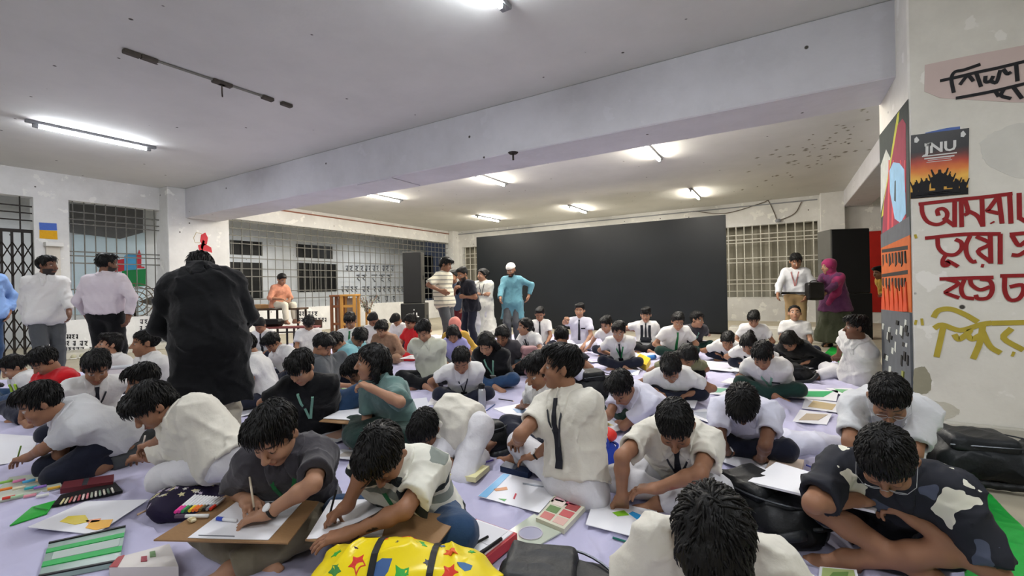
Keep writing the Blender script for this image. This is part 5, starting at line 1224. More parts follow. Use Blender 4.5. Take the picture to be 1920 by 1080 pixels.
M('', 'child in grey with raised knees behind the black tee', 604, 650, 5.0, 78, paper=None, pose='up', pitch=40, top='grey_trousers', bottom='grey_trousers', tuck=False, legs=dict(k0=Z(632, 662, 0.46), a0=Z(668, 712, 0.05), k1=Z(640, 668, 0.42), a1=Z(672, 716, 0.05)), pel=('s', 610, 0.1))
M('', 'child in aqua top curled over beside the raised grey knees', 632, 643, 5.7, -70, paper=None, top='aqua_cloth', tuck=False, pitch=60, pose='kneel', pel=('s', 654, 0.1))
M('the boy with the green lanyard under the wooden stands', 'boy in white shirt with green lanyard under the wooden stands', 657, 603, 7.0, -20, tie='lanyard_green', pitch=35, hair='quiff')
M('', 'child in mint shirt with dark hair bowing before the green lanyard', 672, 633, 6.2, 40, paper=None, top='aqua_cloth', pitch=62)
M('the boy below the dry twigs', 'boy in white shirt bowing below the dry twigs', 700, 600, 8.2, -20, pitch=50)
M('the girl in brown check', 'girl in brown checked top with tied hair bending over her sheet', 716, 617, 7.0, -32, top='brown_check', bottom='brown_check', hair='bun', pitch=40, sleeve=1.5, tuck=False, collar=False, skin=2)
M('the boy below the bass box', 'boy in white shirt bowing below the bass box with white lettering', 744, 600, 8.9, -40, pitch=66, tuck=False)
M('', 'girl in red dress kneeling beside the pale polo', 770, 604, 7.6, -50, paper=None, top='red_dress', bottom='red_dress', hair='bun', pitch=35, sleeve=0.6, tuck=False, longflare=1, collar=False, skin=2, pose='side')
M('the youth in the pale polo', 'youth in pale greenish polo bending over a wide sheet', 795, 621, 5.4, -26, sc=1.02, top='pale_polo', bottom='black_cloth', pitch=40, skin=2, sleeve=0.8, tuck=False, hands=(Z(757, 667, 0.14), Z(800, 662, 0.12)))
M('', 'child in salmon headscarf sitting near the woman in white', 853, 612, 7.2, -10, paper=None, top='mustard', bottom='mustard', hair='none', scarf=('salmon_scarf', False), pitch=25, sleeve=1.4, tuck=False, collar=False)
M('the child in lilac', 'small child in lilac top with black hair bowing before the salmon headscarf', 850, 627, 6.7, -8, sc=0.8, top='lilac_cloth', bottom='grey_trousers', hair='bob', pitch=50, collar=False)
M('', 'girl with long loose black hair over her face in jeans with white lanyard card', 912, 645, 5.1, -22, paper=None, sc=0.98, top='black_cloth', sleeve=1.3, tuck=False, bottom='jeans_blue', hair='long', pitch=48, lanyard='lanyard_mint', badge='badge_card', collar=False, hands=(Z(888, 680, 0.22), Z(905, 690, 0.18)), skin=2)
M('', 'dark-haired girl in charcoal behind the long loose hair', 942, 630, 6.0, -20, paper=None, top='charcoal_polo', bottom='black_cloth', hair='bun', pitch=40, tuck=False)
M('', 'girl in white shirt and tie with a long braid holding a pink bag', 984, 613, 6.9, -42, paper=None, tie='tie_navy', hair='braid', pitch=6, hface=-70, bottom=DG, longflare=1, skin=2, badge='badge_card', lanyard='lanyard_dark', hands=(Z(965, 658, 0.25), Z(985, 660, 0.25)))
M('the boy before the middle of the backdrop', 'boy in white shirt and black tie sitting by the teal kurta', 1012, 590, 8.5, -4, tie='tie_navy', pitch=28)
M('', 'boy in lilac shirt and tie sitting tall before the black screen with raised fist', 1087, 583, 8.3, -12, paper=None, sc=0.98, top='lilac_shirt', tie='tie_navy', bottom='lilac_shirt', pitch=8, hands=(('d', 1062, 596, 7.9), None), curl=(1.3, 0.5), pocket='tie_navy', skin=2)
M('', 'youth in navy tee seen from behind with bowed head', 1053, 634, 5.6, 172, paper=None, sc=1.02, top='navy_tee', bottom='black_cloth', pitch=30, tuck=False, collar=False, loose=1.8)
M('', 'child in pale lilac shirt bent down behind the upright boy in white', 1042, 668, 4.4, -6, paper=None, top='lilac_shirt', pitch=70, tuck=False, hair='crop')
M('the boy behind the upright boy', 'boy in white shirt half hidden behind the upright boy and drawing with one arm out', 1011, 697, 3.3, -55, sc=0.95, pitch=30, tuck=False, hands=(Z(968, 776, 0.05), Z(1000, 770, 0.06)), elbows=(('d', 988, 752, 3.35), None), pel=('s', 1036, 0.1))
M('', 'boy in white shirt reaching out before the black screen beside the yellow bag', 1137, 609, 7.3, -28, paper=None, pitch=30, skin=2, hands=(Z(1102, 655, 0.1), None))
M('the boy at the yellow bag', 'boy in white shirt and green strap drawing beside the yellow bag', 1160, 622, 6.2, -10, tie='tie_navy', lanyard='lanyard_green', pitch=26, skin=2, hands=(Z(1155, 668, 0.16), Z(1180, 660, 0.14)), badge='tie_navy')
M('', 'girl in black pinafore over white shirt sitting before the black screen', 1211, 591, 8.0, -6, paper=None, vest='navy_pinafore', pitch=10, bottom='black_cloth', skin=2, hair='fringe', tie='tie_navy', hands=(Z(1198, 621, 0.35), Z(1212, 622, 0.35)))
M('the boy with the green tie before the backdrop end', 'stout boy in white shirt and green tie bowing before the screen end', 1271, 603, 7.0, 14, tie='lanyard_green', pitch=30, fatness=1.1, bottom=DG, skin=2, sc=0.98)
M('', 'boy in grey shirt turned aside at the end of the black screen', 1307, 600, 7.6, 18, paper=None, top='charcoal_polo', hface=58, pitch=8, bottom=DG, lanyard='lanyard_mint', tuck=False, skin=2, sc=0.96, hands=(None, Z(1336, 640, 0.06)))
M('the girl with the white hair clip', 'girl with untied black hair and white clip bending over in olive top', 1290, 668, 5.0, 26, top='olive_cloth', hair='long', pitch=62, bottom='black_cloth', tuck=False, collar=False)
M('the boy with the tuft of hair', 'boy in white shirt with tufted hair bowing behind the reaching boy', 1258, 692, 4.25, -8, pitch=48, hair='quiff', tuck=False, glasses=True)
M('', 'boy in white shirt and dark vest peering down before the pale wall', 1364, 640, 6.6, 6, paper=None, pitch=40, sc=0.82, vest='navy_pinafore')
M('the child with the dark plait', 'child in white shirt with dark tied hair bending beside the green lanyard boy', 1404, 646, 5.7, -14, pitch=52, hair='ponytail', vest='navy_pinafore')
M('the boy with the mint lanyard and pocket badge', 'boy in white shirt with mint lanyard and dark pocket badge bowing', 1430, 668, 4.4, -14, sc=0.96, pitch=44, lanyard='lanyard_mint', pocket='tie_navy', bottom=DG, hands=(Z(1383, 712, 0.06), Z(1420, 718, 0.1)), badge='badge_card')
M('the boy beneath the pale grille', 'boy in white shirt bowing low beneath the pale grille', 1413, 599, 7.3, 2, pitch=42, skin=2)
M('', 'boy in white shirt tipping his face up beside the khaki trousers', 1490, 588, 7.2, 4, paper=None, pitch=-14, hair='crop', skin=2)
M('the girl in black', 'girl in black with loose hair hunched down before the tilted face', 1480, 640, 5.9, -24, top='black_cloth', bottom='black_cloth', hair='long', pitch=66, sleeve=1.4, tuck=False, collar=False)
M('the boy with the grey backpack strap', 'boy in white shirt bowing with both hands on the floor beside the steel bottle', 865, 676, 4.4, -6, pitch=46, hair='crop', skin=0, lanyard='lanyard_dark', badge='tie_navy', hands=(Z(836, 747, 0.05), Z(853, 742, 0.07)))
M('', 'boy in white shirt and grey trousers bent low behind the girl in grey-green', 672, 695, 4.0, -62, paper=None, pitch=50, tuck=False, bottom='grey_trousers', pel=('s', 730, 0.1))
for q in PEOPLE: print('%-60s px %s d %.2f sc %.2f hz %.2f' % (q[0][:60], q[1], q[2], q[3], q[4][2]))
# ------------------------------------------------------------------ what lies on the cloth
mat('paper', '#e4e4e8', rough=0.6, var=0.03, scale=3); mat('board_brown', '#8a6a48', rough=0.6, var=0.14, scale=14, stretch=(3, 9, 3)); mat('board_edge', '#3a3026', var=0.2)
mat('black_nylon', '#0f1113', rough=0.55, var=0.2, scale=9, bump=0.5, bscale=26); mat('dark_nylon', '#1c1f22', rough=0.5, var=0.2, scale=9, bump=0.4, bscale=30); mat('zip_grey', '#4d5054', rough=0.4, metal=0.6)
def at_z(q, z): return atz(q[0], q[1], z)
def quad_obj(o, label, cat, group=None): return tag(o, label, cat, group)
def board(name, label, cat, quad, z, m, th=0.004, tilt=None):
    zs_ = [z]*4 if not hasattr(z, '__len__') else z
    C = [atz(q[0], q[1], zz) for q, zz in zip(quad, zs_)]; c = np.mean(C, 0)
    o = MB().slab([p-c for p in C], th).build(name, MATS[m]); o.location = tuple(c); return tag(o, label, cat), C
def patch(name, parent, pts, z, m, th=0.0012):
    """a flat coloured patch on a sheet (drawn area, label); pts in picture points on height z"""
    l = np.array(parent.location); P = [atz(x, y, z)-l for x, y in pts]
    return MB().prism(P, (0, 0, th)).build(name, MATS[m], parent)
def col(c):
    k = 'c_'+c.lstrip('#'); return k if mat(k, c, rough=0.5, var=0.06) else k
def stick(name, label, a, b, r, m, tipm=None, capm=None, group=None, cat='pen', n=8):
    a, b = np.array(a, float), np.array(b, float); c = (a+b)/2; L_ = np.linalg.norm(b-a)
    o = MB().tube([a-c, b-c], r, n).build(name, MATS[m], None, True); o.location = tuple(c)
    d_ = nrm(b-a)
    if tipm: MB().tube([b-c, b-c+d_*r*3], [r*0.95, r*0.15], n).build('tip', MATS[tipm], o)
    if capm: MB().tube([a-c-d_*0.002, a-c+d_*L_*0.3], r*1.12, n).build('cap', MATS[capm], o)
    return tag(o, label, cat, group)
def backpack(label, c, yaw, L_, W_, H_, m, pitch=0.0, straps=True, pocket=True, roll=0.0, name='backpack', cat='backpack'):
    """lying bag: L along its back, W across, H thick; main sack, pocket, zips, carrying handle and shoulder straps"""
    r = empty(name, (c[0], c[1], 0.0)); tag(r, label, cat)
    A = np.array(Matrix.Rotation(yaw, 3, 'Z') @ Matrix.Rotation(pitch, 3, 'Y') @ Matrix.Rotation(roll, 3, 'X'))
    zc = c[2] if len(c) > 2 else H_/2+0.02
    o = np.array([0, 0, zc]); T = lambda x, y, z: o+A@np.array([x, y, z])
    S = Solid(); S.box(T(-L_*0.03, 0, -H_*0.08), np.array([L_/2-0.10, W_/2-0.09, max(H_/2-0.09, 0.005)]), 0.065, A, 0.04); S.ell(T(-L_*0.10, W_*0.04, H_*0.02), np.array([L_*0.38, W_*0.44, H_*0.54]), A, 0.06); S.ell(T(L_*0.22, -W_*0.05, -H_*0.10), np.array([L_*0.27, W_*0.40, H_*0.42]), A, 0.06)
    lo_ = lambda P: -0.013*folds(P, 11, 3)-0.007*folds(P, 23, 6)+0.012*noise3(P, 9, 1)
    V, Q = S.mesh(0.0125, disp=lo_); V[:, 2] = np.maximum(V[:, 2], 0.012); raw_mesh('sack', V, Q, MATS[m], r)
    K = Solid(); K.box(T(-L_*0.14, 0, H_*0.42), np.array([L_*0.20, W_*0.30, H_*0.06]), 0.035, A, 0.02); V, Q = K.mesh(0.011, disp=lo_); _ = raw_mesh('front_pocket', V, Q, MATS[m], r) if pocket else None
    if pocket: MB().tube(curve_pts([T(-L_*0.40, -W_*0.36, H_*0.40), T(L_*0.10, -W_*0.42, H_*0.46), T(L_*0.40, 0, H_*0.40), T(L_*0.10, W_*0.42, H_*0.46), T(-L_*0.40, W_*0.36, H_*0.40)], 6), 0.005, 5).build('zip', MATS['zip_grey'], r)
    MB().tube(curve_pts([T(L_*0.44, -0.045, 0.0), T(L_*0.56, -0.03, 0.03), T(L_*0.56, 0.03, 0.03), T(L_*0.44, 0.045, 0)], 5), 0.010, 6).build('handle', MATS[m], r)
    if straps:
        for s_ in (-1, 1):
            pts = curve_pts([T(L_*0.42, s_*W_*0.18, -H_*0.1), T(L_*0.5, s_*W_*0.45, H_*0.05), T(L_*0.2, s_*W_*0.68, -H_*0.30), T(-L_*0.30, s_*W_*0.62, -H_*0.38), T(-L_*0.44, s_*W_*0.32, -H_*0.3)], 6)
            pts = [np.array([p[0], p[1], max(p[2], 0.02)]) for p in pts]
            X = Solid(); X.chain(pts, [0.019]*len(pts), 0.01); V, Q = X.mesh(0.0095); raw_mesh('shoulder_strap', V, Q, MATS['dark_nylon'] if m != 'dark_nylon' else MATS['black_nylon'], r)
    return r, Snap(S, lo_), r
# ---- boards, sheets and drawings near the photographer
ZB4, ZB3 = 0.225, 0.205
o4, _ = board('drawing_board', 'brown hardboard on the lap of the boy in charcoal polo', 'board', [(288, 1012), (428, 925), (598, 940), (540, 1018)], ZB4, 'board_brown', 0.006)
o, _ = board('drawing_sheet', 'white sheet on the board of the boy in charcoal polo', 'paper', [(352, 1008), (452, 934), (566, 942), (503, 1012)], ZB4+0.003, 'paper', 0.002)
patch('pencil_line', o, [(372, 1003), (440, 1005), (440, 1006.5), (372, 1004.5)], ZB4+0.0035, col('#6f7178'))
o3, _ = board('drawing_board', 'brown hardboard under the arms of the boy in the striped shirt', 'board', [(572, 1012), (632, 938), (860, 968), (806, 1040)], ZB3, 'board_brown', 0.006)
o, _ = board('drawing_sheet', 'white sheet on the board of the boy in the striped shirt', 'paper', [(575, 1010), (620, 937), (737, 935), (716, 1005)], ZB3+0.003, 'paper', 0.002)
o, _ = board('drawing_sheet', 'white sheet with yellow and orange colouring beside the plastic folder', 'paper', [(52, 988), (160, 940), (279, 936), (178, 1002)], 0.045, 'paper', 0.003)
for q, c in (([(112, 978), (128, 968), (160, 966), (168, 978), (140, 984)], '#e8d24a'), ([(160, 990), (172, 976), (212, 974), (205, 988), (180, 994)], '#ecb13a'), ([(160, 976), (190, 972), (186, 978), (165, 981)], '#e2956a')): patch('coloured_area', o, q, 0.046, col(c))
o, _ = board('drawing_sheet', 'large blank white sheet under the stretched brown arm at the edge', 'paper', [(-60, 880), (-20, 812), (72, 818), (58, 862)], 0.04, 'paper', 0.003)
o, _ = board('drawing_board', 'grey-brown board under the orange and blue painting', 'board', [(150, 868), (205, 818), (290, 822), (268, 856)], 0.075, 'board_brown', 0.005)
o, _ = board('painting', 'orange painting with white and blue curve between the two kneeling boys', 'painting', [(112, 850), (178, 808), (262, 822), (238, 852)], 0.085, 'paper', 0.003)
for q, c in (([(114, 849), (178, 809), (215, 808), (150, 838)], '#d8682a'), ([(116, 850), (150, 840), (236, 845), (238, 852)], '#d8682a'), ([(172, 838), (186, 831), (215, 830), (238, 836), (215, 840)], '#4f9fd8'), ([(215, 840), (240, 836), (232, 841)], '#1d2a30')): patch('coloured_area', o, q, 0.087, col(c))
o, _ = board('drawing_sheet', 'white sheet with blue feather and green patch under the colouring hand', 'paper', [(1098, 983), (1114, 934), (1232, 958), (1212, 1012)], 0.045, 'paper', 0.003)
patch('blue_feather', o, [(1179, 963), (1186, 959), (1202, 966), (1216, 978), (1218, 984), (1200, 978)], 0.046, col('#2d9ad8')); patch('green_patch', o, [(1148, 961), (1170, 957), (1180, 966), (1158, 968)], 0.046, col('#7fb82e'))
o, _ = board('drawing_sheet', 'sheet with light blue border and pencil sketch in front of the upright boy', 'paper', [(896, 930), (944, 887), (1056, 912), (1011, 961)], 0.045, 'paper', 0.003)
patch('blue_border', o, [(897, 930), (944, 888), (956, 890), (912, 933)], 0.046, col('#7db4dc'))
for q, c in (([(925, 917), (950, 913), (952, 918), (930, 921)], '#c98a5a'), ([(980, 905), (1020, 912), (1018, 914), (980, 908)], '#9aa0a8'), ([(962, 935), (966, 925), (969, 926), (965, 936)], '#c8505a'), ([(935, 935), (950, 936), (946, 940)], '#58a05a')): patch('drawn_line', o, q, 0.046, col(c))
o, _ = board('drawing_board', 'white-topped lap board of the boy in the leaf shirt', 'board', [(1402, 902), (1455, 866), (1655, 925), (1640, 958)], [0.22, 0.22, 0.30, 0.30], 'paper', 0.010)
o, _ = board('drawing_sheet', 'white sheet between the hands of the bowing boy in navy trousers', 'paper', [(1345, 862), (1378, 838), (1452, 850), (1434, 892)], 0.045, 'paper', 0.003)
o, _ = board('drawing_board', 'thin dark board on the lap of the girl in grey-green', 'board', [(598, 790), (640, 766), (748, 774), (712, 800)], 0.20, 'board_brown', 0.005)
o, _ = board('drawing_sheet', 'white sheets on the lap board of the girl in grey-green', 'paper', [(606, 784), (650, 763), (736, 768), (702, 790)], 0.208, 'paper', 0.004)
o, _ = board('text_card', 'white card with dark lettering standing open behind the folded boy', 'card', [(758, 776), (756, 750), (800, 745), (806, 770)], [0.04, 0.15, 0.15, 0.04], 'paper', 0.003)
for i, y in enumerate((752, 758, 764)): 
    l = np.array(o.location); zz = 0.15-0.033*(i+1)*0.9; A_ = [atz(763+i*0.5, y, zz)-l, atz(796+i, y-4, zz)-l, atz(796+i, y-1.5, zz-0.011)-l, atz(763+i*0.5, y+2.5, zz-0.011)-l]
    MB().prism(A_, -fwh*0.004+np.array([0, 0, 0.003])).build('text_line', MATS[col('#7d6f6c')], o)
# generic sheets in front of the smaller figures
for short, p, kind in SHEETS:
    c = (p['wr'][0]+p['hd'][0]*0.10+p['wr'][1]+p['hd'][1]*0.10)/2; f = p['f']; s = p['rp']; zz = min(max(c[2]-0.035, 0.04), 0.30)
    c = np.array([*(c+f*0.10)[:2], zz]); C = [s*a*0.21+f*b_*0.15 for a, b_ in ((-1, -1), (1, -1), (1, 1), (-1, 1))]
    o = MB().slab(C, 0.004).build('drawing_sheet', MATS['paper']); o.location = tuple(c)
    tag(o, 'drawing sheet in front of '+(short or 'the reaching boy beside the black backpack'), 'paper')
    rg = random.Random(len(short)); cc = rg.choice(['#8ab8a0', '#c99a8a', '#8aa6c8', '#c8b872'])
    q = [s*a*0.1+f*b_*0.06+np.array([0, 0, 0.0005]) for a, b_ in ((-1, -0.6), (0.4, -1), (1, 0.4), (-0.3, 1))]; MB().prism(q, (0, 0, 0.001)).build('coloured_area', MATS[col(cc)], o)
# ---- pens in hands
def held(p, i, label, m, tip, length=0.15, lean=(0, 0, 1), back=0.3):
    b_ = p['wr'][i]+p['hd'][i]*0.115; b_ = np.array([b_[0], b_[1], max(b_[2]-0.02, 0.05)]); v = nrm(np.array(lean)-p['hd'][i]*0.5)
    return stick('pen', label, b_+v*length, b_+v*0.02, 0.0045, m, tip)
held(n3, 0, 'black pen in the fist of the boy in the striped shirt', 'black_rubber', col('#2a2a2a'))
held(n4, 0, 'thin pale pencil held by the boy in charcoal polo', col('#cdbfa8'), col('#2a2a2a'))
held(n7, 1, 'short white crayon held by the kneeling boy by the purple bag', col('#ded9d0'), None, 0.09)
held(n8, 1, 'green pencil held at the end of the stretched brown arm', col('#6d8f3a'), col('#2a2a2a'), 0.12)
held(n2, 0, 'grey pencil held up by the boy in the leaf shirt', col('#8f9296'), col('#2a2a2a'), 0.13)
stick('pencil', 'dark green pencil on the cloth below the blue feather sheet', atz(1149, 1008, 0.03), atz(1208, 1026, 0.03), 0.005, col('#1f6a5c'), col('#d9c29a'), cat='pencil')
stick('marker', 'blue and white marker lying on the sheet of the charcoal polo boy', atz(408, 972, ZB4+0.012), atz(444, 976, ZB4+0.012), 0.0075, col('#e0e0e2'), None, col('#2b47b0'), cat='marker')
pens = ['#d8348a', '#c23a8c', '#2f8a4a', '#1f4a2c', '#e2c227', '#d96a20', '#e0702a', '#6a5a32', '#1c1c1e', '#8c8f94', '#c8321f']
nmz = ['pink', 'magenta', 'green', 'dark green', 'yellow', 'amber', 'orange', 'olive', 'black', 'grey', 'red']
for i, (c, nn) in enumerate(zip(pens, nmz)):
    stick('marker', nn+' marker in the row of markers on the brown hardboard', atz(329+6.6*i, 960-0.6*i, ZB4+0.012), atz(366+5.6*i, 929+0.5*i, ZB4+0.012), 0.0062, col('#d5d6d8'), None, col(c), 'row of markers on the board', 'marker')
stick('marker', 'white capped marker lying below the row of markers', atz(330, 968, ZB4+0.012), atz(391, 967, ZB4+0.012), 0.008, col('#dcdcda'), None, col('#4a3a4c'), cat='marker')
er = empty('eraser', atz(360, 977, ZB4+0.004)); tag(er, 'small cream eraser under the white capped marker', 'eraser'); MB().box((-0.02, -0.01, 0), (0.02, 0.01, 0.012), 0.003).build('rubber', MATS[col('#d9cfae')], er); MB().box((-0.006, -0.0105, -0.0), (0.012, 0.0105, 0.0125)).build('sleeve', MATS[col('#b9a77a')], er)
# ---- bags
p = atz(352, 962, 0.0); r, sn, _ = backpack('dark purple bag with pale star print beside the kneeling boy', (p[0], p[1], 0.07), R(62), 0.36, 0.27, 0.13, None or mat('purple_print', '#1d1430', var=0.3).name, straps=False, pocket=False, name='star_bag', cat='bag')
rg = random.Random(5)
def decal(snap, root, ctr, pts, m, up=(0, 0, 1.0), name='print_patch', off=0.003):
    """lays a small outline onto a bag's surface"""
    l = np.array(root.location); u = nrm(up); V = []; c0 = np.array(ctr, float)
    a = nrm(np.cross(u, [0.31, 0.9, 0.2])); b_ = np.cross(u, a); c_h = snap.hit(c0+u*0.4, -u, off, 0.8)
    if c_h is None: return None
    V.append(c_h)
    for x, y in pts:
        q = snap.hit(c0+a*x+b_*y+u*0.4, -u, off, 0.8)
        V.append(q if q is not None else c_h)
    n = len(pts); o = MB()._add([np.array(v) for v in V]+[np.array(v)-u*0.004 for v in V], [(0, 1+i, 1+(i+1) % n) for i in range(n)]+[(1+i, n+2+i, n+2+(i+1) % n, 1+(i+1) % n) for i in range(n)]).build(name, MATS[m], root); return o
star = [((0.5 if k % 2 else 1.0)*math.cos(k*math.pi/5), (0.5 if k % 2 else 1.0)*math.sin(k*math.pi/5)) for k in range(10)]
for k in range(34):
    x, y = rg.uniform(-0.16, 0.16), rg.uniform(-0.11, 0.11); s = rg.uniform(0.006, 0.018)
    cc = Matrix.Rotation(R(62), 3, 'Z') @ Vector((x, y, 0.1)); decal(sn, r, cc, [(a*s, b_*s) for a, b_ in star], col(rg.choice(['#d8cfa0', '#c7b9cc', '#dcd8d0'])))
mat('yellow_print', '#e6cf1c', rough=0.32, var=0.06)
p = atd(755, 1000, 1.55); r, sn, _ = backpack('yellow bag printed with coloured animals and stars at the bottom edge', (p[0], p[1], 0.15), R(31), 0.66, 0.34, 0.31, 'yellow_print', straps=False, pocket=False, name='yellow_bag', cat='bag')
Mz = Matrix.Rotation(R(31), 3, 'Z')
shield = [(-1, 0.9), (0, 1.1), (1, 0.9), (0.8, -0.3), (0, -1.2), (-0.8, -0.3)]; leaf = [(math.cos(a)*(1+0.35*math.cos(5*a)), 0.75*math.sin(a)*(1+0.35*math.cos(5*a))) for a in np.linspace(0, 6.28, 16)[:-1]]
for k, (x, y, s, sh_, c) in enumerate([(-0.05, -0.07, 0.028, shield, '#3c5a8a'), (0.02, -0.10, 0.034, leaf, '#2f9a3a'), (0.09, -0.04, 0.014, star, '#3a3a4a'), (-0.14, -0.05, 0.028, leaf, '#c8362c'), (-0.18, 0.02, 0.020, leaf, '#3a2438'), (0.17, -0.08, 0.026, leaf, '#cf3a2a'), (0.16, 0.02, 0.024, leaf, '#d85a28'), (0.22, -0.05, 0.022, shield, '#35679a'), (-0.21, -0.06, 0.020, leaf, '#3a7a3a'),
     (0.05, 0.04, 0.024, leaf, '#2f9a3a'), (-0.08, 0.05, 0.020, star, '#c8362c'), (0.12, 0.08, 0.016, star, '#3c5a8a'), (-0.02, 0.02, 0.012, star, '#2b2b2b'), (0.0, 0.10, 0.026, leaf, '#c8362c'), (-0.15, 0.09, 0.02, shield, '#3c5a8a'), (0.23, 0.06, 0.014, star, '#2f9a3a'), (-0.24, 0.03, 0.018, leaf, '#2f9a3a'), (0.07, -0.13, 0.018, leaf, '#35679a')]):
    v = Mz @ Vector((x, y, 0.1)); decal(sn, r, v, [(a*s, b_*s) for a, b_ in sh_], col(c), (0, 0, 1), 'print_figure')
for x in (-0.085, 0.105):                                      # two black webbing bands over the top
    pts = [sn.hit(np.array(Mz @ Vector((x, y, 0.6))), np.array([0, 0, -1.0]), 0.004, 0.8) for y in np.linspace(-0.16, 0.16, 9)]; pts = [q for q in pts if q is not None]
    ribbon('webbing', pts, [ZZ]*len(pts), 0.022, 0.004, MATS['black_nylon'], None, np.zeros(3)).parent = r
p = atd(1050, 1050, 1.62); backpack('black backpack lying at the bottom edge beside the pencil box', (p[0]+0.0, p[1], 0.10), R(20), 0.48, 0.30, 0.18, 'dark_nylon')
p = atz(1850, 905, 0.0); backpack('black backpack lying against the foot of the painted pillar', (p[0]+0.06, p[1]+0.10, 0.125), R(8), 0.62, 0.36, 0.23, 'dark_nylon')
p = atd(1440, 940, 2.22); r, sn, _ = backpack('black backpack lying between the blue feather sheet and the lap board', (p[0], p[1], 0.10), R(-38), 0.52, 0.32, 0.19, 'black_nylon')
p = atd(1118, 716, 4.55); backpack('black backpack standing behind the bowing boy who reaches out', (p[0], p[1], 0.17), R(40), 0.40, 0.30, 0.30, 'black_nylon')
p = atz(918, 838, 0.0); backpack('crumpled black bag between the folded boy and the upright boy', (p[0], p[1], 0.09), R(70), 0.40, 0.32, 0.18, 'black_nylon', name='shoulder_bag', cat='bag')
p = atz(1108, 876, 0.0); r, sn, _ = backpack('blue bag with red top squeezed behind the upright boy', (p[0]+0.03, p[1], 0.10), R(60), 0.30, 0.22, 0.19, mat('royal_blue', '#1b3a9a', rough=0.5, var=0.2).name, straps=False, name='blue_bag', cat='bag')
X = Solid(); q = np.array([0.02, 0.08, 0.20]); X.ell(q, np.array([0.10, 0.09, 0.05]), None, 0.02); V, Q = X.mesh(0.012, disp=lambda P: 0.006*noise3(P, 30, 2)); raw_mesh('red_flap', V, Q, MATS[col('#c42a22')], r)
p = atz(985, 702, 0.0); backpack('slate blue bag on the cloth below the braided girl', (p[0], p[1], 0.10), R(40), 0.36, 0.26, 0.20, mat('slate_bag', '#34434c', var=0.2).name, straps=False, name='slate_bag', cat='bag')
p = atd(998, 662, 5.9); backpack('pink backpack on the lap of the braided girl', (p[0], p[1], 0.22), R(40), 0.30, 0.22, 0.34, mat('pink_bag', '#a07a7c', var=0.2).name, straps=False)
p = atz(488, 728, 0.0); backpack('pink and grey striped bag behind the black coat', (p[0], p[1], 0.09), R(30), 0.40, 0.28, 0.17, mat('striped_bag', '#a68e96', var=0.4, scale=10, stretch=(1, 1, 6)).name, straps=False, name='striped_bag', cat='bag')
p = atz(1492, 716, 0.0); backpack('black school bag below the hunched girl in black', (p[0], p[1], 0.10), R(20), 0.36, 0.26, 0.18, 'black_nylon')
p = atz(790, 728, 0.0); backpack('long dark bag behind the bowing boy beside the steel bottle', (p[0]-0.12, p[1], 0.07), R(60), 0.46, 0.22, 0.13, 'dark_nylon', straps=False, name='shoulder_bag', cat='bag')
# ---- boxes, sets and cases
def case(name, label, cat, quad, h, m, th=None, lid=None, z0=0.03):
    C = [atz(*q, z0) for q in quad]; c = np.mean(C, 0); r = empty(name, c); tag(r, label, cat)
    MB().prism([p_-c for p_ in C], (0, 0, h)).build('box_body', MATS[m], r)
    if lid: I_ = [(p_-c)*0.93+np.array([0, 0, h]) for p_ in C]; MB().prism(I_, (0, 0, 0.003)).build('label', MATS[lid], r)
    def sub(nm, u0, v0, u1, v1, mm, hh=0.003):
        f_ = lambda u, v: ((1-u)*(1-v)*C[0]+u*(1-v)*C[1]+u*v*C[2]+(1-u)*v*C[3])-c+np.array([0, 0, h])
        return MB().prism([f_(u0, v0), f_(u1, v0), f_(u1, v1), f_(u0, v1)], (0, 0, hh)).build(nm, MATS[mm], r)
    return r, sub
mat('tray_cream', '#cfcdb8', rough=0.4, var=0.05); mat('plastic_pale', '#b9c0b0', rough=0.25, var=0.08)
rg = random.Random(11)
for lb, q, cols in (('upper paint tray beside the blue bag with six colour wells', [(1050, 918), (1078, 882), (1134, 894), (1106, 930)], ['#6a6250', '#8a8a80', '#8a4a48', '#5f9a78', '#6aa0a0', '#b8b0a0']),
                    ('middle paint tray with green side and pink wells', [(1030, 948), (1060, 916), (1110, 926), (1084, 962)], ['#c9a0a4', '#c05a72', '#b9788a', '#8a9a90', '#d0c8b8', '#c86a7a']),
                    ('nearest paint tray full of red and white smears', [(1005, 980), (1040, 940), (1098, 958), (1058, 1002)], ['#c87a74', '#d8b0a4', '#6f8a5a', '#c46060', '#e0d0c4', '#a04a4a'])):
    r, sub = case('paint_tray', lb, 'paint set', q, 0.025, 'tray_cream')
    k = 0
    for i in range(3):
        for j in range(2): sub('paint_well', 0.08+0.30*i, 0.08+0.45*j, 0.33+0.30*i, 0.45+0.45*j, col(cols[k]), 0.0015); k += 1
r, sub = case('palette_lid', 'pale palette lid with round hollow below the paint trays', 'palette', [(944, 1004), (1002, 965), (1052, 1000), (990, 1036)], 0.006, 'plastic_pale')
c = atz(995, 1000, 0.037)-np.array(r.location); MB().tube([c+np.array([0.055*math.cos(a), 0.055*math.sin(a), 0.002]) for a in np.linspace(0, 6.28, 25)[:-1]], 0.003, 5, close=True).build('hollow_rim', MATS[col('#c9c4cf')], r); MB().lathe([(0.053, 0), (0.053, 0.0015)], c, 24).build('hollow', MATS[col('#a9a8bc')], r)
r, sub = case('pencil_box', 'clear-topped white and red pencil box with two black pens on it', 'pencil box', [(834, 1030), (893, 990), (970, 1018), (912, 1066)], 0.045, col('#b03038'), None)
sub('clear_top', 0.05, 0.06, 0.95, 0.94, 'paper', 0.006); sub('white_card', 0.3, 0.15, 0.9, 0.85, col('#d3d3d8'), 0.008)
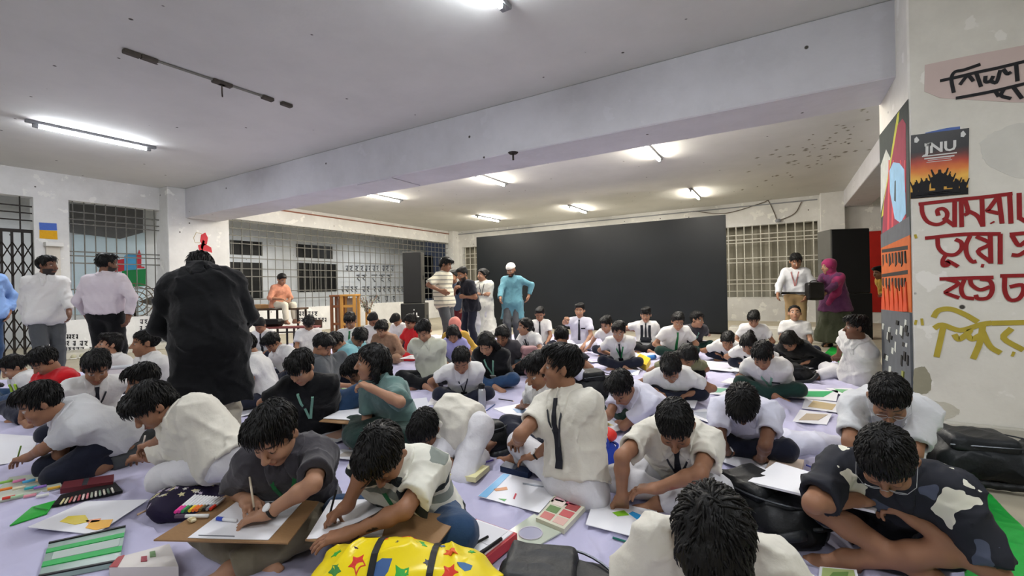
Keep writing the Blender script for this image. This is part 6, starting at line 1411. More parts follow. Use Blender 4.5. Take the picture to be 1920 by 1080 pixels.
stick('pen', 'black pen lying higher on the white and red pencil box', atz(872, 1029, 0.092), atz(915, 1006, 0.092), 0.006, 'black_rubber', None, col('#222226')); stick('pen', 'thick black pen lying lower on the white and red pencil box', atz(893, 1043, 0.094), atz(940, 1010, 0.094), 0.008, 'black_rubber', None, col('#17171a'))
r, sub = case('pencil_box', 'pale yellow pencil box with red label below the folded boy', 'pencil box', [(843, 898), (866, 876), (918, 882), (892, 905)], 0.03, col('#d8d2a0'), None); sub('label', 0.1, 0.1, 0.9, 0.55, col('#d8cfc8')); sub('red_strip', 0.15, 0.2, 0.8, 0.32, col('#c0605a'), 0.004)
r, sub = case('pencil_case', 'dark blue pencil case at the bare foot of the upright boy', 'pencil case', [(938, 884), (948, 874), (998, 890), (990, 898)], 0.035, col('#1d2c48'), None); sub('zip', 0.05, 0.45, 0.95, 0.55, 'zip_grey')
r, sub = case('eraser_box', 'cream box of crayons beside the hand of the bowing boy in navy', 'box', [(1434, 892), (1446, 868), (1508, 872), (1502, 898)], 0.035, col('#cdb8a4'), None)
for k in range(5): sub('crayon_window', 0.12+0.15*k, 0.2, 0.22+0.15*k, 0.5, col(['#8a7468', '#b89a88', '#9a8478', '#a89488', '#8f7a70'][k]))
r, sub = case('eraser_box', 'white and red stationery box at the bottom edge by the clear folder', 'box', [(205, 1082), (222, 1062), (318, 1036), (335, 1080)], 0.04, col('#cfc9c4'), None); sub('red_edge', 0.0, 0.0, 1.0, 0.12, col('#9a3a3c')); sub('red_pen_print', 0.3, 0.45, 0.6, 0.55, col('#8a2a38')); sub('green_pen_print', 0.5, 0.6, 0.8, 0.7, col('#5a7a4a'))
# pastel tray and its sticks
tq = [(99, 948), (112, 936), (218, 912), (228, 925)]
r, sub = case('pastel_tray', 'dark tray of chalk pastels in front of the kneeling boy', 'tray', [(98, 952), (114, 932), (216, 908), (230, 924)], 0.014, 'black_rubber')
for k in range(13):
    t = 0.09+0.83*k/12; a = np.array([100+124*t, 951-27*t]); b_ = np.array([114+102*t, 934-24*t])
    A_, B_ = atz(*(a*0.78+b_*0.22), 0.052), atz(*(a*0.24+b_*0.76), 0.052)
    cc = ['#d8cf9a', '#d0c8a8', '#b8605a', '#c8a8a0', '#a84a50', '#d8c8c0', '#c87a80', '#9aa090', '#d0cabc', '#8fa08a', '#c8c0b0', '#5a6a5a', '#d8d4c8'][k]
    stick('pastel_stick', ['sand', 'straw', 'brick', 'blush', 'crimson', 'shell', 'coral', 'sage', 'ivory', 'moss', 'oat', 'forest', 'chalk white'][k]+' pastel stick lying in the dark tray', A_, B_, 0.0055, col(cc), None, None, 'pastel sticks in the dark tray', 'pastel', 6)
r, sub = case('pencil_case', 'long red-brown pencil case behind the dark pastel tray', 'pencil case', [(113, 926), (120, 912), (214, 898), (212, 912)], 0.03, col('#5d2329'), None); sub('zip', 0.04, 0.4, 0.96, 0.5, 'zip_grey')
r, sub = case('pouch', 'flat black pouch below the orange painting', 'pouch', [(62, 886), (72, 872), (155, 868), (152, 882)], 0.03, 'black_leather', None); sub('zip', 0.05, 0.4, 0.95, 0.48, 'zip_grey')
# pouch of crayons
r, sub = case('clear_pouch', 'clear pouch full of coloured crayons at the edge', 'pouch', [(-30, 950), (18, 898), (98, 888), (118, 915)], 0.012, 'plastic_pale')
rg = random.Random(21)
names_ = ['lime', 'pink', 'sky blue', 'tan', 'dark red', 'orange', 'cream', 'turquoise', 'violet', 'gold', 'scarlet', 'pale green', 'rose', 'white']
for k, (nn, c) in enumerate(zip(names_, ['#8fbf5a', '#d87aa8', '#4fa8d8', '#b89a78', '#7a2a2a', '#e07a2a', '#d8cfb0', '#3aa0a8', '#8a6ab8', '#d8a83a', '#c83a2a', '#a8c8a0', '#d8909a', '#dcdcd8'])):
    x = 2+(k % 5)*21+rg.uniform(-3, 3); y = 905+(k//5)*15+rg.uniform(-2, 2)-0.10*x*0.4
    stick('crayon', nn+' crayon in the clear pouch at the edge', atz(x, y, 0.058), atz(x+24, y-5, 0.058), 0.0085, col(c), None, None, 'crayons in the clear pouch', 'crayon', 7)
o, _ = board('green_folder', 'green plastic flap under the clear crayon pouch', 'folder', [(18, 985), (60, 950), (104, 938), (88, 962)], 0.035, col('#1f9a2e'), 0.006); MB().tube([(-0.05, 0, 0.006), (0.05, 0.03, 0.006)], 0.003, 4).build('edge_seam', MATS[col('#17701f')], o)
# clear folder with green bands
FQ = [(72, 1092), (92, 1026), (236, 994), (224, 1062)]
r, sub = case('clear_folder', 'clear plastic document folder with green bands and black edges', 'folder', FQ, 0.02, mat('folder_plastic', '#8fa39a', rough=0.15, var=0.25, scale=12, spec=0.6).name)
sub('green_band', 0.26, 0.0, 0.40, 1.0, col('#22a04a'), 0.004); sub('green_band', 0.66, 0.0, 0.78, 1.0, col('#22a04a'), 0.004); sub('black_edge', 0.96, 0.0, 1.0, 1.0, 'black_rubber', 0.006); sub('black_edge', 0.0, 0.0, 0.04, 1.0, 'black_rubber', 0.006); sub('papers', 0.42, 0.1, 0.64, 0.95, col('#a9b5ae'), 0.003)
# steel bottle
bt = empty('water_bottle', atz(904, 766, 0.03)); tag(bt, 'steel water bottle with black cap standing beside the bowing boy', 'bottle')
MB().lathe([(0.034, 0), (0.037, 0.01), (0.037, 0.17), (0.030, 0.19), (0.026, 0.195)], n=20).build('bottle_body', MATS['steel'], bt, True); MB().lathe([(0.028, 0.195), (0.030, 0.20), (0.030, 0.235), (0.022, 0.24)], n=18).build('cap', MATS['black_rubber'], bt)
# yellow bag, blue bottle, small things in the middle
r, sub = case('yellow_pouch', 'yellow folded pouch beside the boy with the green strap', 'pouch', [(1190, 682), (1196, 670), (1220, 682), (1212, 696)], 0.08, col('#e2bd18'), None); sub('flap', 0.1, 0.1, 0.9, 0.5, col('#c9a516'), 0.006)
o = stick('plastic_bottle', 'blue plastic bottle lying behind the yellow pouch', atz(1204, 672, 0.05), atz(1228, 669, 0.05), 0.035, col('#4a86c8'), None, col('#d8d8d8'), None, 'bottle', 14)
r, sub = case('pencil_case', 'navy pencil case on the cloth between the reaching boy and tufted boy', 'pencil case', [(1293, 747), (1300, 738), (1322, 740), (1318, 749)], 0.04, col('#1a2340'), None); sub('zip', 0.1, 0.4, 0.9, 0.55, 'zip_grey')
r, sub = case('pencil_case', 'lilac box beside the elbow of the girl in olive', 'pencil case', [(1298, 714), (1304, 706), (1326, 708), (1322, 716)], 0.03, col('#b59ab8'), None); sub('label', 0.2, 0.2, 0.8, 0.8, col('#c98aa8'))
for lb, q, c in (('green-edged map sheet beside the bowing boy with crown showing', [(1296, 735), (1305, 722), (1375, 728), (1372, 742)], '#79b89a'), ('white poster sheet with green corner before the seated man in white', [(1480, 745), (1492, 728), (1572, 732), (1568, 752)], '#3fa86a'), ('pale sheet with brown landscape behind the white shirt on straight arms', [(1486, 790), (1500, 768), (1560, 776), (1550, 796)], '#b8a890'),
                  ('sheet with aqua painting below the pale polo', [(765, 712), (778, 700), (842, 702), (836, 716)], '#8fd0d0'), ('wide white sheet below the dark plait', [(1310, 690), (1318, 676), (1390, 682), (1384, 698)], '#c9c9d8'), ('white sheet beside the black backpack and tie strap', [(1150, 700), (1156, 690), (1200, 694), (1196, 704)], '#9fa8c8'), ('mint sheet behind the loose-haired girl', [(800, 655), (812, 645), (880, 648), (870, 660)], '#8fc8b4'),
                  ('open booklet with cartoon-free colour blocks by the blue jeans', [(600, 735), (612, 722), (662, 728), (652, 742)], '#9fc86a'), ('red and white packet beside the black coat hem', [(452, 808), (458, 794), (480, 796), (476, 812)], '#c83a34'), ('pale sheet with pencil marks beside the striped shirt shoulder', [(622, 858), (640, 842), (682, 846), (668, 862)], '#b0a8a0')):
    o, C = board('drawing_sheet', lb.replace('cartoon-free ', ''), 'paper', q, 0.045, 'paper', 0.003)
    x = np.array(q, float); mm = x.mean(0); patch('coloured_area', o, [tuple(mm+(v-mm)*s_) for v, s_ in zip(x, (0.7, 0.5, 0.8, 0.4))], 0.046, col(c))
for lb, q, c1, c2 in (('picture card with blue sea at the bottom edge', [(1466, 1084), (1470, 1056), (1514, 1060), (1516, 1088)], '#3a72b8', '#b8c8d8'), ('picture card with green tree at the bottom edge', [(1534, 1088), (1537, 1062), (1606, 1068), (1612, 1094)], '#a8b878', '#6a8a4a')):
    o, C = board('picture_card', lb, 'card', q, 0.045, 'paper', 0.003); x = np.array(q, float); mm = x.mean(0); patch('picture_field', o, [tuple(mm+(v-mm)*0.85) for v in x], 0.046, col(c1)); patch('picture_shape', o, [tuple(mm+(v-mm)*s_) for v, s_ in zip(x, (0.5, 0.3, 0.55, 0.4))], 0.048, col(c2))
# white tote box between the two lifted faces, white cloth bag on the floor
tb_ = atd(239, 692, 4.95); r = empty('tote_box', (tb_[0], tb_[1], 0.0)); tag(r, 'white rectangular tote box between the two boys in white by the barred window', 'box')
az = math.atan2(rth[1], rth[0])+0.35; r.rotation_euler = (0, 0, az)
MB().box((-0.16, -0.06, 0.16), (0.16, 0.06, 0.42), 0.02).build('box_body', MATS['paper'], r); MB().box((-0.165, -0.065, 0.40), (0.165, 0.065, 0.43), 0.008).build('rim', MATS[col('#b9bec4')], r); MB().box((-0.16, -0.06, 0.0), (0.16, 0.06, 0.16), 0.01).build('lower_box', MATS[col('#3b3f48')], r)
# white plastic bag heap
X = Solid(); c = atz(1492, 850, 0.0); 
for dx, dy, rr_ in ((0, 0, .14), (.16, .05, .12), (-.1, .13, .11), (.10, .2, .10), (.28, .14, .09)): X.ell(c+np.array([dx, dy, rr_*0.45]), np.array([rr_*1.2, rr_, rr_*0.62]), None, 0.05)
V, Q = X.mesh(0.013, disp=lambda P: -0.012*folds(P, 14, 2)+0.006*noise3(P, 22, 4)); V[:, 2] = np.maximum(V[:, 2], 0.01)
o = raw_mesh('cloth_bundle', V, Q, MATS['lilac_shirt'], None, c); tag(o, 'crumpled white cloth bundle between the bowing boy and the straight-armed boy', 'cloth')
# sneakers at the wall
mat('canvas', '#b9b69c', rough=0.8, var=0.2); 
for lb, px, m_ in (('pale canvas shoe by the graffiti parapet nearer the gate', 137, 'canvas'), ('pale canvas shoe by the graffiti parapet nearer the pink shirt', 153, 'canvas')):
    c = atx(px, 684, XL+0.55); r = empty('canvas_shoe', (c[0], c[1], 0.0)); tag(r, lb, 'shoe'); r.rotation_euler = (0, 0, R(-12))
    X = Solid(); X.cone((0.10, 0, 0.05), (-0.04, 0, 0.06), 0.045, 0.05, 0.03); X.cone((-0.04, 0, 0.06), (-0.09, 0, 0.09), 0.05, 0.045, 0.03); X.ell((-0.06, 0, 0.15), np.array([0.05, 0.032, 0.05]), None, 0.01, None, 's')
    V, Q = X.mesh(0.010); raw_mesh('upper', V, Q, MATS[m_], r); MB().box((-0.14, -0.05, 0), (0.15, 0.05, 0.025), 0.012).build('sole', MATS['white_paint'], r)
    MB().tube([(0.02, -0.03, 0.098), (0.05, 0.03, 0.092), (0.06, -0.03, 0.088), (0.09, 0.03, 0.08)], 0.005, 4).build('laces', MATS['white_paint'], r)
# loose pencils and erasers seen on the cloth
for lb, a, b_, c in (('violet pen on the cloth beside the bare foot of the upright boy', (905, 868), (925, 862), '#6a5ab0'), ('brown pencil on the lap board edge near the leaf shirt', (1440, 905), (1480, 900), '#8a5a4a'), ('blue pencil beside the steel bottle', (912, 770), (928, 758), '#5a6a9a'), ('black pencil on the cloth behind the steel bottle', (935, 748), (962, 752), '#2a2a2e'),
                    ('blue marker beside the cream box of crayons', (1512, 872), (1532, 880), '#3a4ab8'), ('pale pencil between the purple bag and the yellow drawing', (258, 965), (285, 952), '#c8a88a')):
    stick('pencil', lb, atz(*a, 0.05), atz(*b_, 0.05), 0.0055, col(c), col('#d9c29a'), cat='pencil')

hb = atd(1527, 546, 7.66); r = empty('handbag', hb); tag(r, 'black handbag held in the arms of the woman in the pink scarf', 'bag')
X = Solid(); X.box((0, 0, 0), np.array([0.10, 0.03, 0.11]), 0.04, np.stack([rth, -fwh, ZZ], 1), 0.02); V, Q = X.mesh(0.012, disp=lambda P: 0.006*noise3(P, 22, 3)); raw_mesh('bag_body', V, Q, MATS['black_leather'], r)
MB().tube(curve_pts([rth*-0.09+ZZ*0.12, rth*-0.05+ZZ*0.17, rth*0.05+ZZ*0.17, rth*0.09+ZZ*0.12], 5), 0.01, 5).build('handle', MATS['black_leather'], r)
rg = random.Random(77)
for k, (x, y, s_, nm, c) in enumerate([(1330, 780, 1.0, 'pale grey', '#a9adb8'), (1275, 708, 0.8, 'mint', '#9fc8b8'), (1120, 676, 0.7, 'lavender', '#b0a8d0'), (940, 712, 0.8, 'sea green', '#7fb8a8'), (870, 720, 0.7, 'sky blue', '#9fc0d8'), (1540, 760, 1.0, 'sand', '#c8b48a'), (640, 812, 0.9, 'peach', '#d8b09a'), (1395, 700, 0.7, 'rose', '#c89aa8'), (1330, 655, 0.6, 'blue', '#8aa8d0'), (1590, 735, 0.9, 'leaf green', '#6fb07a'), (470, 770, 0.9, 'ash', '#a8a8b0'), (1030, 805, 0.8, 'pearl', '#c0c0cc'), (1255, 745, 0.7, 'aqua', '#8ac8c8')]):
    c0 = atz(x, y, 0.045); a = rg.uniform(0, 3.1); e1 = np.array([math.cos(a), math.sin(a), 0])*0.20*s_; e2 = np.array([-math.sin(a), math.cos(a), 0])*0.14*s_
    o = MB().slab([-e1-e2, e1-e2, e1+e2, -e1+e2], 0.003).build('drawing_sheet', MATS['paper']); o.location = tuple(c0); tag(o, 'loose white sheet with a %s coloured field lying on the cloth' % nm, 'paper')
    MB().prism([-e1*0.7-e2*0.6, e1*0.5-e2*0.8, e1*0.8+e2*0.5, -e1*0.6+e2*0.7], (0, 0, 0.0012)).build('coloured_area', MATS[col(c)], o)
# ------------------------------------------------------------------ painted words and pictures on the pillar and walls
mat('letter_red', '#8e1b1f', rough=0.6, var=0.18, scale=14); mat('letter_gold', '#b3a03c', rough=0.6, var=0.2, scale=10); mat('letter_black', '#16161a', rough=0.6, var=0.15); mat('letter_faded', '#47484c', rough=0.7, var=0.3); mat('letter_grey', '#4d5058', rough=0.7, var=0.3)
YF = PY1
def on_pillar(px, py, off=0.0): return aty(px, py, YF-off)
def brush(name, strokes, width, m, root, place, normal, th=0.003):
    """brush strokes: each a list of picture points, laid flat on a wall"""
    l = np.array(root.location); k = 0
    for st in strokes:
        wd = width
        if isinstance(st[0], (int, float)): wd = st[0]; st = st[1]
        P = [np.array(place(*q))-l for q in st]
        if len(P) > 2: P = curve_pts(P, 4)
        P = [q+np.array(normal)*(0.0015+0.00012*k) for q in P]
        ribbon(name, P, [np.array(normal)]*len(P), wd, th, MATS[m], None, np.zeros(3)).parent = root; k += 1
SX = lambda pts: [(1600+x/2.7, 360+y/2.7) for x, y in pts]
nB = np.array([0, -1.0, 0])
wr_ = empty('painted_slogan', on_pillar(1830, 470)); tag(wr_, 'dark red hand-painted slogan in three lines on the pillar', 'lettering')
G = [SX(s_) for s_ in [
    # line 1: আমরা চ
    [(330, 62), (520, 40), (660, 26), (805, 8)], [(345, 62), (350, 110), (375, 150), (420, 165), (460, 150), (475, 110), (455, 85), (425, 92), (430, 120)], [(455, 130), (512, 172)], [(512, 50), (512, 178)], [(545, 42), (548, 178)],
    [(565, 40), (580, 100), (560, 118)], [(570, 92), (625, 120), (655, 172)], [(650, 32), (655, 175)], [(735, 18), (690, 80), (680, 95), (735, 108)], [(735, 20), (752, 160)], [(700, 152), (706, 158)], [(790, 12), (797, 160)], [(838, 5), (840, 140)], [(838, 130), (870, 150)],
    # line 2: ভুয়ো ম
    [(362, 234), (560, 214), (745, 212)], [(425, 232), (430, 280), (460, 312), (510, 318), (545, 290), (545, 255), (515, 240)], [(470, 316), (452, 345), (455, 372), (480, 368), (475, 348), (530, 378)], [(590, 222), (570, 270), (575, 320), (600, 352), (622, 350)], [(620, 225), (690, 262), (630, 300), (690, 352)], [(692, 220), (695, 362)], [(645, 372), (660, 374)], [(742, 212), (742, 365)],
    [(790, 215), (870, 208)], [(800, 218), (835, 270), (870, 250)], [(800, 318), (835, 320), (870, 300)],
    # line 3: হতে চা
    [(435, 440), (560, 436), (708, 432)], [(470, 440), (530, 462), (475, 500), (470, 512), (535, 536)], [(560, 445), (545, 490), (560, 530), (610, 540)], [(590, 438), (598, 470), (640, 495), (690, 480)], [(640, 440), (690, 450), (702, 495), (680, 535), (630, 540), (618, 520)], [(742, 425), (870, 422)], [(765, 425), (765, 500), (790, 545), (835, 540), (860, 500), (850, 470), (790, 480)]]]
brush('painted_stroke', G, 0.026, 'letter_red', wr_, on_pillar, nB)
wg = empty('painted_slogan', on_pillar(1830, 620)); tag(wg, 'ochre hand-painted word under the dark red slogan', 'lettering')
brush('painted_stroke', [SX(s_) for s_ in [[(405, 635), (430, 600), (490, 592), (560, 618), (630, 658)], [(408, 690), (450, 672), (540, 700), (640, 672), (700, 662)], [(455, 680), (440, 750), (420, 835)], [(510, 720), (530, 745), (560, 730), (590, 700), (570, 690)], [(575, 720), (600, 745), (640, 725)], [(655, 670), (640, 760), (605, 845)], [(650, 700), (690, 780), (745, 815)], [(700, 664), (870, 660)], [(800, 690), (760, 740), (860, 800)], [(800, 818), (815, 822)]]], 0.036, 'letter_gold', wg, on_pillar, nB)
brush('quote_mark', [SX([(318, 648), (312, 672)]), SX([(345, 640), (350, 675)]), SX([(312, 215), (318, 235)])], 0.016, 'letter_gold', wg, on_pillar, nB)
# torn paper strip with black words
ts = empty('torn_banner', on_pillar(1830, 150)); tag(ts, 'torn pinkish paper strip with black brush words high on the pillar', 'banner')
l = np.array(ts.location); pts = [(1734, 122), (1800, 108), (1925, 84), (1990, 72), (1990, 190), (1900, 192), (1800, 186), (1762, 184), (1744, 176), (1733, 172)]
MB().prism([on_pillar(x, y, 0.001)-l for x, y in pts], (0, -0.003, 0)).build('paper_strip', mat('strip_paper', '#cdbab4', var=0.1), ts)
TX = lambda pts: [(1640+x/2.7, y/2.7) for x, y in pts]
brush('brush_stroke', [TX(s_) for s_ in [[(330, 410), (430, 388), (520, 366), (620, 345), (756, 312)], [(400, 470), (388, 400), (405, 365), (450, 355), (535, 326)], [(430, 430), (470, 385), (500, 412)], [(512, 366), (538, 440)], [(560, 385), (560, 415), (585, 410), (600, 385)], [(585, 410), (615, 418), (635, 355)], [(650, 350), (670, 375), (690, 365)], [(715, 325), (722, 412)], [(410, 498), (520, 478), (610, 460), (756, 425)], [(610, 462), (628, 490)], [(655, 450), (640, 485), (690, 500)], [(700, 440), (745, 500)]]], 0.022, 'letter_black', ts, lambda x, y: on_pillar(x, y, 0.004), nB)
# concert poster
po = empty('event_poster', on_pillar(1761, 306)); tag(po, 'black and fiery orange event poster with a cheering crowd on the pillar', 'poster')
l = np.array(po.location); PQ = [(1708, 254), (1817, 240), (1815, 364), (1707, 373)]
pc = [on_pillar(x, y, 0.001)-l for x, y in PQ]
m, nt, b = _bsdf('poster_print'); N, L = nt.nodes, nt.links; tc = N.new('ShaderNodeTexCoord'); sx = N.new('ShaderNodeSeparateXYZ'); L.new(tc.outputs['Object'], sx.inputs[0])
n_ = N.new('ShaderNodeTexNoise'); n_.inputs['Scale'].default_value = 9; L.new(tc.outputs['Object'], n_.inputs['Vector'])
z0, z1 = pc[3][2], pc[0][2]
mr = N.new('ShaderNodeMapRange'); mr.inputs['From Min'].default_value = z0; mr.inputs['From Max'].default_value = z1; L.new(sx.outputs['Z'], mr.inputs[0])
ad = N.new('ShaderNodeMath'); ad.operation = 'MULTIPLY_ADD'; ad.inputs[1].default_value = 0.16; L.new(n_.outputs['Fac'], ad.inputs[0]); L.new(mr.outputs[0], ad.inputs[2])
r_ = ramp(N, [(0.16, '#d8a23c'), (0.36, '#efb84a'), (0.50, '#dd7a2c'), (0.62, '#b23a1e'), (0.72, '#4a1812'), (0.80, '#0d0b0e')]); L.new(ad.outputs[0], r_.inputs[0]); L.new(r_.outputs[0], b.inputs['Base Color']); b.inputs['Roughness'].default_value = 0.4
MB().prism(pc, (0, -0.003, 0)).build('poster_sheet', m, po)
U = lambda u, v: (1-u)*(1-v)*pc[0]+u*(1-v)*pc[1]+u*v*pc[2]+(1-u)*v*pc[3]+np.array([0, -0.0045, 0])
slope = math.atan2((pc[1]-pc[0])[2], (pc[1]-pc[0])[0])
rg = random.Random(4)
for k in range(9):                                                   # silhouettes of the crowd: head, body and raised arms
    u = 0.10+0.80*k/8+rg.uniform(-.02, .02); h = 0.83-0.14*math.exp(-((u-0.5)/0.25)**2)+rg.uniform(-.02, .02); s_ = 0.020 if k != 4 else 0.030
    mb = MB(); P = [U(u+dx*s_/0.3*0.9, h+dy*s_/0.35) for dx, dy in ((-0.25, -1.1), (0.25, -1.1), (0.35, -0.5), (0.9, -0.2), (1.5, -1.3), (1.75, -1.2), (1.2, 0.35), (0.9, 0.8), (0.8, 2.6), (-0.8, 2.6), (-0.9, 0.8), (-1.2, 0.35), (-1.75, -1.2), (-1.5, -1.3), (-0.9, -0.2), (-0.35, -0.5))]
    mb.prism(P, (0, -0.0012-0.0002*k, 0)); mb.build('crowd_figure', MATS['letter_black'], po)
MB().prism([U(0, 0.90), U(1, 0.90), U(1, 1), U(0, 1)], (0, -0.001, 0)).build('dark_foot', MATS['letter_black'], po)
def ptext(nm, s, u, v, size): 
    p = U(u, v)+np.array([0, -0.002, 0]); return text_obj(nm, s, size, MATS['print_white'], po, tuple(p), (R(90), -slope, 0))
ptext('title', 'JNU', 0.52, 0.31, 0.105); ptext('title_prefix', '1ST', 0.30, 0.20, 0.032)
for v, w_, hh in ((0.345, 0.30, 0.018), (0.385, 0.26, 0.020), (0.42, 0.2, 0.008), (0.45, 0.22, 0.008), (0.955, 0.40, 0.008), (0.93, 0.2, 0.008)):
    MB().prism([U(0.5-w_, v), U(0.5+w_, v), U(0.5+w_, v+hh), U(0.5-w_, v+hh)], (0, -0.001, 0)).build('text_line', MATS['print_white'], po)
for u in (0.06, 0.86): MB().prism([U(u, 0.06), U(u+0.04, 0.03), U(u+0.09, 0.09), U(u+0.05, 0.13), U(u, 0.12)], (0, -0.001, 0)).build('emblem', MATS['print_white'], po)
MB().prism([on_pillar(x, y, 0.0005)-l for x, y in ((1735, 249), (1775, 240), (1800, 237), (1800, 246), (1735, 254))], (0, -0.0015, 0)).build('blue_tape', mat('tape_blue', '#5a72b0', var=0.1), po)
# painted side of the pillar
pm = empty('painted_mural', (PX, (PY1+PY2)/2, 1.2)); tag(pm, 'mural of red figure, orange flames and dark strokes on the pillar side', 'mural')
kk = [0]
def side(name, pts, m):
    kk[0] += 1; P = [atx(px, py, PX) for px, py in pts]; P = [np.array([PX-0.0002, min(max(p_[1], PY1+0.004), PY2-0.004), p_[2]]) for p_ in P]
    o = MB().prism(P, (-0.0015-0.0004*kk[0], 0, 0)).build(name, MATS[m], pm)
    for v in o.data.vertices: v.co -= pm.location
    return o
for k_, c_ in (('mural_dark', '#2b3330'), ('mural_grey', '#55585c'), ('mural_orange', '#b3581f'), ('mural_flame', '#bd451f'), ('mural_rose', '#8a2a40'), ('mural_sky', '#8fb8d4'), ('mural_lime', '#b5b43a'), ('mural_black', '#211f1c'), ('mural_white', '#b9bcb4'), ('mural_olive', '#7d8040')): mat(k_, c_, var=0.3, scale=9, rough=0.8)
side('dark_field', [(1648, 256), (1704, 184), (1709, 430), (1653, 470)], 'mural_dark')
side('pale_strip', [(1652, 310), (1662, 280), (1672, 300), (1658, 370), (1652, 400)], 'mural_white')
side('lime_line', [(1653, 408), (1683, 214), (1687, 208), (1686, 222), (1660, 400)], 'mural_lime')
side('rose_figure', [(1652, 470), (1658, 380), (1676, 280), (1684, 234), (1693, 222), (1699, 232), (1700, 320), (1700, 440)], 'mural_rose')
for x in (1664, 1672, 1686, 1694): side('rose_fold', [(x, 440), (x+3, 300), (x+5, 300), (x+4, 440)], 'paint_red')
side('sky_shape', [(1669, 320), (1676, 304), (1688, 306), (1697, 318), (1700, 400), (1690, 418), (1679, 410), (1670, 360)], 'mural_sky'); side('sky_line', [(1679, 340), (1681, 338), (1681, 378), (1678, 376)], 'mural_dark')
side('grey_band', [(1652, 440), (1709, 404), (1709, 444), (1652, 468)], 'mural_grey')
side('orange_field', [(1651, 466), (1709, 440), (1712, 586), (1656, 580)], 'mural_orange')
for y in (466, 512): side('black_bar', [(1655, y+2), (1704, y-6), (1704, y+2), (1655, y+8)], 'mural_black')
for i in range(8):
    x = 1656+6*i; side('black_stroke', [(x, 478-1.0*i), (x+2.5, 477-i), (x+3+(i % 3), 494), (x+1, 500-(i % 2)*8)], 'mural_black'); side('black_stroke', [(x, 522), (x+2.5, 521), (x+3, 538+(i % 3)*4), (x, 534)], 'mural_black')
for i in range(6): x = 1658+8.5*i; side('flame', [(x-3, 582+0.5*i), (x-2, 560), (x+1.5, 540-(i % 3)*6), (x+3, 556), (x+5, 584)], 'mural_flame')
side('dark_lower', [(1656, 580), (1712, 587), (1717, 760), (1658, 700)], 'mural_grey')
rg = random.Random(9)
for i in range(26):
    x = rg.uniform(1660, 1708); y = rg.uniform(592, 720); w_ = rg.uniform(2, 5); h_ = rg.uniform(8, 24); side('loose_stroke', [(x, y), (x+w_, y+2), (x+w_*0.7, y+h_), (x-1, y+h_*0.8)], rg.choice(['mural_white', 'mural_olive', 'mural_black', 'mural_black']))
# red paint on the column, graffiti on the parapet and beyond the bars
cp = empty('painted_figure', atx(382, 460, COLX+0.002)); tag(cp, 'splash of red paint on the column under the beam', 'painting'); l = np.array(cp.location)
for pts in ([(377, 440), (385, 436), (390, 446), (388, 458), (380, 462), (375, 452)], [(371, 460), (382, 456), (396, 464), (398, 474), (384, 470), (374, 472)], [(376, 464), (380, 450), (384, 452), (380, 470)]): MB().prism([atx(x, y, COLX+0.001)-l for x, y in pts], (0.002, 0, 0)).build('paint_patch', MATS['paint_red'], cp)
MB().tube([atx(x, y, COLX+0.003)-l for x, y in ((378, 438), (368, 436), (363, 446), (366, 455), (375, 455))], 0.006, 4).build('paint_line', MATS[col('#b9a878')], cp)
def scrawl(label, rows, X, place, normal, m, wd, seed, root):
    rg = random.Random(seed); G_ = []
    for (x0, x1, y, h_) in rows:
        x = x0
        while x < x1:
            w_ = rg.uniform(0.5, 1.0)*h_; G_.append([(x, y), (x+w_*0.95, y-0.5)]); G_.append([(x+w_*0.2, y), (x+w_*0.7, y+h_*0.35), (x+w_*0.25, y+h_*0.6), (x+w_*0.8, y+h_)] if rg.random() < 0.5 else [(x+w_*0.7, y), (x+w_*0.7, y+h_), (x+w_*0.2, y+h_*0.5)]); x += w_*1.25 if rg.random() < 0.8 else w_*2.2
    brush('painted_stroke', G_, wd, m, root, place, normal)
gp = empty('painted_scrawl', atx(210, 630, XL+0.002)); tag(gp, 'dark hand-painted lines of script on the parapet below the barred window', 'lettering')
scrawl('', [(112, 150, 628, 7), (112, 172, 640, 8), (112, 176, 652, 8), (262, 300, 600, 7), (262, 302, 612, 7), (280, 308, 632, 7), (284, 306, 640, 6)], XL, lambda x, y: atx(x, y, XL+0.003), np.array([1.0, 0, 0]), 'letter_black', 0.015, 3, gp)
go = empty('painted_scrawl', atx(690, 520, XO+0.012)); tag(go, 'rows of dark painted script on the outer veranda wall beyond the long grille', 'lettering')
scrawl('', [(648, 735, 499, 9), (668, 690, 516, 10), (696, 730, 516, 12), (640, 690, 538, 9), (700, 755, 538, 9), (692, 742, 556, 9)], XO, lambda x, y: atx(x, y, XO+0.015), np.array([1.0, 0, 0]), 'letter_grey', 0.032, 8, go)
gq = empty('painted_scrawl', atx(570, 590, XL+0.002)); tag(gq, 'faint grey script on the parapet under the long grille beside the desk', 'lettering')
scrawl('', [(560, 600, 585, 7), (560, 610, 597, 6)], XL, lambda x, y: atx(x, y, XL+0.003), np.array([1.0, 0, 0]), 'letter_faded', 0.03, 12, gq)

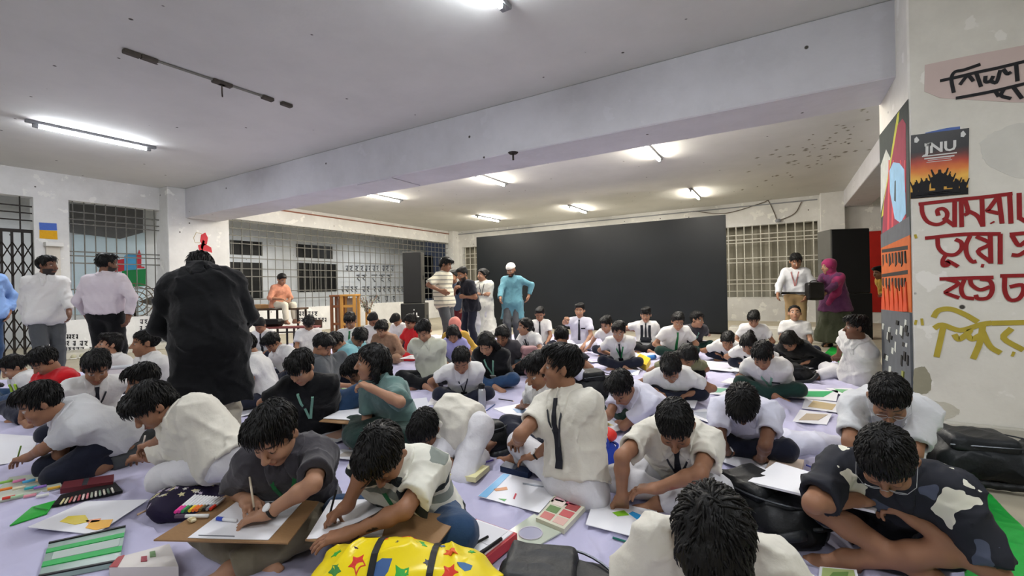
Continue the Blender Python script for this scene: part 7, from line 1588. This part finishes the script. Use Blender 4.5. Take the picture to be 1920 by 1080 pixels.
for k, (pts, c) in enumerate((([(1713, 692), (1733, 688), (1746, 712), (1740, 736), (1713, 732)], '#97937f'), ([(1836, 268), (1870, 245), (1925, 236), (1925, 330), (1868, 318), (1845, 300)], '#d3d1c9'), ([(1712, 760), (1760, 752), (1800, 770), (1770, 786), (1713, 790)], '#c6c2b4'))):
    cp_ = curve_pts([np.array([x, y, 0.0]) for x, y in pts+pts[:1]], 7)[:-1]; rg = random.Random(k)
    pts = [(q[0]+rg.uniform(-1.5, 1.5), q[1]+rg.uniform(-1.5, 1.5)) for q in cp_]
    S_(MB().prism([on_pillar(x, y, 0.0002) for x, y in pts], (0, -0.002-0.0003*k, 0)).build('trim_%d' % (6+k), mat('bare_plaster_%d' % k, c, var=0.15, scale=5, rough=0.9, bump=0.5, bscale=18)))

rg = random.Random(31); mb = MB()                                   # mould flecks on the ceiling behind the beam, by the second beam
for k in range(70):
    t = rg.random()**0.6; x = 1390+t*230+rg.uniform(-10, 10); y = 335-t*95+rg.uniform(-35, 40)
    if y < 300-0.21*(x-1060)+12: continue
    w_ = rg.uniform(3, 13); h_ = rg.uniform(0.5, 1.3); mb.prism([atz(x, y, ZC-0.001), atz(x+w_*0.5, y-w_*0.13-h_, ZC-0.001), atz(x+w_, y-w_*0.2, ZC-0.001), atz(x+w_*0.5, y-w_*0.07+h_, ZC-0.001)], (0, 0, -0.0015))
S_(mb.build('trim_9', mat('mould', '#98958a', var=0.3, scale=20, rough=0.9)))
# ------------------------------------------------------------------ the cloth gives way under whatever lies on it
bpy.context.view_layer.update()
fl = [o for o in bpy.data.objects if o.name.startswith('floor_cloth')][0]
co = np.empty(len(fl.data.vertices)*3, np.float32); fl.data.vertices.foreach_get('co', co); co = co.reshape(-1, 3)
for o in list(bpy.data.objects):
    if o.parent is not None or o.get('category') in (None, 'person', 'screen', 'grille', 'lamp', 'cloth', 'sheet'): continue
    ms = [q for q in [o]+list(o.children_recursive) if q.type == 'MESH' and len(q.data.vertices)]
    if not ms: continue
    W = np.concatenate([np.array([tuple(q.matrix_world @ Vector(c)) for c in q.bound_box]) for q in ms]); lo, hi = W.min(0), W.max(0)
    if lo[2] > 0.16 or hi[0]-lo[0] > 2 or hi[1]-lo[1] > 2: continue
    mk = (co[:, 0] > lo[0]-0.02) & (co[:, 0] < hi[0]+0.02) & (co[:, 1] > lo[1]-0.02) & (co[:, 1] < hi[1]+0.02)
    co[mk, 2] = np.minimum(co[mk, 2], max(lo[2]-0.003, 0.003))
fl.data.vertices.foreach_set('co', co.ravel()); fl.data.update()
